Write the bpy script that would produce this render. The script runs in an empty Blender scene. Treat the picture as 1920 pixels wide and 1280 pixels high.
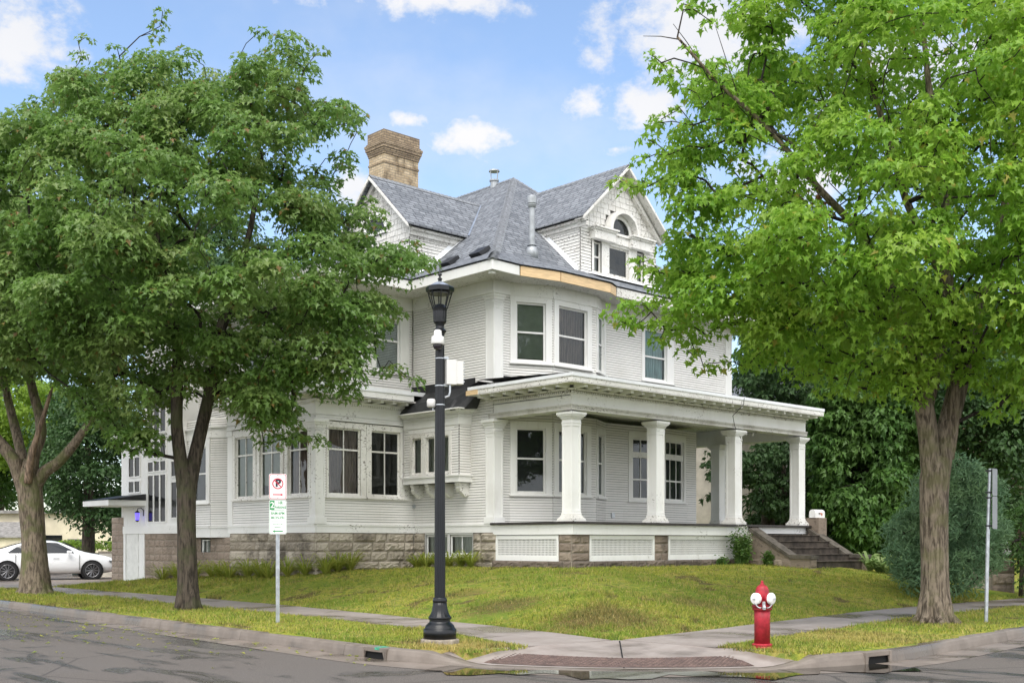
import bpy, math, random
import numpy as np
from mathutils import Vector, Matrix
R = math.radians
random.seed(7); rng = np.random.default_rng(7)
C = bpy.context.scene.collection
SC = bpy.context.scene

# ---------------------------------------------------------------- camera
# world axes follow the house: +x along its front, +y along its side, origin under the corner porch column
YAW = R(43.194)
CAM = np.array([-18.86, -18.10, 1.5]); F = 2144.0; YH = 1017.57; CX = 960.0
cd = bpy.data.cameras.new('camera'); cam = bpy.data.objects.new('camera', cd); C.objects.link(cam)
cam.location = CAM; cam.rotation_euler = (R(90), 0, -YAW)
cd.sensor_fit = 'HORIZONTAL'; cd.sensor_width = 36; cd.lens = F/1920*36
cd.shift_y = (YH-640)/1920; cd.clip_start = .1; cd.clip_end = 3000
SC.camera = cam
FW = np.array([math.sin(YAW), math.cos(YAW), 0.]); RT = np.array([math.cos(YAW), -math.sin(YAW), 0.]); UP = np.array([0, 0, 1.])
def at(u, v, D):                       # point seen at photo pixel (u, v), D metres ahead
    return CAM + FW*D + RT*((u-CX)/F*D) + UP*((YH-v)/F*D)

# ---------------------------------------------------------------- sky, sun, exposure
SUN_EL, SUN_AZ = R(56), R(222)         # azimuth of the sun, anticlockwise from +x
sun_dir = Vector((math.cos(SUN_EL)*math.cos(SUN_AZ), math.cos(SUN_EL)*math.sin(SUN_AZ), math.sin(SUN_EL)))
W = bpy.data.worlds.new('World'); SC.world = W; W.use_nodes = True
wt = W.node_tree; wt.nodes.clear()
def wn(t, **k):
    n = wt.nodes.new(t)
    for a, b in k.items(): setattr(n, a, b)
    return n
def wm(op, a, b=None, c=None):
    n = wn('ShaderNodeMath', operation=op)
    for i, x in enumerate((a, b, c)):
        if x is None: continue
        if isinstance(x, (int, float)): n.inputs[i].default_value = x
        else: wt.links.new(x, n.inputs[i])
    return n.outputs[0]
def wdot(vsock, d):
    n = wn('ShaderNodeVectorMath', operation='DOT_PRODUCT'); wt.links.new(vsock, n.inputs[0]); n.inputs[1].default_value = d
    return n.outputs['Value']
sky = wn('ShaderNodeTexSky', sky_type='NISHITA', sun_disc=False)
sky.sun_elevation = SUN_EL; sky.sun_rotation = math.atan2(sun_dir.x, sun_dir.y)
sky.air_density = 1.0; sky.dust_density = 1.6; sky.ozone_density = 1.0; sky.altitude = 250
SKY_STRENGTH = 0.138
tc = wn('ShaderNodeTexCoord'); DIR = tc.outputs['Generated']
def wnoise(scale, detail, rough=.55, off=(0, 0, 0)):
    mp = wn('ShaderNodeMapping'); mp.inputs['Location'].default_value = off; mp.inputs['Scale'].default_value = (1, 1, 1.5)
    wt.links.new(DIR, mp.inputs[0])
    n = wn('ShaderNodeTexNoise'); n.inputs['Scale'].default_value = scale; n.inputs['Detail'].default_value = detail
    n.inputs['Roughness'].default_value = rough; wt.links.new(mp.outputs[0], n.inputs['Vector'])
    return n.outputs['Fac']
n1 = wnoise(34, 9, .62); n2 = wnoise(5, 6, .55, (3, 1, 2)); n3 = wnoise(60, 5, .6, (1, 5, 2))
# cumulus: centre pixel, half width, half height (px), strength
BLOBS = [(40, 70, 95, 85, 1.0), (835, -6, 150, 42, 1.0), (890, 262, 78, 42, 1.0), (1110, 195, 50, 40, .95), (1220, 190, 85, 52, 1.05),
         (1330, 60, 170, 120, 1.15), (655, 345, 55, 38, .95), (1155, 280, 45, 13, .75), (770, 228, 60, 20, .7), (1130, 70, 45, 75, .6),
         (1500, 330, 130, 60, .9), (1700, 130, 200, 90, .85), (560, -70, 160, 60, .8), (-250, 300, 260, 120, .9), (2300, 250, 300, 150, .9)]
mask = None
for (u, v, ax, ay, s) in BLOBS:
    d = FW + RT*((u-CX)/F) + UP*((YH-v)/F); d /= np.linalg.norm(d)
    rr = np.cross(d, UP); rr /= np.linalg.norm(rr); uu = np.cross(rr, d)
    a = wm('DIVIDE', wdot(DIR, rr), ax/F); b = wm('DIVIDE', wdot(DIR, uu), ay/F)
    r2 = wm('SQRT', wm('ADD', wm('MULTIPLY', a, a), wm('MULTIPLY', b, b)))
    front = wm('GREATER_THAN', wdot(DIR, d), .3)
    m = wm('MULTIPLY', wm('MULTIPLY', wm('MAXIMUM', wm('SUBTRACT', 1.25, r2), 0), s), front)
    mask = m if mask is None else wm('MAXIMUM', mask, m)
# unseen broken cloud added behind and overhead to fill the front with light
back = wm('SUBTRACT', .80, wdot(DIR, tuple(FW*.92 + UP*.39)))
fill_cloud = wm('MULTIPLY', wm('MINIMUM', wm('MAXIMUM', wm('MULTIPLY', back, 2.2), 0), 1), .95)
mask = wm('MAXIMUM', mask, fill_cloud)
dens = wm('ADD', mask, wm('MULTIPLY', wm('SUBTRACT', n1, .5), 2.6))
dens = wm('ADD', dens, wm('MULTIPLY', wm('SUBTRACT', n3, .5), .35))
mr = wn('ShaderNodeMapRange', interpolation_type='SMOOTHSTEP'); wt.links.new(dens, mr.inputs[0])
mr.inputs[1].default_value = .12; mr.inputs[2].default_value = 1.05
wisp = wn('ShaderNodeMapRange', interpolation_type='SMOOTHSTEP'); wt.links.new(n2, wisp.inputs[0])
wisp.inputs[1].default_value = .48; wisp.inputs[2].default_value = .8; wisp.inputs[3].default_value = 0; wisp.inputs[4].default_value = .3
cover = wm('MAXIMUM', wm('MULTIPLY', mr.outputs[0], wm('MINIMUM', wm('MULTIPLY', mask, 6), .97)), wisp.outputs[0])
ccol = wn('ShaderNodeMixRGB'); wt.links.new(n2, ccol.inputs[0])
ccol.inputs[1].default_value = (.74, .77, .83, 1); ccol.inputs[2].default_value = (1.0, .975, .96, 1)
skyc = wn('ShaderNodeMixRGB', blend_type='MULTIPLY'); skyc.inputs[0].default_value = 1
wt.links.new(sky.outputs[0], skyc.inputs[1]); skyc.inputs[2].default_value = (1, 1, 1, 1)
bg1 = wn('ShaderNodeBackground'); wt.links.new(sky.outputs[0], bg1.inputs[0]); bg1.inputs[1].default_value = SKY_STRENGTH
bg2 = wn('ShaderNodeBackground'); wt.links.new(ccol.outputs[0], bg2.inputs[0]); wt.links.new(wm('ADD', .55, wm('MULTIPLY', wm('MINIMUM', wm('MAXIMUM', wm('MULTIPLY', wm('SUBTRACT', .72, wdot(DIR, tuple(FW*.92 + UP*.39))), 1.2), 0), 1), .78)), bg2.inputs[1])  # cloud glow boosted behind the camera as added fill for the facade
mx = wn('ShaderNodeMixShader'); wt.links.new(cover, mx.inputs[0]); wt.links.new(bg1.outputs[0], mx.inputs[1]); wt.links.new(bg2.outputs[0], mx.inputs[2])
wo = wn('ShaderNodeOutputWorld'); wt.links.new(mx.outputs[0], wo.inputs[0])
sl = bpy.data.lights.new('sun', 'SUN'); so = bpy.data.objects.new('sun', sl); C.objects.link(so)
sl.energy = 1.5; sl.angle = R(42); sl.color = (1, .955, .88)
so.rotation_euler = sun_dir.to_track_quat('Z', 'Y').to_euler(); so.location = (-10, -20, 40)
SC.view_settings.view_transform = 'Standard'; SC.view_settings.look = 'None'; SC.view_settings.gamma = 1
SC.view_settings.exposure = 0.98

SC.cycles.max_bounces = 6; SC.cycles.diffuse_bounces = 3; SC.cycles.glossy_bounces = 2; SC.cycles.transmission_bounces = 3; SC.cycles.transparent_max_bounces = 8

# ---------------------------------------------------------------- tagging and mesh helpers
ORG = {}
def tag(o, label=None, cat=None, group=None, kind=None):
    if label: o['label'] = label
    if cat: o['category'] = cat
    if group: o['group'] = group
    if kind: o['kind'] = kind
    return o
def thing(name, label, cat, loc=(0, 0, 0), rotz=0, group=None, local=False):
    o = bpy.data.objects.new(name, None); C.objects.link(o); o.empty_display_size = .3
    o.location = loc; o.rotation_euler = (0, 0, rotz)
    ORG[o.name] = np.zeros(3) if local else np.array(loc, float)
    return tag(o, label, cat, group)
def dup(root, loc, rotz=None, label=None):
    r = root.copy(); C.objects.link(r); r.location = loc
    if rotz is not None: r.rotation_euler = (0, 0, rotz)
    if label: r['label'] = label
    for ch in list(root.children):
        c = ch.copy(); C.objects.link(c); c.parent = r
        for g in list(ch.children):
            d = g.copy(); C.objects.link(d); d.parent = c
    return r
def raw_mesh(name, V, loops, starts, totals, mats, smooth=False, midx=None, uv=True):
    me = bpy.data.meshes.new(name)
    V = np.asarray(V, np.float32); loops = np.asarray(loops, np.int32)
    starts = np.asarray(starts, np.int32); totals = np.asarray(totals, np.int32)
    me.vertices.add(len(V)); me.vertices.foreach_set('co', V.ravel())
    me.loops.add(len(loops)); me.loops.foreach_set('vertex_index', loops)
    me.polygons.add(len(starts)); me.polygons.foreach_set('loop_start', starts); me.polygons.foreach_set('loop_total', totals)
    if midx is not None: me.polygons.foreach_set('material_index', np.asarray(midx, np.int32))
    me.update(calc_edges=True); me.validate()
    me.polygons.foreach_set('use_smooth', np.full(len(me.polygons), smooth))
    for m in (mats if isinstance(mats, (list, tuple)) else [mats]): me.materials.append(m)
    if uv: auto_uv(me)
    return me
def auto_uv(me):
    nl = len(me.loops)
    if nl == 0: return
    N = np.zeros(len(me.polygons)*3, np.float32); me.polygons.foreach_get('normal', N); N = N.reshape(-1, 3)
    tot = np.zeros(len(me.polygons), np.int32); me.polygons.foreach_get('loop_total', tot)
    vi = np.zeros(nl, np.int32); me.loops.foreach_get('vertex_index', vi)
    co = np.zeros(len(me.vertices)*3, np.float32); me.vertices.foreach_get('co', co); co = co.reshape(-1, 3)
    Hh = np.stack([-N[:, 1], N[:, 0], np.zeros(len(N))], 1); l = np.linalg.norm(Hh, axis=1)
    flat = l < 1e-3; Hh[flat] = (1, 0, 0); l[flat] = 1; Hh /= l[:, None]
    Vv = np.cross(N, Hh)
    Hl = np.repeat(Hh, tot, 0); Vl = np.repeat(Vv, tot, 0); P = co[vi]
    uvd = np.stack([(P*Hl).sum(1), (P*Vl).sum(1)], 1).astype(np.float32)
    lay = me.uv_layers.new(name='UVMap'); lay.data.foreach_set('uv', uvd.ravel())
def link_mesh(name, me, parent=None):
    o = bpy.data.objects.new(name, me); C.objects.link(o)
    if parent is not None: o.parent = parent; ORG[o.name] = ORG.get(parent.name, np.zeros(3))
    else: ORG[o.name] = np.zeros(3)
    return o
class MB:
    def __init__(s): s.v = []; s.f = []; s.mi = []; s.cur = 0
    def add(s, vs, fs):
        b = len(s.v); s.v += [tuple(map(float, p)) for p in vs]; s.f += [tuple(i+b for i in f) for f in fs]; s.mi += [s.cur]*len(fs)
    def poly(s, *pts): s.add(pts, [tuple(range(len(pts)))])
    def hexa(s, p): s.add(p, [(0, 3, 2, 1), (4, 5, 6, 7), (0, 1, 5, 4), (1, 2, 6, 5), (2, 3, 7, 6), (3, 0, 4, 7)])
    def box(s, x0, x1, y0, y1, z0, z1):
        s.hexa([(x0, y0, z0), (x1, y0, z0), (x1, y1, z0), (x0, y1, z0), (x0, y0, z1), (x1, y0, z1), (x1, y1, z1), (x0, y1, z1)])
    def fbox(s, fr, s0, s1, n0, n1, z0, z1):   # box in a wall frame: s along, n outward
        P = fr.pt
        s.hexa([P(s0, n1, z0), P(s1, n1, z0), P(s1, n0, z0), P(s0, n0, z0), P(s0, n1, z1), P(s1, n1, z1), P(s1, n0, z1), P(s0, n0, z1)])
    def prism(s, pts, vec):
        n = len(pts); vec = np.array(vec, float); a = [np.array(p, float) for p in pts]
        s.add(a+[p+vec for p in a], [tuple(range(n))[::-1], tuple(range(n, 2*n))]+[(i, (i+1) % n, (i+1) % n+n, i+n) for i in range(n)])
    def tube(s, pts, rad, n=8, cap=True, bump=None):
        pts = [np.array(p, float) for p in pts]; rad = [rad]*len(pts) if isinstance(rad, (int, float)) else rad
        ring = []; prev = None
        for i, p in enumerate(pts):
            t = pts[min(i+1, len(pts)-1)]-pts[max(i-1, 0)]; t /= (np.linalg.norm(t)+1e-9)
            if prev is None:
                a = np.array([1., 0, 0]) if abs(t[0]) < .8 else np.array([0, 1., 0])
                x = np.cross(t, a)
            else: x = prev-t*np.dot(prev, t)
            x /= (np.linalg.norm(x)+1e-9); prev = x; y = np.cross(t, x)
            for k in range(n):
                an = 2*math.pi*k/n; r = rad[i]*(bump(i, an) if bump else 1)
                ring.append(p+x*math.cos(an)*r+y*math.sin(an)*r)
        fs = [(i*n+k, i*n+(k+1) % n, (i+1)*n+(k+1) % n, (i+1)*n+k) for i in range(len(pts)-1) for k in range(n)]
        if cap: fs += [tuple(range(n))[::-1], tuple(range((len(pts)-1)*n, len(pts)*n))]
        s.add(ring, fs)
    def lathe(s, c, prof, n=24, axis=(0, 0, 1), flute=None):
        ax = Vector(axis).normalized(); q = Vector((0, 0, 1)).rotation_difference(ax); vs = []
        for i, (r, z) in enumerate(prof):
            for k in range(n):
                an = 2*math.pi*k/n; rr = r*(flute(i, k) if flute else 1)
                p = q @ Vector((rr*math.cos(an), rr*math.sin(an), z)); vs.append((p.x+c[0], p.y+c[1], p.z+c[2]))
        m = len(prof)
        fs = [(i*n+k, i*n+(k+1) % n, (i+1)*n+(k+1) % n, (i+1)*n+k) for i in range(m-1) for k in range(n)]
        fs += [tuple(range(n))[::-1], tuple(range((m-1)*n, m*n))]
        s.add(vs, fs)
    def build(s, name, m, parent=None, smooth=False, bevel=0):
        V = np.array(s.v, float).reshape(-1, 3)
        if parent is not None: V = V-ORG.get(parent.name, np.zeros(3))
        tot = [len(f) for f in s.f]; st = np.concatenate([[0], np.cumsum(tot)[:-1]]) if tot else []
        me = raw_mesh(name, V, [i for f in s.f for i in f], st, tot, m, smooth, s.mi if isinstance(m, (list, tuple)) else None)
        o = link_mesh(name, me, parent)
        if bevel:
            md = o.modifiers.new('bevel', 'BEVEL'); md.width = bevel; md.segments = 2; md.limit_method = 'ANGLE'; md.angle_limit = R(40)
        return o
class Fr:                                # wall frame: origin, direction along (viewer's left to right), outward normal
    def __init__(s, p, q):
        s.p = np.array(p, float); d = np.array(q, float)-s.p; s.len = float(np.hypot(*d)); s.t = d/s.len; s.n = np.array([s.t[1], -s.t[0]])
    def pt(s, a, n, z):
        w = s.p+s.t*a+s.n*n; return (w[0], w[1], z)
def text_mesh(txt, size, depth=.002, bold=0.0, spacing=1.0):
    cu = bpy.data.curves.new('txt', 'FONT'); cu.body = txt; cu.size = size; cu.align_x = 'CENTER'; cu.align_y = 'CENTER'
    cu.extrude = depth; cu.offset = bold; cu.space_character = spacing
    o = bpy.data.objects.new('txt', cu); C.objects.link(o)
    dg = bpy.context.evaluated_depsgraph_get(); me = o.evaluated_get(dg).to_mesh()
    vs = [tuple(v.co) for v in me.vertices]; fs = [tuple(p.vertices) for p in me.polygons]
    o.evaluated_get(dg).to_mesh_clear(); bpy.data.objects.remove(o); bpy.data.curves.remove(cu)
    return vs, fs
# ---------------------------------------------------------------- materials
class NT:
    def __init__(s, name):
        s.m = bpy.data.materials.new(name); s.m.use_nodes = True; s.t = s.m.node_tree; s.t.nodes.clear()
        s.out = s.n('ShaderNodeOutputMaterial'); s.b = s.n('ShaderNodeBsdfPrincipled'); s.link(s.b.outputs[0], s.out.inputs[0])
        s._tc = None
    def n(s, t, **k):
        x = s.t.nodes.new(t)
        for a, b in k.items(): setattr(x, a, b)
        return x
    def link(s, a, b): s.t.links.new(a, b)
    def set(s, sock, v):
        if hasattr(v, 'is_linked') or hasattr(v, 'links'): s.link(v, sock)
        else: sock.default_value = v if not (isinstance(v, (tuple, list)) and len(v) == 3 and sock.type == 'RGBA') else (*v, 1)
    def tc(s, kind='Object', scale=(1, 1, 1), rot=(0, 0, 0), loc=(0, 0, 0)):
        if s._tc is None: s._tc = s.n('ShaderNodeTexCoord')
        mp = s.n('ShaderNodeMapping'); mp.inputs['Scale'].default_value = scale; mp.inputs['Rotation'].default_value = rot; mp.inputs['Location'].default_value = loc
        s.link(s._tc.outputs[kind], mp.inputs[0]); return mp.outputs[0]
    def noise(s, vec, scale, detail=5, rough=.55, dist=0):
        x = s.n('ShaderNodeTexNoise'); s.link(vec, x.inputs['Vector']); x.inputs['Scale'].default_value = scale
        x.inputs['Detail'].default_value = detail; x.inputs['Roughness'].default_value = rough; x.inputs['Distortion'].default_value = dist
        return x.outputs['Fac']
    def ramp(s, f, lo, hi, a=0., b=1., smooth=True):
        x = s.n('ShaderNodeMapRange', interpolation_type='SMOOTHSTEP' if smooth else 'LINEAR'); s.link(f, x.inputs[0])
        x.inputs[1].default_value = lo; x.inputs[2].default_value = hi; x.inputs[3].default_value = a; x.inputs[4].default_value = b
        return x.outputs[0]
    def mix(s, f, a, b, blend='MIX'):
        x = s.n('ShaderNodeMixRGB', blend_type=blend); s.set(x.inputs[0], f); s.set(x.inputs[1], a); s.set(x.inputs[2], b); return x.outputs[0]
    def math(s, op, a, b=0.0):
        x = s.n('ShaderNodeMath', operation=op); s.set(x.inputs[0], a); s.set(x.inputs[1], b); return x.outputs[0]
    def bump(s, h, strength=.5, dist=.01, prev=None):
        x = s.n('ShaderNodeBump'); x.inputs['Strength'].default_value = strength; x.inputs['Distance'].default_value = dist
        s.link(h, x.inputs['Height'])
        if prev is not None: s.link(prev, x.inputs['Normal'])
        return x.outputs[0]
    def done(s, col=None, rough=None, normal=None, spec=None, metal=None):
        if col is not None: s.set(s.b.inputs['Base Color'], col)
        if rough is not None: s.set(s.b.inputs['Roughness'], rough)
        if normal is not None: s.link(normal, s.b.inputs['Normal'])
        if spec is not None: s.set(s.b.inputs['Specular IOR Level'], spec)
        if metal is not None: s.set(s.b.inputs['Metallic'], metal)
        return s.m
def simple(name, col, rough=.6, var=.12, vs=6, spec=.4, metal=0, bump=0, bscale=60, stretch=(1, 1, 1)):
    t = NT(name); v = t.tc('Object', stretch); f = t.noise(v, vs, 6)
    c = t.mix(t.ramp(f, .3, .7), tuple(x*(1-var) for x in col), tuple(min(1, x*(1+var)) for x in col))
    nm = t.bump(t.noise(v, bscale, 4), bump, .004) if bump else None
    return t.done(c, rough, nm, spec, metal)
def paint(name, base, grime=(.46, .44, .39), amount=.35, peel=.0, rough=.5):
    t = NT(name); v = t.tc('Object'); vz = t.tc('Object', (3.5, 3.5, .5)); 
    f = t.noise(v, .9, 6, .6); g = t.noise(vz, 2.2, 7, .65)
    c = t.mix(t.math('MULTIPLY', t.ramp(f, .42, .78), amount), base, grime)
    c = t.mix(t.math('MULTIPLY', t.ramp(g, .52, .8), amount*.9), c, grime)
    if peel:
        p = t.noise(t.tc('Object', (1, 1, 1.6)), 14, 8, .7); q = t.noise(v, 1.1, 4, .5)
        k = t.math('MULTIPLY', t.ramp(p, .56, .62), t.ramp(q, .62-peel*.35, .82-peel*.35))
        c = t.mix(k, c, (.13, .11, .09))
    return t.done(c, rough, t.bump(t.noise(v, 30, 5), .12, .004), .3)
def brick(name, w, h, c1, c2, mortar, msize=.012, rough=.85, bump=.6, off=.5, var=(.25, .22, .2), varamt=.35, stains=None, bias=0.):
    t = NT(name); v = t.tc('UV'); b = t.n('ShaderNodeTexBrick'); t.link(v, b.inputs['Vector'])
    b.offset = off; b.inputs['Scale'].default_value = 1; b.inputs['Mortar Size'].default_value = msize; b.inputs['Brick Width'].default_value = w
    b.inputs['Row Height'].default_value = h; b.inputs['Bias'].default_value = bias; b.inputs['Mortar Smooth'].default_value = .15
    for k, c in (('Color1', c1), ('Color2', c2), ('Mortar', mortar)): b.inputs[k].default_value = (*c, 1)
    o = t.tc('Object'); f = t.noise(o, 2.3, 6, .6)
    c = t.mix(t.math('MULTIPLY', t.ramp(f, .4, .75), varamt), b.outputs['Color'], var)
    if stains: c = t.mix(t.math('MULTIPLY', t.ramp(t.noise(t.tc('Object', (1.5, 1.5, .6)), 1.7, 6, .65), .5, .68), .8), c, stains)
    nm = t.bump(t.math('SUBTRACT', 1., b.outputs['Fac']), bump, .01); nm = t.bump(t.noise(o, 45, 5, .7), .4, .006, nm)
    return t.done(c, rough, nm, .2)
M = {}
M['siding'] = paint('siding paint', (.80, .79, .765), (.52, .50, .45), .30, .0)
M['trim'] = paint('trim paint', (.84, .84, .825), (.54, .52, .47), .32, .22)
M['trimold'] = paint('old trim paint', (.80, .79, .76), (.40, .37, .32), .5, .75)
M['gablepaint'] = paint('weathered gable paint', (.76, .75, .72), (.36, .33, .29), .6, .85)
M['shade_sheathing'] = simple('dark wall sheathing', (.06, .057, .052), .95, .3)  # coloured dark so the gaps between boards read as lip shadow
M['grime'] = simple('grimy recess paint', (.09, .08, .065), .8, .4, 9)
M['trimdirty'] = paint('grimy moulding paint', (.66, .645, .60), (.30, .28, .23), .75, .5)
M['newwood'] = simple('bare new wood', (.72, .52, .30), .6, .12, 4, stretch=(1, 1, 8))
M['flash'] = simple('white metal flashing', (.80, .82, .85), .35, .05, 3)
M['galv'] = simple('galvanised steel', (.48, .51, .54), .38, .2, 9, .5, .75)
M['tin'] = simple('grey vent pipe', (.34, .36, .38), .45, .15, 6, .5, .4)
M['tar'] = simple('black tar paper', (.018, .019, .022), .55, .4, 5, .5, 0, .5, 18)
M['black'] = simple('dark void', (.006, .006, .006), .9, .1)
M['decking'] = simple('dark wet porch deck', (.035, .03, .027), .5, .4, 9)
M['interior'] = simple('dark room', (.045, .04, .036), .9, .2)
M['screen'] = simple('dark insect screen', (.035, .036, .038), .75, .25, 1.3)
M['blind'] = simple('grey green roller blind', (.30, .33, .28), .7, .15, 2)
M['curtain_brown'] = simple('brown curtain', (.27, .20, .175), .9, .35, 7, stretch=(3, 3, .3))
M['curtain_teal'] = simple('teal curtain', (.36, .55, .56), .9, .25, 7, stretch=(3, 3, .3))
M['curtain_pale'] = simple('pale curtain', (.72, .72, .68), .9, .2, 7, stretch=(3, 3, .3))
M['venetian'] = simple('pale slat blind', (.80, .81, .81), .7, .1, 3)
def glass_mat(name, tint, refl):
    t = NT(name); t.t.nodes.remove(t.b)
    tr = t.n('ShaderNodeBsdfTransparent'); tr.inputs[0].default_value = (*tint, 1)
    gl = t.n('ShaderNodeBsdfGlossy'); gl.inputs['Roughness'].default_value = .02
    gl.inputs[0].default_value = (.85, .9, .92, 1)
    lw = t.n('ShaderNodeFresnel'); lw.inputs[0].default_value = 1.5
    nz = t.noise(t.tc('Object'), 1.4, 2); nm = t.bump(nz, .12, .05); t.link(nm, gl.inputs['Normal'])
    f = t.math('MULTIPLY', lw.outputs[0], refl)
    mx = t.n('ShaderNodeMixShader'); t.link(f, mx.inputs[0]); t.link(tr.outputs[0], mx.inputs[1]); t.link(gl.outputs[0], mx.inputs[2])
    t.link(mx.outputs[0], t.out.inputs[0]); return t.m
M['glass'] = glass_mat('window glass', (.75, .79, .77), 1.1)
M['clear'] = glass_mat('lantern glass', (.93, .95, .96), .9)
def shingle_mat():
    t = NT('grey asphalt shingles'); v = t.tc('UV')
    b = t.n('ShaderNodeTexBrick'); t.link(v, b.inputs['Vector']); b.offset = .37; b.offset_frequency = 2; b.squash = .7; b.squash_frequency = 3
    b.inputs['Scale'].default_value = 1; b.inputs['Brick Width'].default_value = .31; b.inputs['Row Height'].default_value = .135
    b.inputs['Mortar Size'].default_value = .014; b.inputs['Mortar Smooth'].default_value = .1; b.inputs['Bias'].default_value = -.1
    b.inputs['Color1'].default_value = (.14, .152, .172, 1); b.inputs['Color2'].default_value = (.255, .272, .30, 1); b.inputs['Mortar'].default_value = (.045, .048, .055, 1)
    w = t.noise(t.tc('UV', (1.6, 7, 1)), 1.0, 3)
    c = t.mix(t.math('MULTIPLY', t.ramp(w, .38, .7), .25), b.outputs['Color'], (.285, .30, .32))
    c = t.mix(t.math('MULTIPLY', t.ramp(t.noise(t.tc('Object'), .7, 5), .45, .7), .3), c, (.12, .13, .145))
    g = t.noise(t.tc('Object'), 120, 3)
    nm = t.bump(t.math('SUBTRACT', 1., b.outputs['Fac']), .7, .02); nm = t.bump(g, .35, .004, nm)
    return t.done(c, .82, nm, .25)
M['shingle'] = shingle_mat()
M['ridgecap'] = simple('ridge cap shingles', (.21, .222, .24), .8, .3, 14, .25, 0, .5, 90)
M['chimney'] = brick('buff chimney brick', .22, .075, (.40, .30, .185), (.55, .44, .30), (.30, .265, .21), .011, .9, .6, .5, (.22, .16, .10), .55, (.10, .075, .05))
M['corbel'] = brick('chimney cap brick', .22, .075, (.26, .195, .13), (.37, .285, .195), (.16, .13, .10), .013, .9, .6, .5, (.12, .09, .07), .7)
M['clay'] = simple('red clay pot', (.42, .15, .08), .8)
def stone_mat(name, c1, c2, dark, damp):
    t = NT(name); o = t.tc('Object'); ri = t.n('ShaderNodeNewGeometry').outputs['Random Per Island']
    c = t.mix(ri, c1, c2); f = t.noise(o, 7, 8, .68)
    c = t.mix(t.math('MULTIPLY', t.ramp(f, .5, .72), .75), c, dark)
    c = t.mix(t.math('MULTIPLY', t.ramp(t.noise(o, .9, 5, .6), .47, .66), damp), c, (.075, .065, .052))
    sv = t.tc('Object', (1, 1, 6)); nm = t.bump(t.noise(sv, 9, 8, .65), .8, .03); nm = t.bump(t.noise(o, 60, 4), .4, .005, nm)
    return t.done(c, .88, nm, .2)
M['stone'] = stone_mat('rock faced limestone', (.35, .305, .245), (.53, .475, .395), (.17, .14, .11), .9)
M['brownstone'] = stone_mat('brown pier stone', (.22, .175, .14), (.34, .28, .225), (.10, .085, .07), .6)
M['dampstone'] = stone_mat('damp dark base stone', (.11, .09, .075), (.19, .155, .125), (.05, .05, .04), .6)
M['cmu'] = stone_mat('split face block', (.33, .265, .215), (.37, .30, .245), (.24, .19, .15), .35)
M['mortar'] = simple('mortar', (.33, .29, .24), .95, .25, 8, .2, 0, .5, 60)
M['steps'] = simple('wet dark concrete steps', (.062, .049, .038), .85, .5, 5, .4, 0, .6, 40)
M['coping'] = simple('mossy grey coping', (.105, .092, .075), .7, .4, 6, .3, 0, .6, 40)
def concrete(name, c1, c2, wetcol, rough=.7, wet=.5, ws=.55):
    t = NT(name); o = t.tc('Object'); f = t.noise(o, 3, 7, .6); c = t.mix(t.ramp(f, .3, .7), c1, c2)
    c = t.mix(t.math('MULTIPLY', t.ramp(t.noise(o, 38, 5, .7), .55, .75), .45), c, tuple(x*.55 for x in c1))
    wv = t.ramp(t.noise(o, ws, 5, .55, .3), .47, .60); k = t.math('MULTIPLY', wv, wet)
    c = t.mix(k, c, wetcol)
    rg = t.ramp(k, 0, 1, rough, .16, False)
    return t.done(c, rg, t.bump(t.noise(o, 70, 5), .2, .004), .4)
M['sidewalk'] = concrete('damp concrete pavement', (.265, .225, .20), (.325, .285, .26), (.15, .122, .104), .62, .85, .5)
M['curb'] = concrete('damp concrete kerb', (.165, .138, .115), (.22, .188, .16), (.085, .07, .056), .6, .8, .7)
M['gutter'] = concrete('wet concrete gutter', (.19, .155, .13), (.25, .21, .18), (.10, .083, .066), .45, 1.0, .9)
M['drive'] = concrete('worn concrete driveway', (.20, .165, .135), (.26, .22, .185), (.12, .10, .085), .7, .8, .35)
M['plinth'] = simple('rough concrete plinth', (.27, .235, .19), .9, .25, 14, .2, 0, .7, 60)
def road_mat():
    t = NT('damp asphalt road'); o = t.tc('Object'); agg = t.n('ShaderNodeTexVoronoi'); t.link(o, agg.inputs['Vector']); agg.inputs['Scale'].default_value = 75
    sp = t.noise(o, 85, 4, .75); c = t.mix(t.ramp(sp, .42, .64), (.050, .044, .039), (.245, .214, .188))
    c = t.mix(t.math('MULTIPLY', t.ramp(t.noise(o, .35, 5, .55), .4, .65), .4), c, (.125, .115, .106))
    st = t.noise(t.tc('Object', (1.4, .22, 1)), .8, 6, .6, .6); wet = t.ramp(st, .51, .58)
    st2 = t.ramp(t.noise(o, .55, 6, .6, .5), .56, .64); wet = t.math('MAXIMUM', wet, st2)
    c = t.mix(t.math('MULTIPLY', wet, .72), c, (.034, .033, .032))
    vc = t.n('ShaderNodeTexVoronoi', feature='DISTANCE_TO_EDGE'); t.link(t.tc('Object'), vc.inputs['Vector']); vc.inputs['Scale'].default_value = .22
    ck = t.ramp(vc.outputs['Distance'], .0, .006, 1., 0.); c = t.mix(t.math('MULTIPLY', ck, .6), c, (.02, .02, .02))
    rg = t.ramp(wet, 0, 1, .88, .15, False)
    nm = t.bump(agg.outputs['Distance'], .35, .006); nm = t.bump(sp, .25, .004, nm)
    return t.done(c, rg, nm, .3)
M['road'] = road_mat()
def water_mat():
    t = NT('puddle water'); o = t.tc('Object'); return t.done((.02, .018, .014), .03, t.bump(t.noise(o, 6, 3), .02, .01), .6)
M['water'] = water_mat()
M['tactile'] = simple('rusty tactile plate', (.115, .075, .062), .55, .3, 9, .5)
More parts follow.
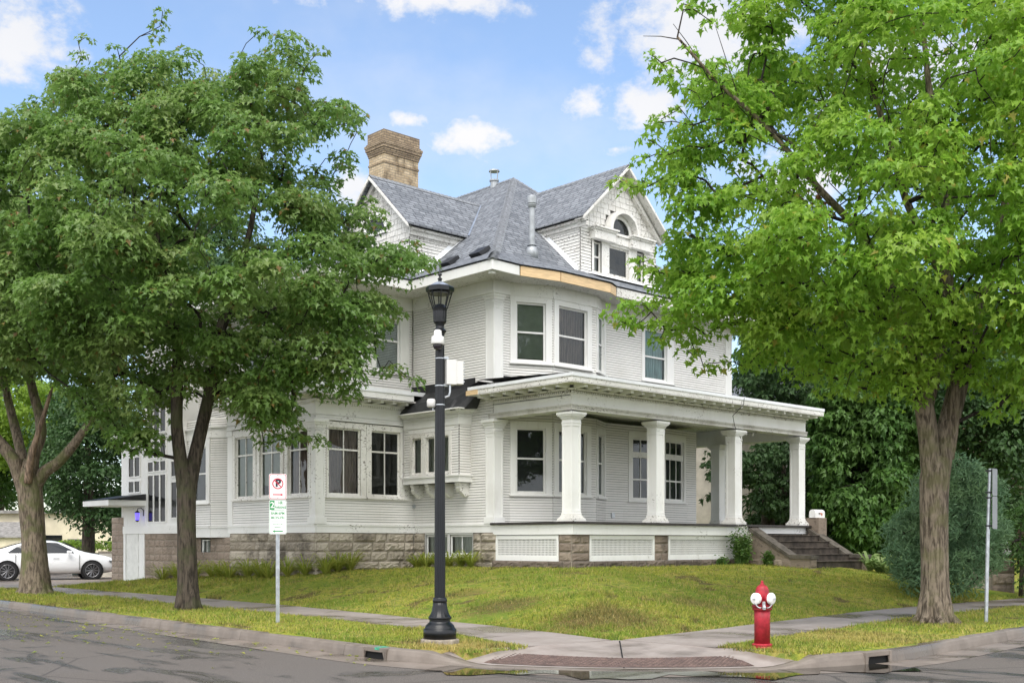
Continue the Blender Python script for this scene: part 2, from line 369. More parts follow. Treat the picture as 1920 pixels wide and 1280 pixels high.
def grass_col(t, o):
    a = t.noise(o, .5, 6, .62); b = t.noise(o, 2.2, 7, .68); d = t.noise(o, 9, 4, .6)
    c = t.mix(t.ramp(a, .36, .62), (.23, .32, .036), (.42, .42, .065))
    c = t.mix(t.math('MULTIPLY', t.ramp(b, .48, .64), .8), c, (.46, .37, .11))
    c = t.mix(t.math('MULTIPLY', t.ramp(d, .45, .58), .72), c, (.13, .235, .032))
    for (bx_, by_, br_, bc_, bs_) in ((-5.7, -6.2, 1.25, (.16, .10, .06), 1.), (-5.2, -3.3, .9, (.13, .085, .05), .9), (-2.6, -5.6, .9, (.14, .11, .05), .8), (-4.3, -1.2, .7, (.15, .10, .055), .7), (-9.2, -6.7, 1.0, (.50, .36, .15), 1.), (-4.2, -9.7, 1.3, (.50, .38, .15), .8), (-.6, -8.7, .75, (.17, .11, .06), .9), (-7.7, 3.2, .6, (.17, .11, .06), .9)):
        vd_ = t.n('ShaderNodeVectorMath', operation='DISTANCE'); t.link(o, vd_.inputs[0]); vd_.inputs[1].default_value = (bx_, by_, .4 if bx_ > -7 and by_ > -7 else .16)
        k_ = t.math('ADD', t.math('DIVIDE', vd_.outputs['Value'], br_), t.math('MULTIPLY', t.math('SUBTRACT', d, .5), 2.2)); c = t.mix(t.math('MULTIPLY', t.ramp(k_, .35, 1.05, 1., 0.), bs_*.8), c, bc_)
    c = t.mix(t.math('MULTIPLY', t.ramp(t.noise(o, .95, 7, .66, .5), .565, .64), .85), c, (.13, .088, .052))
    return c
def ground_mat():
    t = NT('lawn soil'); o = t.tc('Object'); c = grass_col(t, o); c = t.mix(.25, c, (.12, .10, .04))
    return t.done(c, .95, t.bump(t.noise(o, 40, 6, .7), .9, .05), .1)
def blade_mat():
    t = NT('grass blades'); o = t.tc('Object'); c = grass_col(t, o); ri = t.n('ShaderNodeNewGeometry').outputs['Random Per Island']
    c = t.mix(t.math('MULTIPLY', ri, .5), c, (.34, .35, .06)); c = t.mix(t.math('MULTIPLY', t.ramp(ri, .84, .86), .7), c, (.48, .36, .15)); c = t.mix(t.math('MULTIPLY', t.ramp(ri, .16, .14), .7), c, (.05, .105, .02)); t.set(t.b.inputs['Base Color'], c); t.b.inputs['Roughness'].default_value = .6
    t.b.inputs['Specular IOR Level'].default_value = .25
    tl = t.n('ShaderNodeBsdfTranslucent'); t.link(c, tl.inputs[0]); mx = t.n('ShaderNodeMixShader'); mx.inputs[0].default_value = .3
    t.link(t.b.outputs[0], mx.inputs[1]); t.link(tl.outputs[0], mx.inputs[2]); t.link(mx.outputs[0], t.out.inputs[0]); return t.m
M['soil'] = ground_mat(); M['blade'] = blade_mat()
def leaf_mat(name, c1, c2, c3, back=.35, rough=.5, red=None, spec=.35):
    t = NT(name); ri = t.n('ShaderNodeNewGeometry'); r = ri.outputs['Random Per Island']; o = t.tc('Object')
    c = t.mix(r, c1, c2); c = t.mix(t.math('MULTIPLY', t.ramp(t.noise(o, .8, 3), .4, .7), .7), c, c3)
    if red: c = t.mix(t.math('GREATER_THAN', r, .975), c, red)
    t.set(t.b.inputs['Base Color'], c); t.b.inputs['Roughness'].default_value = rough; t.b.inputs['Specular IOR Level'].default_value = spec
    tl = t.n('ShaderNodeBsdfTranslucent'); t.link(t.mix(.5, c, tuple(min(1, x*1.9) for x in c2)), tl.inputs[0])
    mx = t.n('ShaderNodeMixShader'); mx.inputs[0].default_value = back
    t.link(t.b.outputs[0], mx.inputs[1]); t.link(tl.outputs[0], mx.inputs[2]); t.link(mx.outputs[0], t.out.inputs[0]); return t.m
M['leaf_dark'] = leaf_mat('dark maple leaf', (.088, .18, .034), (.17, .285, .065), (.26, .32, .11), .44, .40, (.22, .12, .04), .5)
M['leaf_bright'] = leaf_mat('bright maple leaf', (.135, .285, .028), (.245, .405, .050), (.33, .445, .070), .48, .45, (.32, .28, .05), .4)
M['leaf_mid'] = leaf_mat('mid green leaf', (.035, .09, .018), (.07, .14, .03), (.085, .15, .03), .35, .5)
M['leaf_deep'] = leaf_mat('deep green leaf', (.026, .068, .018), (.05, .105, .028), (.055, .11, .03), .25, .5)
M['leaf_sun'] = leaf_mat('yellow green leaf', (.13, .24, .025), (.22, .32, .04), (.2, .3, .04), .45)
M['cedar'] = leaf_mat('arborvitae spray', (.05, .125, .025), (.095, .19, .04), (.10, .18, .04), .3, .5)
M['cedar_dark'] = leaf_mat('dark cedar spray', (.035, .08, .026), (.065, .125, .04), (.055, .11, .034), .2, .55)
M['juniper'] = leaf_mat('blue green juniper', (.085, .175, .085), (.16, .265, .135), (.16, .25, .10), .2, .6)
M['hosta'] = leaf_mat('variegated hosta leaf', (.12, .22, .05), (.32, .40, .16), (.20, .30, .08), .3, .5)
M['daylily'] = leaf_mat('daylily blade', (.15, .25, .03), (.34, .36, .065), (.36, .30, .10), .3, .5)
M['weed'] = leaf_mat('weed leaf', (.06, .14, .03), (.12, .2, .045), (.1, .18, .04), .3)
M['flower'] = simple('pale weed flowers', (.62, .60, .55), .8)
M['deadleaf'] = leaf_mat('dead brown leaves', (.22, .10, .05), (.32, .16, .08), (.18, .09, .05), .2)
def bark(name, c1, c2, moss):
    t = NT(name); v = t.tc('Object', (1, 1, .16)); a = t.noise(v, 22, 8, .65, .4); o = t.tc('Object')
    c = t.mix(t.ramp(a, .36, .62), c1, c2); c = t.mix(t.math('MULTIPLY', t.ramp(t.noise(o, 2.0, 6, .6), .47, .62), .7), c, moss)
    return t.done(c, .9, t.bump(a, 1.0, .03), .2)
M['bark'] = bark('furrowed maple bark', (.06, .047, .035), (.245, .20, .15), (.13, .125, .06))
M['bark_moss'] = bark('mossy maple bark', (.075, .06, .045), (.26, .21, .155), (.12, .135, .05))
M['bark_dark'] = bark('dark wet branch bark', (.018, .015, .013), (.05, .042, .036), (.045, .045, .03))
M['bark_dark2'] = bark('dark wet trunk bark', (.03, .025, .02), (.105, .085, .066), (.075, .08, .04))
M['iron'] = simple('black painted iron', (.006, .0075, .010), .32, .3, 3, .38)
M['camwhite'] = simple('off white plastic', (.62, .615, .585), .4, .05, 3)
M['domeglass'] = simple('smoked dome', (.02, .015, .02), .08, .1, 2, .7)
M['hydrant'] = simple('faded red hydrant paint', (.33, .018, .030), .5, .25, 16, .4, 0, .25, 60)
M['hydrant_dark'] = simple('deeper red hydrant paint', (.21, .010, .016), .45, .2, 12, .4, 0, .2, 50)
M['hydwhite'] = simple('chipped white cap paint', (.76, .75, .73), .5, .12, 14)
M['silver'] = simple('silver paint', (.50, .51, .53), .4, .2, 20, .5, .5)
M['signwhite'] = simple('white sign sheeting', (.80, .80, .80), .45, .03, 2)
M['signred'] = simple('sign red', (.52, .015, .045), .45, .05)
M['signgreen'] = simple('sign green', (.015, .26, .07), .45, .05)
M['signblack'] = simple('sign black', (.015, .018, .03), .45, .05)
M['signback'] = simple('dull aluminium sign back', (.30, .31, .32), .5, .15, 5, .5, .3)
M['carwhite'] = simple('white car paint', (.80, .81, .82), .16, .02, 1, .6)
M['carglass'] = simple('dark car glass', (.012, .014, .016), .06, .1, 1, .7)
M['darkpane'] = simple('dark tower pane', (.012, .013, .014), .12, .1, 1, .2)
M['tyre'] = simple('tyre rubber', (.014, .014, .015), .75, .15)
M['rim'] = simple('alloy rim', (.22, .22, .23), .3, .1, 3, .6, .8)
M['taillight'] = simple('red tail light', (.45, .01, .015), .2, .1)
M['headlight'] = simple('dark headlight', (.10, .11, .12), .12, .1, 2, .7)
M['mailwhite'] = simple('white mailbox', (.80, .80, .79), .35, .05)
M['orange'] = simple('orange red flag', (.62, .10, .02), .5)
M['stucco'] = simple('cream stucco', (.55, .51, .44), .95, .12, 3, .2, 0, .9, 30)
M['cream'] = simple('cream wall paint', (.62, .56, .43), .85, .1, 2)
M['tanwall'] = brick('tan brick wall', .22, .075, (.30, .20, .13), (.36, .25, .17), (.30, .26, .21), .01)
M['greyroof'] = simple('grey lean to roof', (.22, .21, .20), .85, .3, 6)
M['cover'] = simple('grey grill cover', (.045, .048, .052), .7, .2, 4)
M['bin'] = simple('dark green bin plastic', (.018, .03, .026), .5, .2)
M['rust'] = simple('rusty brown wood', (.20, .085, .045), .85, .4, 8)
M['redbrick'] = simple('stacked red bricks', (.30, .085, .05), .9, .35, 12)
M['door'] = simple('painted garage door', (.76, .76, .73), .5, .06)
M['copper_paint'] = simple('green marking paint', (.05, .32, .20), .7, .3, 20)
def emit(name, col, s):
    t = NT(name); t.b.inputs['Base Color'].default_value = (*col, 1); t.b.inputs['Emission Color'].default_value = (*col, 1); t.b.inputs['Emission Strength'].default_value = s; return t.m
M['bluelamp'] = emit('blue violet lamp', (.16, .12, 1.0), .7)
# ---------------------------------------------------------------- ground, roads, pavements
KC = np.array([-5.22, -6.07]); KR = 4.8
KdL = np.array([.05, 1.])/math.hypot(.05, 1); KnL = np.array([KdL[1], -KdL[0]]); KdR = np.array([1, .1])/math.hypot(1, .1); KnR = np.array([-KdR[1], KdR[0]])
KtL = KC-KnL*KR; KtR = KC-KnR*KR; AG0, AG1 = 177.14, 275.71
def inside(x, y):                        # distance inside the kerb face (metres, negative on the road)
    x = np.asarray(x, float); y = np.asarray(y, float)
    a = (x-KtL[0])*KnL[0]+(y-KtL[1])*KnL[1]; c = (x-KtR[0])*KnR[0]+(y-KtR[1])*KnR[1]; b = KR-np.hypot(x-KC[0], y-KC[1])
    sL = (x-KtL[0])*KdL[0]+(y-KtL[1])*KdL[1]; sR = (x-KtR[0])*KdR[0]+(y-KtR[1])*KdR[1]
    return np.where((sL < 0) & (sR < 0), b, np.minimum(a, c))
IL = np.array([(-7.05, -7.65), (-6.45, -4.9), (-6.0, -1.0), (-5.55, 3.0), (-5.3, 7.5), (-5.2, 16.9)])      # lawn edge by the left pavement
OL = np.array([(-8.6, -7.5), (-7.65, -4.5), (-7.3, -2.0), (-7.0, 3.0), (-6.85, 7.5), (-6.7, 16.9)])        # verge edge by the left pavement
IR = np.array([(-7.05, -7.65), (-3.25, -7.1), (1.33, -6.45), (5, -6.3), (40, -6.3)])
OR_ = np.array([(-6.95, -9.2), (-5.0, -8.75), (1.15, -7.8), (5, -7.7), (40, -7.7)])
def zg(x, y):
    x = np.asarray(x, float); y = np.asarray(y, float)
    dx = x-np.interp(y, IL[:, 1], IL[:, 0]); dy = y-np.interp(x, IR[:, 0], IR[:, 1])
    P = np.interp(y, [-10, 3, 5.5, 7.5, 10, 13, 16, 17.5], [.93, .91, .80, .66, .62, .48, .33, .18])
    P = P-np.clip((x-8.5)/3.0, 0, 1)*np.clip((-y-.5)/3., 0, 1)*.45
    Ll = np.interp(y, [2.5, 6, 12], [5.5, 2.45, 2.3]); Lr = 6.2
    f = lambda t, k: 1-(1-np.clip(t, 0, 1))**k
    s = np.minimum(f(dx/Ll, np.interp(y, [-3, 4], [1.75, 1.25])), f(dy/Lr, 1.75))
    bumps = .018*np.sin(x*2.1+1.3*np.sin(y*1.7))*np.cos(y*2.6+x*.8)+.010*np.sin(x*5.3+y*3.1)
    z = .155+(P-.155)*s+bumps*np.clip(s*3, .25, 1)
    d = inside(x, y); pave = (np.minimum(dx, dy) < 0) & ~((x < np.interp(y, OL[:, 1], OL[:, 0])-.02) | (y < np.interp(x, OR_[:, 0], OR_[:, 1])-.02))
    z = np.where(pave & (x < 40), .07, z)
    z = np.where((y > 17.0) & (x < 6.0), .10, z)
    z = np.where((x < -6.97) & (y < -7.52) & (np.minimum(dx, dy) < 0), -.2, z)
    return np.where(d < .12, -.4, z)
gx = np.concatenate([np.arange(-10.2, 12, .15), np.arange(12, 60, 1.5), [80, 140, 400]]); gy = np.concatenate([np.arange(-11.0, 20, .15), np.arange(20, 70, 1.5), [90, 150, 400]])
GX, GY = np.meshgrid(gx, gy); GZ = zg(GX, GY)
nx, ny = len(gx), len(gy)
idx = np.arange(nx*ny).reshape(ny, nx)
q = np.stack([idx[:-1, :-1], idx[:-1, 1:], idx[1:, 1:], idx[1:, :-1]], -1).reshape(-1, 4)
zq = GZ.ravel()[q].max(1); q = q[zq > -.3]
me = raw_mesh('lawn', np.stack([GX.ravel(), GY.ravel(), GZ.ravel()], 1), q.ravel(), np.arange(len(q))*4, np.full(len(q), 4), M['soil'], True)
tag(link_mesh('lawn', me), kind='structure')
b = MB(); b.poly((-700, -700, -.45), (700, -700, -.45), (700, 700, -.45), (-700, 700, -.45)); tag(b.build('ground', M['soil']), kind='structure')
# kerb line: left street, corner, right street
ks = []
for t_ in np.concatenate([[300, 150], np.arange(60, 0, -.5)]): q_ = KtL+KdL*t_; ks.append((q_[0], q_[1], -KnL[0], -KnL[1]))
AR0 = len(ks)
for t_ in np.radians(np.linspace(AG0, AG1, 198)): ks.append((KC[0]+KR*math.cos(t_), KC[1]+KR*math.sin(t_), math.cos(t_), math.sin(t_)))
AR1 = len(ks)
for t_ in np.concatenate([np.arange(.5, 60, .5), [150, 300]]): q_ = KtR+KdR*t_; ks.append((q_[0], q_[1], -KnR[0], -KnR[1]))
b = MB(); b.poly(*[(k[0], k[1], 0) for k in ks], (320, -60, 0), (-60, -60, 0), (-60, 300, 0)); tag(b.build('road', M['road']), kind='structure')
DRN = [(177.2, 182.4), (261.0, 266.2)]
def kerb_h(x, y):
    a = math.degrees(math.atan2(y-KC[1], x-KC[0])) % 360
    if abs(math.hypot(x-KC[0], y-KC[1])-KR) < .3 and AG0 <= a <= AG1:
        ss = lambda t: (lambda k: k*k*(3-2*k))(min(1, max(0, t)))
        return .012+.135*max(ss((201-a)/11), ss((a-243)/11))
    return .147
prof = lambda h: [(.0, -.05), (.02, h*.55), (.035, h*.9), (.06, h), (.19, h+.004), (.20, -.05)]
b = MB(); last = None; jl = 0.
for i, (x, y, ox, oy) in enumerate(ks):
    h = kerb_h(x, y); an = math.degrees(math.atan2(y-KC[1], x-KC[0])) % 360; slot = AR0 <= i < AR1 and any(p_ < an < q_ for p_, q_ in DRN)
    ring = [(x-ox*a, y-oy*a, (max(z, h-.052) if slot else z)) for a, z in prof(h)]
    b.v += ring; n = len(b.v)
    if i: b.f += [(n-12+k, n-11+k, n-5+k, n-6+k) for k in range(5)]
tag(b.build('kerb', M['curb'], None, False), kind='structure')
b = MB(); acc = 0
for i in range(1, len(ks)-1):            # joints across the kerb
    acc += math.hypot(ks[i][0]-ks[i-1][0], ks[i][1]-ks[i-1][1])
    if acc > 2.9 and abs(ks[i][0]) < 30 and abs(ks[i][1]) < 40:
        acc = 0; x, y, ox, oy = ks[i]; h = kerb_h(x, y); fr = Fr((x, y), (x-oy, y+ox))
        if h > .1: b.fbox(fr, -.004, .004, -.2, -.06, h-.06, h+.005)
        b.poly(fr.pt(-.004, .001, .0), fr.pt(.004, .001, .0), fr.pt(.004, -.033, h*.9), fr.pt(-.004, -.033, h*.9)); b.poly(fr.pt(-.004, -.033, h*.9), fr.pt(.004, -.033, h*.9), fr.pt(.004, -.06, h+.003), fr.pt(-.004, -.06, h+.003))
        b.poly(fr.pt(-.006, 0, .009), fr.pt(.006, 0, .009), fr.pt(.006, .5, .008), fr.pt(-.006, .5, .008))
tag(b.build('kerb_joint', M['grime']), kind='structure')
b = MB()
for i in range(len(ks)-1):               # wet gutter pan
    (x, y, ox, oy), (x2, y2, ox2, oy2) = ks[i], ks[i+1]
    b.poly((x, y, .006), (x+ox*.5, y+oy*.5, .004), (x2+ox2*.5, y2+oy2*.5, .004), (x2, y2, .006))
tag(b.build('gutter', M['gutter']), kind='structure')
# pavement slabs
b = MB()
def slab(p, z0=.03, z1=.165):
    c = np.mean(np.array(p), 0); p = [tuple(c+(np.array(a)-c)*(1-.010/max(.4, np.linalg.norm(np.array(a)-c)))) for a in p]
    tl = [random.uniform(-.004, .004) for _ in p]
    b.hexa([(p[0][0], p[0][1], z0), (p[1][0], p[1][1], z0), (p[2][0], p[2][1], z0), (p[3][0], p[3][1], z0)]+[(p[k][0], p[k][1], z1+tl[k]) for k in range(4)])
cuts = list(np.arange(-7.5, 17.0, 1.5))
for y0, y1 in zip(cuts[:-1], cuts[1:]):
    X = lambda P, y: float(np.interp(y, P[:, 1], P[:, 0]))
    slab([(X(OL, y0), y0), (X(IL, max(y0, -7.6)), y0), (X(IL, y1), y1), (X(OL, y1), y1)])
cuts = [-6.95]+list(np.arange(-5.5, 40, 1.55))
for x0, x1 in zip(cuts[:-1], cuts[1:]):
    Y = lambda P, x: float(np.interp(x, P[:, 0], P[:, 1]))
    slab([(x0, Y(OR_, x0)), (x1, Y(OR_, x1)), (x1, Y(IR, x1)), (x0, Y(IR, x0))])
tag(b.build('pavement', M['sidewalk']), kind='structure')
# corner apron falling to the kerb ramp
b = MB(); angs = np.radians(np.linspace(192, 254, 34)); inn = np.array([(-8.62, -7.48), (-7.02, -7.62), (-6.97, -9.22)])
def inner(t):
    return inn[0]+(inn[1]-inn[0])*(t/.5) if t < .5 else inn[1]+(inn[2]-inn[1])*((t-.5)/.5)
NR = 8
for i, a in enumerate(angs):
    o = np.array([KC[0]+(KR-.18)*math.cos(a), KC[1]+(KR-.18)*math.sin(a)]); p = inner(i/(len(angs)-1)); h = kerb_h(KC[0]+KR*math.cos(a), KC[1]+KR*math.sin(a))
    for k in range(NR):
        t = k/(NR-1); w = p+(o-p)*t; b.v.append((w[0], w[1], .168+(h+.008-.168)*t**1.3))
    if i: n = len(b.v); b.f += [(n-2*NR+k, n-NR+k, n-NR+k+1, n-2*NR+k+1) for k in range(NR-1)]
tag(b.build('pavement_ramp', M['sidewalk']), kind='structure')
def apron_z(x, y):
    a = math.atan2(y-KC[1], x-KC[0]) % (2*math.pi); i = (math.degrees(a)-192)/62; p = inner(min(1, max(0, i)))
    o = np.array([KC[0]+(KR-.18)*math.cos(a), KC[1]+(KR-.18)*math.sin(a)]); t = np.hypot(x-p[0], y-p[1])/max(.01, np.hypot(*(o-p)))
    h = kerb_h(KC[0]+KR*math.cos(a), KC[1]+KR*math.sin(a)); return .168+(h+.008-.168)*min(1, max(0, t))**1.3
b = MB(); c_ = MB()                      # control joints drawn as narrow dark grooves
def groove(p, q):
    p = np.array(p); q = np.array(q); d = (q-p)/np.hypot(*(q-p)); nrm = np.array([-d[1], d[0]])*.009; N = 8
    for k in range(N):
        a = p+(q-p)*k/N; e = p+(q-p)*(k+1)/N; za, ze = apron_z(*a)+.004, apron_z(*e)+.004
        b.poly((*(a-nrm), za), (*(e-nrm), ze), (*(e+nrm), ze), (*(a+nrm), za))
a0 = math.radians(222); groove((-7.1, -7.72), (KC[0]+(KR-.2)*math.cos(a0), KC[1]+(KR-.2)*math.sin(a0)))
tag(b.build('pavement_joint', M['black']), kind='structure')
t = thing('tactile_plate', 'rusty brown tactile paving plate of small domes along the corner ramp', 'tactile paving', (-8.3, -8.9, .05))
b = MB(); aa = np.radians(np.linspace(200, 242, 40)); rr = np.linspace(KR-.24, KR-.84, 4)
zz = lambda r, a: apron_z(KC[0]+r*math.cos(a), KC[1]+r*math.sin(a))+.006
for i in range(len(aa)-1):
    for k in range(len(rr)-1):
        pts = [(r, a) for r, a in ((rr[k], aa[i]), (rr[k], aa[i+1]), (rr[k+1], aa[i+1]), (rr[k+1], aa[i]))]
        b.poly(*[(KC[0]+r*math.cos(a), KC[1]+r*math.sin(a), zz(r, a)) for r, a in pts])
b.build('plate', M['tactile'], t)
b = MB()
for r in np.arange(KR-.80, KR-.26, .062):
    for a in np.arange(math.radians(200.4), math.radians(241.6), .062/r):
        x, y = KC[0]+r*math.cos(a), KC[1]+r*math.sin(a); b.lathe((x, y, zz(r, a)-.002), [(.019, 0), (.016, .009), (.008, .011)], 6)
b.build('dome_stud', M['tactile'], t)['kind'] = 'stuff'
# storm drain mouths in the kerb
for k, lab in enumerate(['storm drain mouth in the kerb left of the lamp post, with green paint above', 'storm drain mouth in the kerb on the right hand street']):
    Pa = lambda a: (KC[0]+KR*math.cos(math.radians(a)), KC[1]+KR*math.sin(math.radians(a)))
    a0, a1 = DRN[k]; fr = Fr(Pa(a0), Pa(a1)); L = fr.len; c = fr.pt(L/2, -.1, 0)
    t = thing('storm_drain', lab, 'storm drain', c, group='storm drains in the kerb')
    b = MB(); b.fbox(fr, 0, L, -.19, -.03, -.02, .092); b.build('opening', M['black'], t)
    b = MB(); b.fbox(fr, -.05, 0, -.2, .004, -.02, .151); b.fbox(fr, L, L+.05, -.2, .004, -.02, .151); b.fbox(fr, 0, L, -.21, -.004, .092, .152); b.build('kerb_frame', M['curb'], t, bevel=.008)
    if k == 0: b = MB(); b.fbox(fr, L*.52, L*.8, -.16, -.02, .152, .156); b.fbox(fr, L*.55, L*.78, -.006, -.001, .122, .15); b.build('paint_mark', M['copper_paint'], t)
# standing water along the corner gutter
b = MB(); pts = []
for a in np.radians(np.linspace(196, 262, 26)): r = KR+.03; pts.append((KC[0]+r*math.cos(a), KC[1]+r*math.sin(a), .011))
for i, a in enumerate(np.radians(np.linspace(262, 196, 26))):
    r = KR+.62+.22*math.sin(i*.9)+.14*math.sin(i*2.3); pts.append((KC[0]+r*math.cos(a), KC[1]+r*math.sin(a), .011))
for i in range(25): b.poly(pts[i], pts[51-i], pts[50-i], pts[i+1])
tag(b.build('puddle', M['water']), kind='structure')
b = MB(); b.box(-9.7, 6, 17.0, 34, -.3, .17); tag(b.build('driveway', M['drive']), kind='structure')
# grass blades on lawn and verges
NG = rng.random((256, 256))
def vnoise(x, y):
    xi, yi = np.floor(x).astype(int), np.floor(y).astype(int); fx, fy = x-xi, y-yi; fx = fx*fx*(3-2*fx); fy = fy*fy*(3-2*fy)
    q = lambda a, c: NG[a % 256, c % 256]
    return (q(xi, yi)*(1-fx)+q(xi+1, yi)*fx)*(1-fy)+(q(xi, yi+1)*(1-fx)+q(xi+1, yi+1)*fx)*fy
def blades(n, xr, yr, hmin, hmax, wid, maxd=.0):
    x = rng.uniform(*xr, n); y = rng.uniform(*yr, n)
    d = inside(x, y); dx = x-np.interp(y, IL[:, 1], IL[:, 0]); dy = y-np.interp(x, IR[:, 0], IR[:, 1])
    ragged = .05*np.sin(x*7)+.05*np.sin(y*6.1)+rng.normal(0, .03, n)
    ol = x < np.interp(y, OL[:, 1], OL[:, 0])+ragged*.8; orr = y < np.interp(x, OR_[:, 0], OR_[:, 1])+ragged*.8
    tipL = (y > -7.55+ragged); tipR = (x > -6.95+ragged)
    lawn = (np.minimum(dx, dy) > ragged-.03) & (x > -7.1) & (y > -7.7)
    verge = (d > .19+ragged*.5) & ((ol & tipL & (y > -7.7)) | (orr & tipR))
    house = ((x > -.05) & (y > 2.4)) | ((x > -3.1) & (y > 5.75)) | ((x > -.05) & (x < 9.9) & (y > -.02))
    k = (lawn | verge) & ~house & (y < 17.0)
    k &= ~((x > 6.8) & (x < 9.9) & (y > -1.9)) & (np.hypot(x+9.07, y+6.26) > .31); x, y = x[k], y[k]; n = len(x)
    pat = vnoise(x*1.1, y*1.1)*.6+vnoise(x*3.1+9, y*3.1)*.4; keep = rng.random(n) < np.clip((pat-.22)*4, .12, 1); x, y, pat = x[keep], y[keep], pat[keep]; n = len(x)
    z = zg(x, y); h = rng.uniform(hmin, hmax, n)*(.55+1.1*vnoise(x*4.2+3, y*4.2+7)); a = rng.uniform(0, 2*np.pi, n); l = rng.uniform(.1, .9, n)*h; b_ = a+rng.normal(0, .9, n)+1.57
    w = wid*rng.uniform(.7, 1.3, n); P = np.stack([x, y, z-.01], 1); s = np.stack([np.cos(a)*w, np.sin(a)*w, 0*w], 1)
    tip = P+np.stack([np.cos(b_)*l, np.sin(b_)*l, h], 1)
    return np.stack([P-s, P+s, tip], 1).reshape(-1, 3)
V = np.concatenate([blades(280000, (-9.8, 9), (-10.6, 8), .022, .066, .0085), blades(60000, (-9.8, -3), (6, 17), .04, .09, .011), blades(90000, (-9.8, -3.0), (-10.6, -4.0), .022, .06, .007), blades(40000, (9, 30), (-10.6, -6), .04, .09, .012)])
nb = len(V)//3
me = raw_mesh('grass', V, np.arange(nb*3), np.arange(nb)*3, np.full(nb, 3), M['blade'], False, None, False)
tag(link_mesh('grass', me), 'short yellow green mown grass on lawn and verges', 'grass', kind='stuff')
# ---------------------------------------------------------------- the house
H = thing('house', 'large weathered white clapboard corner house with grey hip roof and columned porch', 'house', (4.8, 6, .9))
EXPO = .066
SIDM = [M['siding'], M['shade_sheathing']]; GABM = [M['gablepaint'], M['shade_sheathing']]
def clap(mb, fr, s0, s1, z0, z1, holes=(), expo=EXPO, sheath=True):
    # flat sheathing with openings, then lapped boards
    ss = sorted({s0, s1, *[min(max(h[k], s0), s1) for h in holes for k in (0, 1)]}); zs = sorted({z0, z1, *[min(max(h[k], z0), z1) for h in holes for k in (2, 3)]})
    mb.cur = 1
    if sheath:
        for a, c in zip(ss[:-1], ss[1:]):
            for d, e in zip(zs[:-1], zs[1:]):
                m, n = (a+c)/2, (d+e)/2
                if any(h[0] < m < h[1] and h[2] < n < h[3] for h in holes): continue
                mb.poly(fr.pt(a, 0, d), fr.pt(c, 0, d), fr.pt(c, 0, e), fr.pt(a, 0, e))
    mb.cur = 0
    z = z0; gap = .0085*expo/.066  # gap added under each board to imitate the shadow line of its lip
    while z < z1-.01:
        t = min(z+expo, z1); mid = (z+t)/2; iv = [(s0, s1)]
        for h in holes:
            if h[2] < mid < h[3]:
                nv = []
                for a, c in iv:
                    if h[1] <= a or h[0] >= c: nv.append((a, c)); continue
                    if a < h[0]: nv.append((a, h[0]))
                    if c > h[1]: nv.append((h[1], c))
                iv = nv
        for a, c in iv:
            o = random.uniform(-.0015, .0015); P = fr.pt; g = gap*random.uniform(.7, 1.2)
            mb.poly(P(a, .020+o, z+g), P(c, .020-o, z+g), P(c, .005, t), P(a, .005, t)); mb.poly(P(a, .001, z+g), P(c, .001, z+g), P(c, .020-o, z+g), P(a, .020+o, z+g)); mb.poly(P(a, .001, t), P(a, .005, t), P(c, .005, t), P(c, .001, t))
        z = t
def curtain_mesh(fr, s0, s1, n, z0, z1, amp=.025, per=.09):
    b = MB(); k = max(4, int((s1-s0)/per*4)); S = np.linspace(s0, s1, k+1)
    for i in range(k+1):
        off = n+amp*math.sin(S[i]/per*2*math.pi+.7*math.sin(S[i]*9)); b.v += [fr.pt(S[i], off, z0), fr.pt(S[i], off*1.0+.01, z1)]
        if i: m = len(b.v); b.f.append((m-4, m-2, m-1, m-3))
    return b
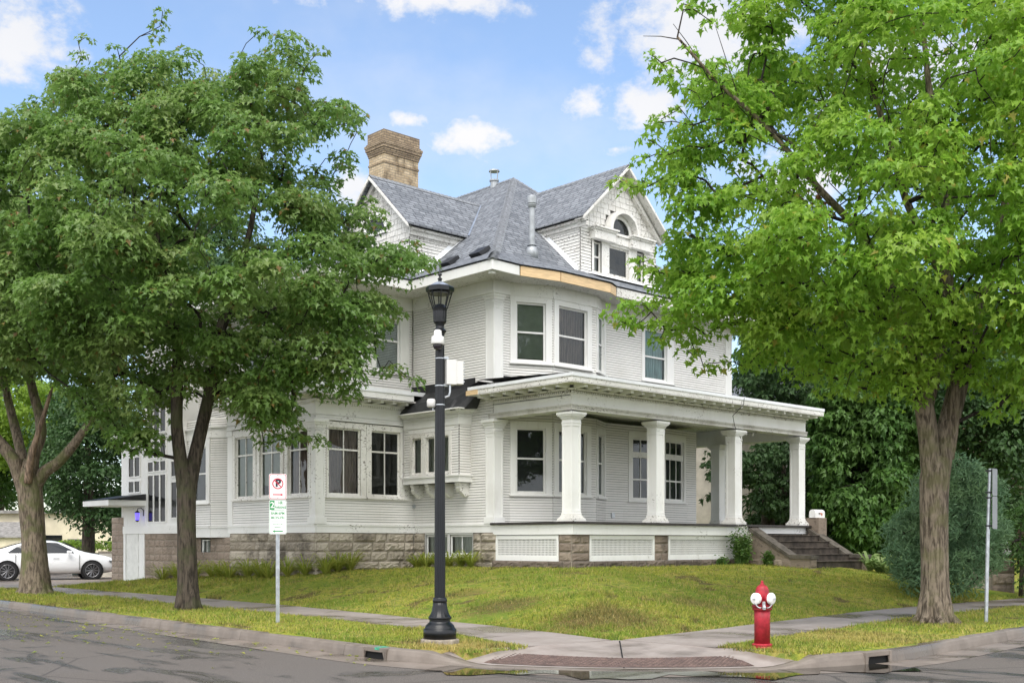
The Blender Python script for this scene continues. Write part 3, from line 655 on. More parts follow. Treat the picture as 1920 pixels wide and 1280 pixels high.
def window(fr, s0, s1, z0, z1, rails=(), vm=(), vm_low=None, cas=(.11, .11, .11, .04), cur=None, sash=.045, proud=.035, sill=True, name='window', parent=None, mull=.02, curz=None, label=None, trimm='trim'):
    parent = parent or H; l, r, t, bt = cas; b = MB()
    if l: b.fbox(fr, s0-l, s0, 0, proud, z0-bt, z1+t)
    if r: b.fbox(fr, s1, s1+r, 0, proud, z0-bt, z1+t)
    if t: b.fbox(fr, s0, s1, 0, proud, z1, z1+t)
    if bt: b.fbox(fr, s0, s1, 0, proud, z0-bt, z0)
    d = -.11; e = .012                       # jambs
    b.fbox(fr, s0-e, s0, d, 0, z0-e, z1+e); b.fbox(fr, s1, s1+e, d, 0, z0-e, z1+e); b.fbox(fr, s0, s1, d, 0, z1, z1+e); b.fbox(fr, s0, s1, d, 0, z0-e, z0)
    w = b.build(name, M[trimm], parent)
    if label: w['label'] = label
    b = MB(); k0, k1 = -.065, -.03
    b.fbox(fr, s0, s0+sash, k0, k1, z0, z1); b.fbox(fr, s1-sash, s1, k0, k1, z0, z1); b.fbox(fr, s0+sash, s1-sash, k0, k1, z1-sash, z1); b.fbox(fr, s0+sash, s1-sash, k0, k1, z0, z0+sash*1.25)
    for q in rails: b.fbox(fr, s0+sash, s1-sash, k0, k1+.008, q-.022, q+.022)
    for q in vm: b.fbox(fr, q-mull/2, q+mull/2, k0+.004, k1-.003, z0+sash*1.25, z1-sash)
    b.build('sash', M[trimm], w)
    b = MB(); b.poly(fr.pt(s0+sash*.6, -.05, z0+sash*.6), fr.pt(s1-sash*.6, -.05, z0+sash*.6), fr.pt(s1-sash*.6, -.05, z1-sash*.6), fr.pt(s0+sash*.6, -.05, z1-sash*.6)); b.build('pane', M['glass'], w)
    if sill:
        b = MB(); b.fbox(fr, s0-l-.03, s1+r+.03, 0, proud+.045, z0-bt-.035, z0-bt); b.build('sill', M[trimm], w)
    kind = cur or 'interior'
    if kind == 'screen':
        b = MB(); b.poly(fr.pt(s0, -.075, z0), fr.pt(s1, -.075, z0), fr.pt(s1, -.075, z1), fr.pt(s0, -.075, z1)); b.build('insect_screen', M['screen'], w)
    elif kind == 'blind':
        b = MB(); b.poly(fr.pt(s0, -.09, curz or z0), fr.pt(s1, -.09, curz or z0), fr.pt(s1, -.09, z1), fr.pt(s0, -.09, z1)); b.build('roller_blind', M['blind'], w)
    elif kind == 'venetian':
        b = MB(); z = curz or z0
        while z < z1: b.fbox(fr, s0+.01, s1-.01, -.105, -.085, z, z+.03); z += .042
        b.build('slat_blind', M['venetian'], w)
    elif kind.startswith('curtain'):
        curtain_mesh(fr, s0, s1, -.15, z0, z1).build('curtain', M[kind], w)
    if kind != 'screen':                     # the dark room seen behind the pane
        b = MB(); D = -.5; P = fr.pt
        b.poly(P(s0-.05, D, z0-.05), P(s1+.05, D, z0-.05), P(s1+.05, D, z1+.05), P(s0-.05, D, z1+.05))
        for a, c in ((s0, s0-.05), (s1, s1+.05)): b.poly(P(a, -.112, z0), P(c, D, z0-.05), P(c, D, z1+.05), P(a, -.112, z1))
        b.poly(P(s0, -.112, z1), P(s1, -.112, z1), P(s1+.05, D, z1+.05), P(s0-.05, D, z1+.05)); b.poly(P(s0, -.112, z0), P(s1, -.112, z0), P(s1+.05, D, z0-.05), P(s0-.05, D, z0-.05))
        b.build('room_behind', M['interior'], w)
    return w
def dentils(mb, fr, s0, s1, z0, z1, n0, n1, step=.06, wid=.034):
    s = s0
    while s < s1-wid: mb.fbox(fr, s, s+wid, n0, n1, z0, z1); s += step
def stones(name, fr, s0, s1, z0, z1, m, row=.235, ln=.62, rough=.045, holes=(), lab=None, depth=.0, parent=None):
    b = MB(); z = z0; rngl = random.Random(sum(map(ord, name))+int(s0*10))
    back = MB(); 
    ss = sorted({s0, s1, *[h[k] for h in holes for k in (0, 1)]}); zs = sorted({z0, z1, *[h[k] for h in holes for k in (2, 3)]})
    for a, c in zip(ss[:-1], ss[1:]):
        for d, e in zip(zs[:-1], zs[1:]):
            if any(h[0] < (a+c)/2 < h[1] and h[2] < (d+e)/2 < h[3] for h in holes): continue
            back.poly(fr.pt(a, depth, d), fr.pt(c, depth, d), fr.pt(c, depth, e), fr.pt(a, depth, e))
    zr = [z1]
    while zr[-1] > z0+.03: zr.append(max(z0, zr[-1]-row*rngl.uniform(.88, 1.12)))
    for zt, zb in zip(zr[:-1], zr[1:]):
        s = s0; 
        while s < s1-.01:
            e = min(s1, s+ln*rngl.uniform(.55, 1.45))
            if s1-e < .18: e = s1
            for h in holes:
                if h[2] < (zt+zb)/2 < h[3]:
                    if s < h[0] < e: e = h[0]
                    if h[0] <= s < h[1]: s = h[1]; e = min(s1, max(e, s+.3))
            if s >= s1: break
            g = .008; NX = max(3, int((e-s)/.06)); NZ = 5; base = rngl.uniform(.0, rough*.5); V = []
            for j in range(NZ+1):
                for i in range(NX+1):
                    edge = min(i, NX-i, j, NZ-j); n = depth+.006+(0 if edge == 0 else base+rough*(.35+.65*rngl.random()) if rough > .02 else .01+rough*rngl.random())
                    V.append(fr.pt(s+g+(e-s-2*g)*i/NX, n, zb+g+(zt-zb-2*g)*j/NZ))
            b.add(V, [(j*(NX+1)+i, j*(NX+1)+i+1, (j+1)*(NX+1)+i+1, (j+1)*(NX+1)+i) for j in range(NZ) for i in range(NX)]); s = e
    w = back.build(name, M['mortar'], parent or H); o = b.build('stone_course', m, w)
    if lab: w['label'] = lab
    return w
YW = 2.65
front = Fr((0, YW), (9.72, YW)); side = Fr((0, 5.8), (0, YW))          # side: s = 5.8 - y
BA, BB, BC, BD = (.54, YW), (1.6, YW-.45), (3.21, YW-.45), (4.07, YW)
f1, f2, f3 = Fr(BA, BB), Fr(BB, BC), Fr(BC, BD)
# ---- walls of the main block, with window openings
w1 = (.17, f1.len-.19, 2.74, 4.37); w2 = (.20, 1.24, 2.74, 4.37); w3 = (.16, f3.len-.2, 2.74, 4.37)
u1 = (.17, f1.len-.19, 6.03, 7.50); u2 = (.20, 1.26, 6.03, 7.50); u3 = (.16, f3.len-.2, 6.03, 7.50)
TEAL = (5.68, 6.66, 6.08, 7.50)
bowA, bowM, bowD = (4.97, YW), (6.28, YW-.17), (7.57, YW); g1, g2 = Fr(bowA, bowM), Fr(bowM, bowD)
b = MB(); b_ = (1.97, 4.75)
clap(b, front, 0, .54, *b_); clap(b, front, 4.07, 4.97, *b_); clap(b, front, 7.57, 8.02, *b_)
for fr, w in ((f1, w1), (f2, w2), (f3, w3)): clap(b, fr, 0, fr.len, *b_, [w])
bw1 = (.18, g1.len-.12, 2.70, 4.40); bw2 = (.12, g2.len-.18, 2.70, 4.40)
clap(b, g1, 0, g1.len, *b_, [bw1]); clap(b, g2, 0, g2.len, *b_, [bw2]); clap(b, Fr((8.02, YW), (8.02, 9)), 0, 6.3, *b_)
b.build('wall', SIDM, H)
b = MB(); c_ = (5.2, 7.66)
clap(b, front, 0, .54, *c_); clap(b, front, 4.07, 9.72, *c_, [TEAL])
for fr, w in ((f1, u1), (f2, u2), (f3, u3)): clap(b, fr, 0, fr.len, *c_, [w])
clap(b, Fr((9.72, YW), (9.72, 13)), 0, 10.3, *c_)
b.build('wall', SIDM, H)
BW = (5.8-5.32, 5.8-3.41, 1.16, 1.74)
b = MB(); clap(b, side, 0, 3.15, 1.97, 7.66); b.build('wall', SIDM, H)
# windows on the bay, both storeys, then the teal curtained one and the bowed pair
ck = dict(cas=(.16, .16, .17, .04))
window(f1, *w1, rails=[3.61], cur='screen', **ck); window(f2, *w2, rails=[3.61], cur='screen', **ck); window(f3, *w3, rails=[3.61], cur='screen', **ck)
window(f1, *u1, rails=[6.76], cur='blind', curz=6.12, label='bay window with grey green roller blind', **ck)
window(f2, *u2, rails=[6.76], cur='curtain_brown', label='bay window with brown curtain', **ck)
window(f3, *u3, rails=[6.76], cur='venetian', label='bay window with slat blind', **ck)
window(front, *TEAL, rails=[6.73], cur='curtain_teal', cas=(.12, .30, .16, .04), label='window with teal curtain')
for fr, w in ((g1, bw1), (g2, bw2)):
    n = 3; vs = [w[0]+(w[1]-w[0])*k/n for k in range(1, n)]
    window(fr, *w, rails=[3.94, 3.26], vm=vs, cur='screen', cas=(.16, .1, .17, .04), mull=.025)
    bb = MB(); bb.fbox(fr, w[0]+.02, w[1]-.02, -.06, .005, 3.86, 4.02); bb.build('transom_bar', M['trim'], H)
# ---- corner pilasters
def pilaster(p, z0, z1, wid=.30, cap=True, nm='pilaster'):
    b = MB(); x, y = p; X, Y = x+wid, y+wid
    L = lambda e, a, c, k=.8: b.box(x-e, X+e*k, y-e, Y+e*k, a, c)
    L(0, z0+(.16 if cap else 0), z1-.42); L(.012, z1-.42, z1-.36); L(.002, z1-.36, z1-.33); L(.022, z1-.33, z1-.30); L(.004, z1-.30, z1-.20); L(.03, z1-.20, z1-.13); L(.06, z1-.13, z1-.07); L(.095, z1-.07, z1)
    if cap: L(.04, z0, z0+.16)
    for fr in (Fr((x, Y), (x, y)), Fr((x, y), (X, y))):
        for q in ((.0, .04), (wid-.04, wid)): b.fbox(fr, q[0]+.001, q[1]-.001, .0, .012, z0+.2, z1-.421)
        dentils(b, fr, .01, wid, z1-.28, z1-.22, .004, .03, .035, .02)
    return b.build(nm, M['trim'], H)
pilaster((-.03, YW-.05), 1.98, 4.53); pilaster((-.03, YW-.05), 5.25, 7.68, cap=False)
b = MB(); b.fbox(front, 9.42, 9.74, 0, .03, 5.2, 7.66); b.build('corner_board', M['trim'], H)
# ---- upper frieze under the eave
b = MB()
for fr, a, c in ((side, 0, 3.149), (front, -.03, .54), (f1, 0, f1.len), (f2, 0, f2.len), (f3, 0, f3.len), (front, 4.07, 9.75)):
    b.fbox(fr, a, c, -.01, .03, 7.68, 7.96); b.fbox(fr, a, c, -.01, .055, 7.64, 7.69)
b.build('frieze', M['trim'], H)
# ---- eaves: soffit, fascia
EV = [(-3.6, 14.2), (-3.6, 4.9), (-.80, 4.9), (-.80, 1.81), (.12, 1.85), (1.29, 1.62), (3.14, 1.62), (3.55, 1.80), (10.52, 1.81), (10.52, 14.2)]
b = MB(); b.poly(*[(x, y, 7.955) for x, y in EV[::-1]]); b.build('soffit', M['trimold'], H)
def fascia(i, j, z0=7.94, z1=8.17, m='trim', t=.03):
    b = MB()
    for p, q in zip(EV[i:j], EV[i+1:j+1]): fr = Fr(p, q); b.fbox(fr, t+.001, fr.len, -t, 0, z0, z1)
    return b.build('fascia', M[m], H)
fascia(0, 4); fascia(7, 9, m='trimold')
o = fascia(4, 7, m='newwood'); o['label'] = 'unpainted new wood fascia'
b = MB(); b.box(-.74, -.62, 1.90, 2.02, 7.87, 7.95); b.build('bracket_stub', M['trim'], H)
# ---- main hip roof with bell cast eaves
zE, zB, zA = 8.20, 8.76, 12.53
apex = (4.86, 7.08, zA); rear = (4.86, 12.0, zA-.03)
bl, br = (.30, 2.90, zB), (9.42, 2.90, zB)
b = MB(); e0 = [(-.84, 1.77, zE), (.12, 1.81, zE), (1.29, 1.58, zE), (3.14, 1.58, zE), (3.55, 1.77, zE), (10.56, 1.77, zE)]
mid = [bl, (.9, 2.90, zB), (1.6, 2.90, zB), (3.0, 2.90, zB), (3.6, 2.90, zB), br]
for k in range(5): b.poly(e0[k], e0[k+1], mid[k+1], mid[k])
b.poly(bl, br, apex)
b.poly((-.84, 4.9, zE), (-.84, 1.77, zE), bl, (.30, 4.9, zB)); b.poly((-.84, 16, zE), (-.84, 4.9, zE), (.30, 4.9, zB), (.30, 16, zB)); b.poly((.30, 16, zB), bl, apex, rear, (4.86, 16, zA-.05))
b.poly(br, (10.56, 1.77, zE), (10.56, 16, zE), (9.42, 16, zB)); b.poly(br, (9.42, 16, zB), (4.86, 16, zA-.05), rear, apex)
b.poly((-3.64, 16, zE-.02), (-3.64, 4.86, zE-.02), (-.84, 4.86, zE+.0), (-.2, 5.6, 8.6), (-.2, 16, 8.6))
rf = b.build('roof', M['shingle'], H)
b = MB()                                   # hip and ridge caps, each lapped over the one below
def caps(p, q, n1, n2, w=.14, step=.15):
    p = np.array(p, float); q = np.array(q, float); L = np.linalg.norm(q-p); d = (q-p)/L; n1 = np.array(n1, float); n2 = np.array(n2, float); k = 0
    while k*step < L-.05:
        a = p+d*k*step; e = p+d*min(L, k*step+step*1.15); la, le = np.array([0, 0, .028]), np.array([0, 0, .012])
        b.poly(a+n1*w+la*.6, a+la, e+le, e+n1*w+le*.6); b.poly(a+la, a+n2*w+la*.6, e+n2*w+le*.6, e+le); b.poly(a+n1*w, a+la, a+n2*w); k += 1
def dn(v): v = np.array(v, float); return v/np.linalg.norm(v)
def hip(p, q, NA, NB, da, db):
    h_ = dn(np.array(q, float)-np.array(p, float)); a = dn(np.cross(NA, h_)); c = dn(np.cross(NB, h_))
    caps(p, q, a if np.dot(a, da) > 0 else -a, c if np.dot(c, db) > 0 else -c)
NL0, NF0, NL1, NF1, NR1 = (-.491, 0, 1), (0, -.496, 1), (-.8268, 0, 1), (0, -.902, 1), (.8268, 0, 1)
hip((-.80, 1.81, zE+.015), bl, NL0, NF0, (-1, .5, 0), (.5, -1, 0)); hip(bl, apex, NL1, NF1, (-1, .5, 0), (.5, -1, 0)); hip(br, apex, NF1, NR1, (-.5, -1, 0), (1, .5, 0)); hip(apex, rear, NL1, NR1, (-1, 0, 0), (1, 0, 0))
b.build('ridge_cap', M['ridgecap'], rf)
# ---- left cross gable
def gable_roof(name, ridge0, ridge1, eL0, eL1, eR0, eR1, th=.05):
    b = MB(); r0, r1, a0, a1, c0, c1 = [np.array(p, float) for p in (ridge0, ridge1, eL0, eL1, eR0, eR1)]; up = np.array([0, 0, th])
    b.poly(a0+up, r0+up, r1+up, a1+up); b.poly(r0+up, c0+up, c1+up, r1+up); b.poly(a0, a1, r1, r0); b.poly(r0, r1, c1, c0)
    b.poly(a0, r0, r0+up, a0+up); b.poly(r0, c0, c0+up, r0+up); b.poly(a0, a0+up, a1+up, a1); b.poly(c0, c1, c1+up, c0+up)
    return b.build(name, M['shingle'], H)
def shingle_rows(mb, fr, outline, z0, z1, holes=(), row=.15):
    z = z0
    while z < z1:
        t = min(z+row, z1); a, c = outline((z+t)/2); s = a
        while s < c-.02:
            e = min(c, s+random.uniform(.10, .19)); m_ = ((s+e)/2, (z+t)/2)
            if not any(h(*m_) for h in holes):
                o = random.uniform(.010, .022); dz = random.uniform(0, .012); P = fr.pt
                mb.poly(P(s+.003, o, z+dz), P(e-.003, o, z+dz), P(e-.003, .003, t+.01), P(s+.003, .003, t+.01)); mb.poly(P(s+.003, 0, z+dz), P(e-.003, 0, z+dz), P(e-.003, o, z+dz), P(s+.003, o, z+dz))
            s = e
        z = t
# left gable geometry
gy, gz, gh = 7.17, 11.42, 1.70
r2 = gable_roof('roof', (-.45, gy, gz), (4.4, gy, gz), (-.45, gy+gh, 9.81), (3.2, gy+gh, 9.81), (-.45, gy-gh, 9.81), (3.2, gy-gh, 9.81))
b = MB(); n_ = 0
caps((-.45, gy, gz+.05), (4.1, gy, gz+.05), dn((0, .7, -.66)), dn((0, -.7, -.66))); b.build('ridge_cap', M['ridgecap'], r2)
gl = Fr((-.2, gy+1.45), (-.2, gy-1.45))
b = MB(); P = gl.pt; b.cur = 1; b.poly(P(0, 0, 8.2), P(2.9, 0, 8.2), P(2.9, 0, 9.95), P(1.45, 0, 11.35), P(0, 0, 9.95)); b.cur = 0
shingle_rows(b, gl, lambda z: (0, 2.9) if z < 9.95 else (1.45*(z-9.95)/1.4, 2.9-1.45*(z-9.95)/1.4), 8.2, 11.2, [lambda s, z: math.hypot(s-1.45, z-9.95) < .54 and z > 9.85])
b.build('gable_wall', GABM, H)
b = MB(); clap(b, Fr((-.2, gy-1.45), (2.2, gy-1.45)), 0, 2.4, 8.15, 9.72, expo=.085); b.build('gable_wall', GABM, H); b = MB(); clap(b, Fr((2.2, gy+1.45), (-.2, gy+1.45)), 0, 2.4, 8.15, 9.72, expo=.085); b.build('gable_wall', GABM, H)
b = MB(); fr = Fr((-.25, gy-1.45), (2.2, gy-1.45)); b.fbox(fr, 0, 2.2, .0, .08, 9.62, 9.78); b.fbox(fr, 0, 2.2, 0, .16, 9.74, 9.80); dentils(b, fr, 0, 2.0, 9.56, 9.62, 0, .04, .05, .028)
for sg in (1, -1):                          # rake boards
    b.prism([(-.47, gy+sg*gh, 9.75), (-.47, gy+sg*gh, 9.83), (-.47, gy, gz+.02), (-.47, gy, gz-.07)], (.04, 0, 0))
    b.prism([(-.30, gy+sg*(gh-.12), 9.70), (-.30, gy+sg*(gh-.12), 9.80), (-.30, gy, gz-.06), (-.30, gy, gz-.22)], (.10, 0, 0))
b.build('rake_board', M['gablepaint'], H)
def arch_window(fr, sc, zc, rad, parent, ring=.12):
    w = MB(); N = 18; A = [math.pi*k/N for k in range(N+1)]
    for k in range(N):
        pts = [(sc+(rad+o)*math.cos(a), zc+(rad+o)*math.sin(a)) for o, a in ((0, A[k]), (ring, A[k]), (ring, A[k+1]), (0, A[k+1]))]
        w.prism([fr.pt(s, 0, z) for s, z in pts], (*(fr.n*.05), 0))
    w.fbox(fr, sc-rad-ring, sc+rad+ring, 0, .06, zc-.07, zc)
    o = w.build('arched_window', M['trim'], parent)
    g = MB(); g.poly(*[fr.pt(sc+rad*math.cos(a), .025, zc+rad*math.sin(a)) for a in A]); g.build('pane', M['glass'], o)
    g = MB(); g.poly(*[fr.pt(sc+rad*math.cos(a), .012, zc+rad*math.sin(a)) for a in A]); g.build('insect_screen', M['screen'], o)
    return o
arch_window(gl, 1.45, 9.95, .42, H)
# ---- front cross gable
gx_ = 4.86; fz, fe, fh = 11.78, 10.08, 1.81
r3 = gable_roof('roof', (gx_, 2.50, fz), (gx_, 7.0, fz), (gx_-fh, 2.50, fe), (gx_-fh, 5.6, fe), (gx_+fh, 2.50, fe), (gx_+fh, 5.6, fe))
b = MB(); caps((gx_, 2.50, fz+.05), (gx_, 6.3, fz+.05), dn((-.7, 0, -.66)), dn((.7, 0, -.66))); b.build('ridge_cap', M['ridgecap'], r3)
YG = 2.85; fg = Fr((gx_-1.56, YG), (gx_+1.56, YG)); SC0 = 1.54
gw_hole = [lambda s, z: .42 < s < 2.70 and 8.7 < z < 9.98, lambda s, z: math.hypot(s-SC0, z-9.99) < .60 and z > 9.9]
b = MB(); P = fg.pt
sl0, sl1 = (.50, .80), (2.26, 2.56); cw = (1.12, 1.94)
hol = [(sl0[0], sl0[1], 8.80, 9.62), (sl1[0], sl1[1], 8.80, 9.62), (cw[0], cw[1], 8.80, 9.62)]
clap(b, fg, 0, 3.12, 8.45, 10.15, hol, 10.); b.v = []; b.f = []; b.mi = []; b.cur = 1
ss = sorted({0, 3.12, *[h[k] for h in hol for k in (0, 1)]})
for a, c in zip(ss[:-1], ss[1:]):
    for d, e in ((8.45, 8.80), (8.80, 9.62), (9.62, 10.15)):
        if not any(h[0] < (a+c)/2 < h[1] and h[2] < (d+e)/2 < h[3] for h in hol): b.poly(P(a, 0, d), P(c, 0, d), P(c, 0, e), P(a, 0, e))
b.poly(P(0, 0, 10.15), P(3.12, 0, 10.15), P(1.56, 0, 11.70)); b.cur = 0
clap(b, fg, 0, .42, 8.45, 9.98, expo=.085, sheath=False); clap(b, fg, 2.70, 3.12, 8.45, 9.98, expo=.085, sheath=False)
shingle_rows(b, fg, lambda z: (0, 3.12) if z < 10.15 else (1.56*(z-10.15)/1.55, 3.12-1.56*(z-10.15)/1.55), 9.98, 11.5, [gw_hole[1]])
b.build('gable_wall', GABM, H)
b = MB(); clap(b, Fr((gx_-1.56, 5.6), (gx_-1.56, YG)), 0, 2.75, 8.5, 10.0, expo=.085); b.build('gable_wall', GABM, H); b = MB(); clap(b, Fr((gx_+1.56, YG), (gx_+1.56, 5.6)), 0, 2.75, 8.5, 10.0, expo=.085); b.build('gable_wall', GABM, H)
b = MB(); fr = Fr((gx_-1.56, 5.6), (gx_-1.56, YG-.3)); b.fbox(fr, 0, fr.len, 0, .08, 9.90, 10.04); b.fbox(fr, 0, fr.len, 0, .17, 10.01, 10.07); dentils(b, fr, .5, fr.len-.3, 9.84, 9.90, 0, .04, .05, .028)
for sg in (1, -1):
    b.prism([(gx_+sg*fh, 2.48, fe-.06), (gx_+sg*fh, 2.48, fe+.02), (gx_, 2.48, fz+.02), (gx_, 2.48, fz-.07)], (0, .04, 0))
    b.prism([(gx_+sg*(fh-.14), 2.72, fe-.12), (gx_+sg*(fh-.14), 2.72, fe-.02), (gx_, 2.72, fz-.08), (gx_, 2.72, fz-.26)], (0, .13, 0))
    b.prism([(gx_+sg*(fh-.02), 2.50, fe-.02), (gx_+sg*(fh-.02), 2.84, fe-.02), (gx_, 2.84, fz-.05), (gx_, 2.50, fz-.05)], (0, 0, -.02))
b.build('rake_board', M['gablepaint'], H)
window(fg, *hol[0], rails=[9.22], cur='curtain_pale', cas=(.08, .06, 0, .04), sash=.035, trimm='trimold'); window(fg, *hol[1], rails=[9.22], cur='curtain_pale', cas=(.06, .08, 0, .04), sash=.035, trimm='trimold')
window(fg, *hol[2], cur='interior', cas=(.1, .1, .06, .04), sash=.05, trimm='trimold')
b = MB()
for a, c in ((.34, 1.24), (1.86, 2.78)):     # the two stub entablatures beside the arch
    b.fbox(fg, a+.03, c-.03, 0, .20, 9.66, 9.90); b.fbox(fg, a, c, 0, .24, 9.90, 9.95); b.fbox(fg, a-.03, c+.03, 0, .29, 9.95, 9.99)
b.fbox(fg, 1.20, 1.88, 0, .08, 9.68, 9.90); b.fbox(fg, 1.20, 1.88, 0, .12, 9.90, 9.96)
for a, c in ((.42, .50), (.80, 1.02), (2.04, 2.26), (2.56, 2.70)): b.fbox(fg, a, c, 0, .045, 8.70, 9.66)
b.build('dormer_entablature', M['trimold'], H)
arch_window(fg, SC0, 9.99, .40, H, .10)
b = MB(); N = 20; A = [math.pi*k/N for k in range(N+1)]
for k in range(N):
    pts = [(SC0+r*math.cos(a), 9.99+r*math.sin(a)) for r, a in ((.51, A[k]), (.60, A[k]), (.60, A[k+1]), (.51, A[k+1]))]
    b.prism([fg.pt(s, 0, z) for s, z in pts], (*(fg.n*.26), 0))
b.build('arch_hood', M['trimold'], H)
# metal step flashing where the dormers meet the roof
b = MB()
def strip(p, q, w, up=.015):
    p = np.array(p, float); q = np.array(q, float); w = np.array(w, float); u = np.array([0, 0, up]); b.poly(p+u, q+u, q+u+w, p+u+w); b.poly(p, p+u, p+u+w, p+w)
zf = lambda y: zB+(y-2.9)*(zA-zB)/4.18; zl = lambda x: zB+(x-.3)*(zA-zB)/4.56
ylist = np.linspace(2.9, 4.35, 12)
for a, c in zip(ylist[:-1], ylist[1:]): strip((gx_-1.585, a, zf(a)), (gx_-1.585, c+.01, zf(c+.01)), (-.15, 0, .0)); b.poly((gx_-1.585, a, zf(a)), (gx_-1.585, c, zf(c)), (gx_-1.585, c, zf(c)+.10), (gx_-1.585, a, zf(a)+.12))
strip((gx_-1.585, 2.86, 8.74), (gx_-1.3, 2.75, 8.69), (-.13, -.12, -.05)); 
strip((gx_-1.6, 2.80, 8.74), (gx_+1.7, 2.80, 8.74), (0, -.28, -.14), .03)
xl = np.linspace(.0, 1.55, 12)
for a, c in zip(xl[:-1], xl[1:]): strip((a, gy-1.47, zl(a) if a > .3 else zE+(a+.84)*.491), (c, gy-1.47, zl(c) if c > .3 else zE+(c+.84)*.491), (0, -.16, 0)); b.poly((a, gy-1.475, zl(a)-.05), (c, gy-1.475, zl(c)-.05), (c, gy-1.475, zl(c)+.12), (a, gy-1.475, zl(a)+.12))
strip((2.2, gy-gh-.02, zl(2.0)), (1.62, gy-gh-.02, zl(1.62)), (0, 0, 0))
b.build('step_flashing', M['flash'], rf)
b = MB(); va, vb = np.array([1.63, gy-gh, 9.87]), np.array([3.56, gy-.05, gz+.02])
b.poly(va+[-.02, 0, .015], va+[.025, -.02, .015], vb+[.025, -.02, .015], vb+[-.02, 0, .015]); b.build('valley_flashing', M['galv'], rf)
# roof vents
def on_left(x, y): return np.array([x, y, zl(x)])
for x, y in ((.06, 4.35), (.31, 3.45)):
    b = MB(); u = dn((1, 0, .816)); v_ = np.array([0, -1, 0.]); n = np.cross(v_, u)*-1; n = n if n[2] > 0 else -n; p = np.array([x, y, zE+(x+.84)*.491 if x < .3 else zl(x)])+n*.02
    hh = [p+u*a+v_*c+n*d for a, c, d in ((-.17, -.2, 0), (-.17, .2, 0), (.2, .2, 0), (.2, -.2, 0), (-.22, -.2, .13), (-.22, .2, .13), (.2, .2, .09), (.2, -.2, .09))]; b.hexa(hh)
    b.build('roof_vent', M['tar'], rf)
fy = 3.15; fx = 1.80
b = MB(); z0 = zf(fy); b.lathe((fx, fy, 0), [(.17, z0-.15), (.16, z0+.08), (.12, z0+.17), (.10, z0+.18)], 16)
o = b.build('flue_pipe', M['tin'], rf, True)
b = MB(); b.lathe((fx, fy, 0), [(.078, z0), (.078, z0+1.28)], 16); b.lathe((fx, fy, 0), [(.13, z0+.21), (.13, z0+.225)], 16); b.lathe((fx, fy, 0), [(.10, z0+1.2), (.125, z0+1.26), (.125, z0+1.28), (.11, z0+1.29)], 16); b.lathe((fx, fy, 0), [(.13, z0+1.30), (.13, z0+1.47), (.12, z0+1.49)], 14); b.lathe((fx, fy, 0), [(.10, z0+1.28), (.10, z0+1.45)], 12)
b.build('flue_pipe', M['tin'], rf)
b = MB(); b.lathe((4.8, 7.9, 0), [(.12, 12.2), (.12, 12.58), (.15, 12.6), (.15, 12.64)], 14)
for k in range(4): a = k*1.57; b.tube([(4.8+.13*math.cos(a), 7.9+.13*math.sin(a), 12.6), (4.8+.15*math.cos(a), 7.9+.15*math.sin(a), 12.92)], .012, 5)
b.lathe((4.8, 7.9, 0), [(.17, 12.90), (.16, 12.94), (.1, 12.95)], 14); b.build('flue_vent', M['tin'], rf)
# ---- chimney
ch = MB(); X0, X1, Y0, Y1 = 1.42, 2.70, 9.0, 9.75
ch.box(X0, X1, Y0, Y1, 8.5, 13.02); chim = ch.build('chimney', M['chimney'], rf)
b = MB()
for e, z0, z1 in ((.02, 12.70, 12.75), (.02, 12.97, 13.03), (.035, 13.03, 13.09), (.055, 13.09, 13.15), (.08, 13.15, 13.24), (.10, 13.24, 13.32), (.06, 13.32, 13.37), (.03, 13.37, 13.67)): b.box(X0-e, X1+e, Y0-e, Y1+e, z0+.001, z1)
b.build('chimney', M['corbel'], rf)
b = MB(); b.lathe((X1-.33, Y0+.4, 0), [(.12, 13.5), (.12, 13.70), (.14, 13.71), (.14, 13.77), (.11, 13.78)], 14); b.build('chimney_pot', M['clay'], rf)
# ---- front porch
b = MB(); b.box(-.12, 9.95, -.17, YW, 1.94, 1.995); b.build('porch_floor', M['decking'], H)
b = MB(); b.box(-.05, 6.80, -.09, -.03, 1.70, 1.935); b.box(-.05, .0, -.03, YW-.03, 1.70, 1.935); b.box(7.0, 9.7, -.06, -.02, 1.76, 1.935); b.build('skirt_board', M['trim'], H)
def lattice(fr, s0, s1, z0, z1):
    b = MB(); fw = .06; b.fbox(fr, s0, s1, -.02, .02, z1-.09, z1); b.fbox(fr, s0, s1, -.02, .02, z0, z0+.12); b.fbox(fr, s0, s0+fw, -.02, .021, z0+.12, z1-.09); b.fbox(fr, s1-fw, s1, -.02, .021, z0+.12, z1-.09)
    nx_ = int(round((s1-s0-2*fw)/.046)); st = (s1-s0-2*fw)/nx_
    for k in range(nx_+1): s = s0+fw+k*st; b.fbox(fr, s-.0085, s+.0085, -.008, .004, z0+.12, z1-.09)
    nz_ = 7; sz = (z1-z0-.21)/nz_
    for k in range(nz_+1): z = z0+.12+k*sz; b.fbox(fr, s0+fw, s1-fw, -.014, -.0085, z-.0085, z+.0085)
    return b.build('lattice_panel', M['trim'], H)
pf = Fr((0, 0), (9.7, 0)); ps = Fr((0, 2.55), (0, 0))
lattice(ps, .0, 2.14, 1.08, 1.685); lattice(pf, .59, 2.92, 1.08, 1.685); lattice(pf, 3.46, 6.32, 1.08, 1.685)
for fr, a, c in ((ps, 2.14, 2.55), (pf, 0, .59), (pf, 2.92, 3.46), (pf, 6.32, 6.82)): stones('pier', fr, a, c, .60, 1.70, M['brownstone'], .21, .40, .03)
for fr, a, c in ((ps, -.1, 2.6), (pf, -.05, 6.82)): stones('plinth', fr, a, c, .55, 1.08, M['dampstone'], .2, .5, .05, depth=.05)
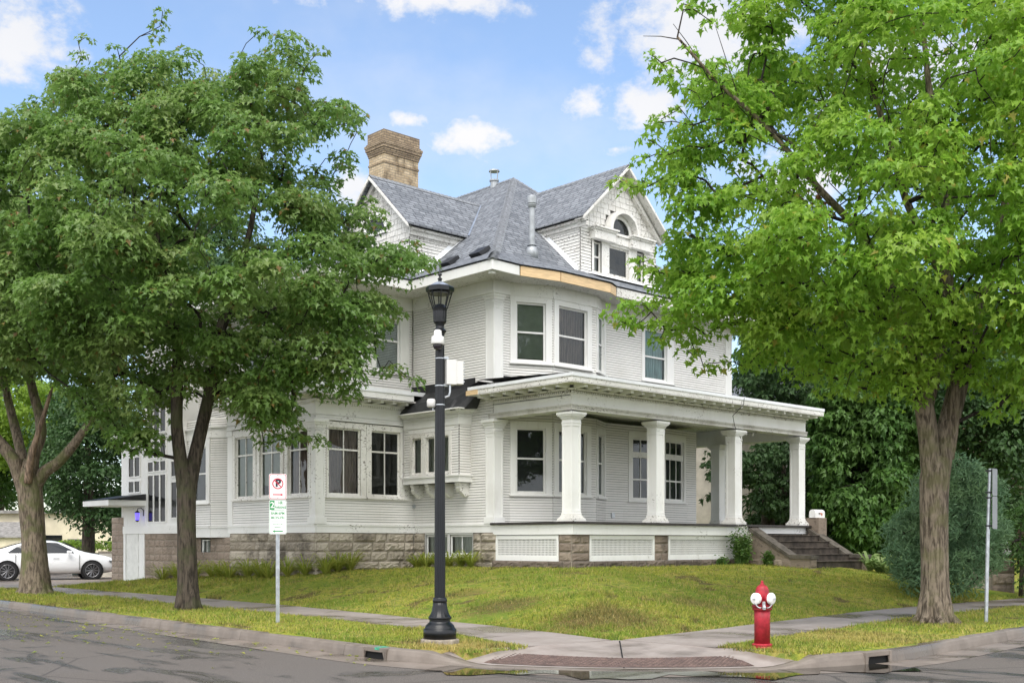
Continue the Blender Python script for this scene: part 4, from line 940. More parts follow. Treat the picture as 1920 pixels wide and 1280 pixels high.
b = MB(); b.box(.06, 9.6, .08, .12, .6, 1.9); b.box(.04, .09, .1, 2.6, .6, 1.9); b.build('crawl_space', M['black'], H)
CW = .31
def column(x, y, z0=1.995, z1=4.50, cracked=False):
    b = MB(); X1, Y1 = x+CW, y+CW; b.box(x+.012, X1-.012, y+.012, Y1-.012, z0+.2, z1-.2)
    for a in (0, 1):                       # raised stiles leave a sunken panel in each face
        for (p, q) in (((x, x+.05), (y, y+.05)), ((X1-.05, X1), (y, y+.05)), ((x, x+.05), (Y1-.05, Y1)), ((X1-.05, X1), (Y1-.05, Y1))):
            if a == 0: b.box(p[0], p[1], q[0], q[1], z0+.2, z1-.2)
    b.box(x-.003, X1+.003, y-.003, Y1+.003, z0+.18, z0+.27); b.box(x-.003, X1+.003, y-.003, Y1+.003, z1-.32, z1-.24)
    c = b.build('column', M['trim'], H, bevel=.004)
    b = MB()
    for e, p, q in ((.012, z1-.25, z1-.235), (.002, z1-.235, z1-.15), (.02, z1-.15, z1-.12), (.045, z1-.12, z1-.09), (.075, z1-.09, z1-.055), (.095, z1-.055, z1)): b.box(x-e, X1+e, y-e, Y1+e, p, q)
    for fr in (Fr((x, Y1), (x, y)), Fr((x, y), (X1, y))): dentils(b, fr, -.015, CW+.015, z1-.145, z1-.12, .02, .036, .03, .018)
    b.build('capital', M['trim'], c)
    b = MB()
    for e, p, q in ((.085, z0, z0+.07), (.06, z0+.07, z0+.10), (.035, z0+.10, z0+.14), (.015, z0+.14, z0+.19)): b.box(x-e, X1+e, y-e, Y1+e, p, q)
    b.build('base', M['trimold'], c, bevel=.008)
    return c
for x in (0, 3.02, 6.27): column(x, 0)
column(9.32, 0); column(9.15, 2.65, 1.995, 4.45)
# entablature and flat roof of the porch
fE = Fr((0, 0), (9.65, 0)); sE = Fr((0, YW+.15), (0, 0)); rE = Fr((9.65, 0), (9.65, YW+1.2))
b = MB(); b.box(0.0, 9.65, 0.0, .34, 4.55, 5.05); b.box(0.0, .34, .34, YW+.1, 4.55, 5.05); b.box(9.31, 9.65, .34, 3.7, 4.45, 5.05); b.box(6.0, 9.65, 3.7, 3.95, 4.45, 5.05); b.build('entablature', M['trim'], H)
b = MB()
for fr, a, c in ((fE, -.03, 9.68), (sE, 0, sE.len), (rE, 0, 3.4)):
    b.fbox(fr, a-.0, c, 0, .03, 4.555, 4.645); b.fbox(fr, a, c, 0, .055, 4.645, 4.675); b.fbox(fr, a, c, 0, .04, 4.545, 4.565); dentils(b, fr, a, c, 4.60, 4.635, .03, .042, .04, .025)
b.build('architrave', M['trimdirty'], H)
b = MB()
for fr, a, c in ((fE, -.02, 9.66), (sE, 0, sE.len)): dentils(b, fr, a, c, 4.94, 4.985, 0, .034, .062, .026); b.fbox(fr, a, c, 0, .02, 4.92, 4.94); b.fbox(fr, a-.06, c, 0, .09, 4.995, 5.035)
b.build('dentil_course', M['trimold'], H)
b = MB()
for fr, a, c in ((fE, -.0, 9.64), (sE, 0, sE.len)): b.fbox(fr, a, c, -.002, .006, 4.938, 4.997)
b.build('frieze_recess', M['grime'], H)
for fr, L in ((fE, 9.65), (sE, sE.len)):
    n = int(L/.40)
    for i in range(n+1):
        s = .06+i*(L-.12)/n; b = MB(); b.fbox(fr, s-.055, s+.055, .06, .40, 5.03, 5.095); b.fbox(fr, s-.07, s+.07, .06, .43, 5.088, 5.105); b.build('modillion', M['trim'], H)
RP = [(-.5, YW+.42), (-.5, -.5), (9.80, -.5), (9.80, 4.2)]
b = MB(); b.box(-.5, 9.80, -.5, YW+.42, 5.106, 5.115); b.build('soffit', M['trimold'], H)
b = MB(); b.box(.0, 9.65, .05, YW+3, 4.88, 4.90); b.build('porch_ceiling', M['trimold'], H)
b = MB()
for p, q in zip(RP[:-1], RP[1:]): fr = Fr(p, q); b.fbox(fr, .031, fr.len, -.03, 0, 5.09, 5.235)
b.build('fascia', M['trimold'], H)
b = MB(); fr = Fr((-.505, YW+.44), (-.505, YW+.0)); b.fbox(fr, .0, .42, -.02, .012, 5.10, 5.215); o = b.build('fascia', M['newwood'], H); o['label'] = 'bare wood fascia end'
b = MB()
for p, q in zip(RP[:-1], RP[1:]): fr = Fr(p, q); b.fbox(fr, .041, fr.len+.018, -.04, .018, 5.225, 5.30)
b.build('drip_edge', M['flash'], H)
b = MB(); b.poly((-.5, -.5, 5.30), (9.80, -.5, 5.30), (9.80, YW, 5.46), (-.5, YW, 5.46)); b.poly((-.5, YW, 5.42), (-.0, YW, 5.42), (0, YW+.42, 5.42), (-.5, YW+.42, 5.30)); b.build('roof', M['tar'], H)
b = MB(); fr = Fr((-.02, YW+.75), (-.02, YW-.03)); b.fbox(fr, 0, .55, .02, .03, 5.15, 5.45); b.build('tar_paper', M['tar'], H); b = MB(); fr = Fr((0, YW-.06), (.54, YW-.06)); b.fbox(fr, .28, .54, 0, .02, 5.3, 5.62); b.build('tar_paper', M['tar'], H); b = MB(); b.fbox(f1, 0, .9, .022, .032, 5.3, 5.62); b.build('tar_paper', M['tar'], H)
# ---- water table and foundations of the side
b = MB()
ys_, xs_ = 5.78, -3.08
sunF = Fr((xs_, ys_), (0, ys_)); sunL = Fr((xs_, 10.04), (xs_, ys_))
for fr, a, c in ((side, 0, 3.2), (sunF, 0, 3.08), (sunL, 0, 4.26)):
    b.fbox(fr, a, c, -.02, .03, 1.76, 1.93); b.fbox(fr, a, c, -.02, .05, 1.93, 1.975)
b.build('water_table', M['trim'], H)
stones('foundation', Fr((-.0, 5.78), (-.0, 2.5)), 0, 3.26, .3, 1.76, M['stone'], .235, .55, .05, [(.46, 2.37, 1.12, 1.76)])
stones('foundation', Fr((xs_+.02, ys_+.02), (0, ys_+.02)), -.045, 3.06, .3, 1.76, M['stone'], .235, .62, .055)
stones('foundation', Fr((xs_+.02, 10.0), (xs_+.02, ys_+.02)), 0, 4.24, .2, 1.76, M['stone'], .235, .6, .045)
bwf = Fr((0.0, 5.78), (0.0, YW)); wS = dict(sill=True, sash=.04)
for a, c in ((.50, 1.36), (1.48, 2.34)): window(bwf, a, c, 1.20, 1.70, vm=[(a+c)/2], cur='curtain_pale', cas=(.05, .05, .05, .05), proud=-.02, name='basement_window', **wS)
# ---- sunroom
b = MB(); SF = [(.36, 1.34, 2.70, 4.39), (1.67, 2.60, 2.70, 4.39)]; SL = [(10.04-9.66, 10.04-8.72, 2.70, 4.35), (10.04-8.39, 10.04-7.37, 2.70, 4.35), (10.04-7.02, 10.04-6.10, 2.70, 4.35)]
clap(b, sunF, 0, 3.08, 1.97, 4.56, SF); clap(b, sunL, 0, 4.26, 1.97, 4.56, SL); b.build('wall', SIDM, H)
for i, w in enumerate(SF): window(sunF, *w, rails=[3.85], vm=[(w[0]+w[1])/2], cur=('curtain_brown', 'interior')[i], cas=(.06 if i == 0 else .16, .16 if i == 0 else .30, .14, .04), mull=.028, trimm='trimold')
for i, w in enumerate(SL): window(sunL, *w, rails=[3.85], vm=[(w[0]+w[1])/2], cur=('blind', 'blind', 'curtain_brown')[i], curz=(2.72, 3.0, 0)[i] or None, cas=(.12, .15, .14, .04), mull=.028, trimm='trimold')
pilaster((xs_-.03, ys_-.03), 1.98, 4.56, .27)
b = MB(); b.fbox(sunL, -.02, .24, 0, .03, 1.98, 4.56); b.fbox(sunL, -.04, .26, 0, .05, 4.4, 4.5); b.build('pilaster', M['trim'], H)
b = MB(); 
for fr, L in ((sunF, 3.08), (sunL, 4.26)):
    b.fbox(fr, -.03, L, -.02, .035, 4.56, 5.02); b.fbox(fr, -.05, L, 0, .07, 4.56, 4.60); b.fbox(fr, -.02, L, 0, .05, 4.62, 4.66)
    dentils(b, fr, 0, L, 4.665, 4.70, .035, .055, .035, .02); dentils(b, fr, 0, L, 4.96, 5.01, .035, .085, .07, .04)
    n = int(L/.42)
    for i in range(n+1): s = .15+i*(L-.3)/n; b.fbox(fr, s-.05, s+.05, .03, .40, 5.06, 5.13)
    b.fbox(fr, -.1, L, .0, .11, 5.01, 5.06)
b.build('entablature', M['trim'], H)
b = MB(); b.box(xs_-.5, -.02, ys_-.5, ys_+.3, 5.13, 5.16); b.box(xs_-.5, xs_+.6, ys_+.3, 10.3, 5.13, 5.16); b.build('soffit', M['trimold'], H)
b = MB(); s1_, s2_ = Fr((xs_-.5, ys_-.5), (-.02, ys_-.5)), Fr((xs_-.5, 10.3), (xs_-.5, ys_-.5))
b.fbox(s1_, 0, s1_.len-.38, -.03, 0, 5.14, 5.32); b.fbox(s2_, 0, s2_.len-.031, -.03, 0, 5.14, 5.32); b.build('fascia', M['trim'], H)
b = MB(); b.fbox(s1_, -.02, s1_.len, -.05, .02, 5.315, 5.42); b.fbox(s2_, 0, s2_.len-.051, -.05, .02, 5.315, 5.42); b.build('drip_edge', M['flash'], H)
b = MB(); b.poly((xs_-.5, ys_-.5, 5.40), (0, ys_-.5, 5.40), (0, ys_+.2, 5.52), (xs_-.5, ys_+.2, 5.52)); b.poly((xs_-.5, ys_-.5, 5.41), (xs_+.5, ys_-.5, 5.53), (xs_+.5, 10.3, 5.53), (xs_-.5, 10.3, 5.41)); b.build('roof', M['tar'], H)
# ---- second storey of the side wing
wx, wy = -2.72, 5.86
wF = Fr((wx, wy), (0, wy)); wL = Fr((wx, 14.2), (wx, wy))
WF = [(wx*-1-2.39, wx*-1-1.75, 5.98, 7.3), (wx*-1-1.20, wx*-1-.42, 5.98, 7.3)]
WL = [(1.2, 2.0, 5.98, 7.3), (4.4, 5.3, 5.98, 7.3), (6.3, 7.2, 5.98, 7.3)]
b = MB(); clap(b, wF, 0, 2.72, 5.3, 7.66, WF); clap(b, wL, 0, wL.len, 5.0, 7.66, WL); b.build('wall', SIDM, H)
for w in WF: window(wF, *w, rails=[6.78], cur='venetian', cas=(.14, .30 if w is WF[1] else .14, .16, .04))
for w in WL: window(wL, *w, rails=[6.78], cur='blind', cas=(.14, .14, .16, .04))
b = MB(); b.fbox(wF, 0, 2.72, -.01, .03, 7.68, 7.96); b.fbox(wF, 0, 2.72, -.01, .055, 7.64, 7.69); b.fbox(wL, 0, wL.len, -.01, .03, 7.68, 7.96); b.fbox(wF, -.03, .2, 0, .03, 5.3, 7.66); b.fbox(wL, wL.len-.2, wL.len, 0, .03, 5.3, 7.66); b.build('frieze', M['trim'], H)
# ---- oriel on the side wall
ox, oy0, oy1 = -.39, 5.70, 3.49
oF = Fr((ox, oy0), (ox, oy1)); oR = Fr((ox, oy1), (0, oy1)); OW = [(.36, .74, 3.27, 4.20), (.92, 1.28, 3.27, 4.20), (1.48, 1.84, 3.27, 4.20)]
b = MB(); clap(b, oF, 0, 2.21, 3.2, 4.45, OW); clap(b, oR, 0, .39, 3.2, 4.45); b.build('oriel', SIDM, H); oriel = b
for w in OW: window(oF, *w, cur='curtain_pale', cas=(.09, .09, .12, .05), sash=.035, sill=False, trimm='trimold')
b = MB(); b.fbox(oF, .20, 2.03, .0, .02, 4.33, 4.40)
for e, z0_, z1_ in ((.05, 3.02, 3.17), (.08, 3.17, 3.205), (.03, 4.45, 4.72), (.08, 4.72, 4.76), (.14, 4.76, 4.81), (.22, 4.81, 4.84)): b.box(ox-e, -.0, oy1-e, oy0, z0_, z1_)
for fr, L in ((oF, 2.21), (oR, .39)): dentils(b, fr, 0, L, 4.64, 4.70, .03, .055, .045, .025)
b.poly((ox, oy0, 3.02), (ox, oy1, 3.02), (0, oy1, 3.02), (0, oy0, 3.02)); b.build('oriel_trim', M['trim'], H)
for k in range(4):
    y = oy0-.28-k*.60; b = MB(); zt = 3.02; prof_ = [(-.37, zt), (-.37, zt-.06), (-.33, zt-.10), (-.35, zt-.15), (-.30, zt-.24), (-.22, zt-.28), (-.16, zt-.34), (-.11, zt-.36), (-.05, zt-.32), (0, zt-.33), (0, zt)]
    b.prism([(x, y-.07, z) for x, z in prof_], (0, .14, 0)); b.build('bracket', M['trimold'], H, bevel=.012)
b = MB()                                   # crumpled tar paper skirt roof between sunroom, oriel and porch
pts = [(oy0+.1, -.52, 4.84), (5.0, -.58, 4.84), (4.3, -.55, 4.85), (3.62, -.58, 4.84), (3.58, -.60, 4.78), (3.28, -.42, 4.80)]
tops = [(oy0+.1, -.02, 5.42), (5.0, -.02, 5.42), (4.3, -.02, 5.42), (3.62, -.02, 5.42), (3.3, -.02, 5.42), (2.9, -.02, 5.42)]
mids = [(p[0], (p[1]+q[1])/2-.09+random.uniform(-.05, .05), (p[2]+q[2])/2-.02+random.uniform(-.05, .05)) for p, q in zip(pts, tops)]
for A_, B_ in ((pts, mids), (mids, tops)):
    for i in range(5): b.poly((A_[i][1], A_[i][0], A_[i][2]), (A_[i+1][1], A_[i+1][0], A_[i+1][2]), (B_[i+1][1], B_[i+1][0], B_[i+1][2]), (B_[i][1], B_[i][0], B_[i][2]))
b.poly((-.42, 3.28, 4.80), (-.03, 3.22, 4.84), (-.02, 2.9, 5.42), (mids[5][1], mids[5][0], mids[5][2]))
b.build('tar_paper', M['tar'], H); b = MB(); b.fbox(Fr((-.0, 5.9), (0, 2.65)), 0, 2.6, .022, .032, 5.38, 5.62); b.build('tar_paper', M['tar'], H)
# ---- rear bay behind the sunroom, with its foundation
bx = -2.72
q0, q1, q2, q3 = (bx, 13.6), (bx-.38, 12.35), (bx-.38, 11.0), (bx, 10.35)
h1, h2, h3 = Fr(q0, q1), Fr(q1, q2), Fr(q2, q3)
wR = Fr((bx, 10.35), (bx, 10.04)); wB = Fr((bx, 14.3), (bx, 13.6))
b = MB(); hw = (.32, 1.12, 2.66, 4.22)
for fr in (h1, h2, h3): clap(b, fr, 0, fr.len, 1.97, 5.0, [hw] if fr is h2 else [])
clap(b, wB, 0, wB.len, 1.97, 5.0); b.build('wall', SIDM, H)
window(h2, *hw, rails=[3.46], cur='screen', cas=(.2, .2, .2, .04))
b = MB()
for fr in (h1, h2, h3, wB): b.fbox(fr, 0, fr.len, -.02, .03, 1.66, 1.93); b.fbox(fr, 0, fr.len, -.02, .06, 1.93, 1.97)
b.build('water_table', M['trim'], H); b = MB()
for fr in (h1, h2, h3, wB): b.fbox(fr, 0, fr.len, -.02, .03, 4.44, 4.72); b.fbox(fr, 0, fr.len, -.02, .08, 4.72, 4.78)
b.build('cornice_band', M['trim'], H)
cmF = Fr((-2.86, 14.6), (-2.86, 10.0))
stones('foundation', cmF, 0, 4.6, .15, 1.66, M['cmu'], .205, .40, .012, [(2.60, 3.14, 1.18, 1.62)])
window(cmF, 2.64, 3.10, 1.20, 1.60, vm=[2.87], cur='curtain_pale', cas=(.05, .05, .04, .04), proud=.0, sash=.03, name='basement_window', sill=False)
# ---- tall stair tower with stacked lights
tx = -3.3; tF = Fr((tx, 17.2), (tx, 12.4)); tFr_ = Fr((tx+.001, 12.4), (-2.6, 12.4))
b = MB(); b.box(tx, -2.5, 14.7, 16.3, 2.0, 4.75); b.box(tx, -2.4, 12.4, 14.699, 2.0, 7.6); b.fbox(tF, 1.1, 4.8, .001, .05, 1.78, 2.02)
tower = b.build('stair_tower', M['trim'], H)
def lights(s0, s1, rows, n):
    for z0, z1 in rows:
        w = (s1-s0)/n; wi = MB(); pa = MB()
        for k in range(n):
            a, c = s0+k*w, s0+(k+1)*w; wi.fbox(tF, a, a+.035, 0, .035, z0, z1); wi.fbox(tF, c-.035, c, 0, .035, z0, z1); wi.fbox(tF, a+.035, c-.035, 0, .035, z0, z0+.04); wi.fbox(tF, a+.035, c-.035, 0, .035, z1-.04, z1)
            pa.fbox(tF, a+.035, c-.035, .001, .014, z0+.04, z1-.04)
        o = wi.build('window', M['trim'], H); pa.build('pane', M['darkpane'], o)
S_ = lambda y: 17.2-y
lights(S_(14.45), S_(13.25), [(2.1, 3.55), (3.6, 3.95), (4.0, 4.55), (4.75, 5.75), (5.8, 6.6)], 3)
lights(S_(12.95), S_(12.55), [(2.2, 3.3), (3.4, 3.9)], 1)
lights(S_(15.75), S_(14.95), [(3.02, 3.42), (3.5, 4.15)], 2)
b = MB(); b.box(tx-.3, -2.5, 14.72, 16.4, 4.751, 4.88); b.build('hood', M['trim'], H)
b = MB(); b.hexa([(tx-1.1, 14.75, 2.62), (tx, 14.6, 2.62), (tx, 16.6, 2.62), (tx-1.1, 16.6, 2.62), (tx-1.1, 14.75, 2.78), (tx, 14.6, 2.78), (tx, 16.6, 2.78), (tx-1.1, 16.6, 2.78)]); cn = b.build('door_canopy', M['trim'], H)
b = MB(); b.poly((tx-1.12, 14.7, 2.79), (tx, 14.6, 2.98), (tx, 16.6, 2.98), (tx-1.12, 16.6, 2.79)); b.poly((tx-1.12, 14.7, 2.79), (tx, 14.6, 2.79), (tx, 14.6, 2.98)); b.build('canopy_roof', M['tar'], cn)
stones('pillar', Fr((tx, 17.0), (tx, 16.1)), 0, .9, .1, 2.3, M['cmu'], .2, .4, .012)
b = MB(); b.fbox(tF, S_(16.1), S_(14.6), .001, .02, 2.03, 2.615); b.fbox(tF, S_(16.1), S_(15.95), -.05, .03, .1, 1.99); b.fbox(tF, S_(15.0), S_(14.65), -.05, .03, .1, 1.77); b.build('door_frame', M['trim'], H)
b = MB(); b.fbox(tF, S_(15.95), S_(15.0), -.05, .0, .12, 1.995)
for k in range(3): b.fbox(tF, S_(15.85), S_(15.1), 0, .012, .3+k*.62, .8+k*.62)
b.build('door', M['door'], H)
# ---- back of the house, closed so nothing shows through
b = MB(); b.box(-2.6, 9.6, 14.3, 14.4, .2, 8.0); b.box(8.1, 9.6, 6, 14, 2, 5.2) if False else None; b.build('wall', SIDM, H)
# wall lantern glowing blue by the tower door
t = thing('wall_lantern', 'small wall lantern glowing blue violet beside the garage door', 'wall lamp', (tx-.02, 14.72, 2.3))
b = MB(); b.box(tx-.03, tx, 14.69, 14.75, 2.32, 2.5); b.tube([(tx-.02, 14.72, 2.48), (tx-.1, 14.72, 2.56), (tx-.2, 14.72, 2.54), (tx-.22, 14.72, 2.46)], .012, 6); b.lathe((tx-.22, 14.72, 0), [(.02, 2.48), (.085, 2.42), (.09, 2.41)], 6); b.lathe((tx-.22, 14.72, 0), [(.06, 2.19), (.05, 2.16), (.02, 2.14)], 6); b.build('bracket', M['iron'], t)
b = MB(); b.lathe((tx-.22, 14.72, 0), [(.055, 2.19), (.075, 2.41)], 6); b.build('lamp_glass', M['bluelamp'], t)
# ---- porch steps
t = thing('porch_steps', 'wet dark concrete steps between sloping block cheek walls leading up to the porch', 'steps', (8.3, -.9, .9))
for k, (z, y) in enumerate(((1.73, -.48), (1.56, -.80), (1.385, -1.10), (1.21, -1.42), (1.03, -1.80))):
    b = MB(); b.box(7.10, 9.60, y, -.10, .5, z-.03); b.box(7.10, 9.60, y-.03, -.10, z-.03, z); b.build('step', M['steps'], t, bevel=.008)
for x in (6.78, 9.60):
    fr = Fr((x, 0), (x, -1.95)); b = MB(); b.prism([(x, -.10, .4), (x, -.10, 1.84), (x, -1.36, 1.10), (x, -1.95, 1.10), (x, -1.95, .4)], (.31, 0, 0)); cw_ = b.build('cheek_wall', M['brownstone'], t)
    b = MB(); e = .04
    b.prism([(x-e, -.06, 1.86), (x-e, -.06, 1.96), (x-e, -1.36, 1.20), (x-e, -1.36, 1.10)], (.31+2*e, 0, 0)); b.prism([(x-e, -1.36, 1.10), (x-e, -1.36, 1.20), (x-e, -2.0, 1.18), (x-e, -2.0, 1.09)], (.31+2*e, 0, 0)); b.build('coping', M['coping'], cw_)
stones('cheek_block', Fr((6.775, -.1), (6.775, -1.9)), 0, 1.3, .5, 1.08, M['brownstone'], .22, .42, .012, parent=t)
stones('cheek_block', Fr((6.78, -1.955), (7.09, -1.955)), 0, .31, .5, 1.08, M['brownstone'], .22, .4, .012, parent=t)
b = MB(); b.box(9.70, 10.12, -.40, .05, .5, 2.22); b.build('gate_pier', M['brownstone'], t, bevel=.01)
b = MB(); b.box(6.80, 7.10, -.16, .1, 1.0, 1.93); b.build('gate_pier', M['steps'], t)
t = thing('mailbox', 'white round topped mailbox with orange flag on a brown block pier', 'mailbox', (9.92, -.2, 2.22))
b = MB(); N = 10; pr = [(-.10, 2.225), (-.10, 2.36)]+[(-.10*math.cos(a), 2.36+.10*math.sin(a)) for a in np.linspace(.2, math.pi-.2, N)]+[(.10, 2.36), (.10, 2.225)]
b.prism([(9.68, -.2+y, z) for y, z in pr], (.50, 0, 0)); b.build('body', M['mailwhite'], t)
b = MB(); b.box(9.90, 10.03, -.315, -.305, 2.335, 2.36); b.box(9.90+.10, 10.03, -.315, -.305, 2.29, 2.36); b.build('flag', M['orange'], t)
b = MB(); b.box(9.86, 9.90, -.315, -.303, 2.33, 2.365); b.build('flag_hinge', M['iron'], t)

b = MB(); b.fbox(front, 4.28, 4.40, .02, .05, 2.18, 2.32); b.build('outlet_cover', M['galv'], H)
b = MB(); b.fbox(side, .02, .10, .02, .07, 2.42, 2.52); b.build('hose_tap', M['galv'], H)

stones('foundation', Fr((tx, 14.66), (tx, 12.4)), 0, 2.26, .1, 1.79, M['cmu'], .205, .40, .012)
stones('foundation', Fr((tx, 12.4), (-2.86, 12.4)), 0, .44, .1, 1.79, M['cmu'], .205, .40, .012)
# ---------------------------------------------------------------- street furniture
LX, LY = -9.07, -6.26
lamp = thing('street_lamp', 'tall black fluted street lamp with open lantern top on a concrete plinth', 'street lamp', (LX, LY, .16))
b = MB(); b.lathe((LX, LY, 0), [(.265, .05), (.262, .20), (.25, .222)], 8); b.build('plinth', M['plinth'], lamp, bevel=.012)
b = MB(); b.lathe((LX, LY, 0), [(.222, .222), (.222, .348), (.215, .354), (.205, .362), (.20, .375), (.19, .40), (.165, .425), (.142, .445), (.138, .47), (.15, .48)], 40)
fl = lambda i, k: 1-.06*(k % 3 == 0)
b.lathe((LX, LY, 0), [(.14, .472), (.153, .487), (.155, .51), (.143, .525), (.125, .55), (.108, .60), (.097, .66), (.091, .72)], 48, flute=fl)
b.lathe((LX, LY, 0), [(.085, .70), (.098, .715), (.098, .74), (.09, .755), (.092, .765), (.078, .775)], 32); b.build('base', M['iron'], lamp, True)
b = MB(); b.lathe((LX, LY, 0), [(.073, .765), (.073, 1.2), (.066, 3.2), (.059, 4.36)], 48, flute=lambda i, k: 1-.085*(k % 4 in (0,))); b.build('shaft', M['iron'], lamp)
b = MB(); b.lathe((LX, LY, 0), [(.06, 4.30), (.085, 4.33), (.088, 4.345), (.06, 4.37), (.055, 4.40), (.062, 4.43), (.086, 4.455), (.088, 4.48)], 24)
b.lathe((LX, LY, 0), [(.086, 4.47), (.09, 4.52), (.092, 4.60), (.098, 4.63)], 36, flute=lambda i, k: 1-.10*(k % 3 == 0)); b.lathe((LX, LY, 0), [(.10, 4.625), (.104, 4.64), (.09, 4.655), (.06, 4.69), (.02, 4.705)], 24); b.build('lantern_cup', M['iron'], lamp)
b = MB()
for k in range(8):
    a = k*math.pi/4+.2; ca, sa = math.cos(a), math.sin(a); b.tube([(LX+.098*ca, LY+.098*sa, 4.64), (LX+.172*ca, LY+.172*sa, 4.89)], .0085, 5)
b.lathe((LX, LY, 0), [(.150, 4.832), (.157, 4.832), (.157, 4.842), (.150, 4.842)], 8); b.build('cage', M['iron'], lamp)
b = MB(); b.lathe((LX, LY, 0), [(.175, 4.86), (.19, 4.865), (.192, 4.915), (.18, 4.93), (.165, 4.93)], 8); b.build('lantern_rim', M['iron'], lamp)
b = MB(); b.lathe((LX, LY, 0), [(.175, 4.925), (.11, 4.965), (.035, 5.0)], 8); b.build('lantern_roof', M['galv'], lamp)
b = MB(); b.lathe((LX, LY, 0), [(.03, 4.99), (.022, 5.02), (.034, 5.035), (.014, 5.06), (.012, 5.075), (.03, 5.085), (.028, 5.10), (.01, 5.115), (.008, 5.15), (.002, 5.20)], 12); b.build('finial', M['iron'], lamp, True)
# things strapped to the lamp post
def cam_off(r, f): return np.array([LX, LY])+RT[:2]*r+FW[:2]*f
c = cam_off(-.02, -.14)
t = thing('security_camera', 'off white dome security camera fixed high on the black lamp post', 'camera', (c[0], c[1], 4.2))
b = MB(); b.lathe((c[0], c[1], 0), [(.03, 4.33), (.05, 4.32), (.055, 4.25), (.085, 4.235), (.09, 4.15), (.084, 4.135)], 24); e = cam_off(0, -.05); b.tube([(c[0], c[1], 4.30), (e[0], e[1], 4.31)], .03, 8); b.build('housing', M['camwhite'], t, True)
b = MB(); b.lathe((c[0], c[1], 0), [(.066, 4.137), (.064, 4.11), (.05, 4.08), (.025, 4.062), (.005, 4.058)], 20); b.build('dome', M['domeglass'], t, True)
c = cam_off(.215, 0)
t = thing('equipment_box', 'pale grey equipment box strapped to the side of the lamp post', 'equipment box', (c[0], c[1], 3.6))
fr = Fr(tuple(c-RT[:2]*.115+FW[:2]*-.07), tuple(c+RT[:2]*.115+FW[:2]*.03))
b = MB(); b.fbox(fr, 0, .14, -.14, 0, 3.62, 3.95); b.fbox(fr, .14, .24, -.13, -.004, 3.63, 3.94); b.build('cabinet', M['camwhite'], t, bevel=.006)
b = MB()
for z in (3.66, 3.70, 3.76, 3.81, 3.86, 3.91): b.fbox(fr, .235, .25, -.10, .004, z, z+.012)
b.build('hinge', M['galv'], t)
b = MB(); e = cam_off(.06, 0)
for z in (3.965, 3.60): b.lathe((LX, LY, 0), [(.068, z), (.068, z+.012)], 16); b.box(e[0]-.03, e[0]+.05, e[1]-.03, e[1]+.03, z-.0, z+.03)
p0, p1, p2, p3 = cam_off(.09, 0), cam_off(.135, 0), cam_off(.135, 0), cam_off(.06, 0)
b.tube([(*p1, 3.62), (*p1, 3.52), (*cam_off(.12, 0), 3.47), (*cam_off(.07, 0), 3.45)], .014, 8); b.build('strap', M['galv'], t)
c = cam_off(-.115, -.02)
t = thing('radio_antenna', 'small off white antenna unit strapped on the left of the lamp post', 'antenna', (c[0], c[1], 3.3))
b = MB(); b.lathe((c[0], c[1], 0), [(.04, 3.315), (.058, 3.33), (.06, 3.40), (.05, 3.425), (.02, 3.43)], 16); b.build('housing', M['camwhite'], t, True)
b = MB(); b.lathe((LX, LY, 0), [(.069, 3.345), (.069, 3.357)], 16); b.tube([(c[0], c[1], 3.33), (LX, LY, 3.35)], .012, 6); b.tube([(c[0]+.03, c[1], 3.33), (c[0]+.03, c[1], 3.28)], .008, 6); b.build('strap', M['galv'], t)
# ---- hydrant: two white capped hose nozzles, one towards each street
hx, hy, hz = -6.52, -9.63, .14
h = thing('fire_hydrant', 'faded red fire hydrant with two white caps on the grass verge', 'fire hydrant', (hx, hy, hz))
b = MB(); b.lathe((hx, hy, hz), [(.105, -.05), (.105, .018)], 24); b.build('ground_pipe', M['hydrant_dark'], h)
b = MB(); b.lathe((hx, hy, hz), [(.125, .018), (.128, .022), (.128, .042), (.122, .046), (.122, .052), (.128, .056), (.128, .072), (.12, .078), (.10, .082)], 28); b.build('base_flange', M['hydrant'], h, bevel=.003)
b = MB(); b.lathe((hx, hy, hz), [(.100, .08), (.099, .40), (.102, .505)], 32); b.build('barrel', M['hydrant'], h, True)
b = MB(); b.lathe((hx, hy, hz), [(.105, .50), (.124, .508), (.126, .528), (.118, .533), (.118, .54), (.132, .546), (.134, .568), (.11, .575)], 28); b.build('upper_flange', M['hydrant_dark'], h, bevel=.003)
b = MB(); b.lathe((hx, hy, hz), [(.098, .57), (.094, .60), (.09, .68), (.088, .72), (.084, .745), (.082, .765), (.074, .79), (.058, .812), (.036, .826), (.022, .832)], 28)
for d in ((-1, 0), (0, -1)): b.lathe((hx+d[0]*.05, hy+d[1]*.05, hz+.655), [(.07, 0), (.066, .05), (.06, .08)], 20, axis=(d[0], d[1], 0))
b.build('bonnet', M['hydrant'], h, True)
b = MB(); b.lathe((hx, hy, hz), [(.03, .825), (.03, .84), (.018, .845), (.018, .87), (.013, .88), (.004, .885)], 10); b.build('operating_nut', M['hydrant'], h, bevel=.003)
for d in ((-1, 0), (0, -1)):
    b = MB(); b.lathe((hx+d[0]*.115, hy+d[1]*.115, hz+.655), [(.062, .0), (.074, .004), (.076, .03), (.07, .042), (.05, .05), (.018, .054), (.018, .055)], 24, axis=(d[0], d[1], 0), flute=lambda i, k: 1-.03*(k % 4 == 0)); cp = b.build('nozzle_cap', M['hydwhite'], h)
    b = MB(); b.lathe((hx+d[0]*.165, hy+d[1]*.165, hz+.655), [(.02, 0), (.016, .03), (.012, .034)], 5, axis=(d[0], d[1], 0)); b.build('cap_nut', M['silver'], cp)
b = MB(); q = np.array([hx-.085, hy-.085])
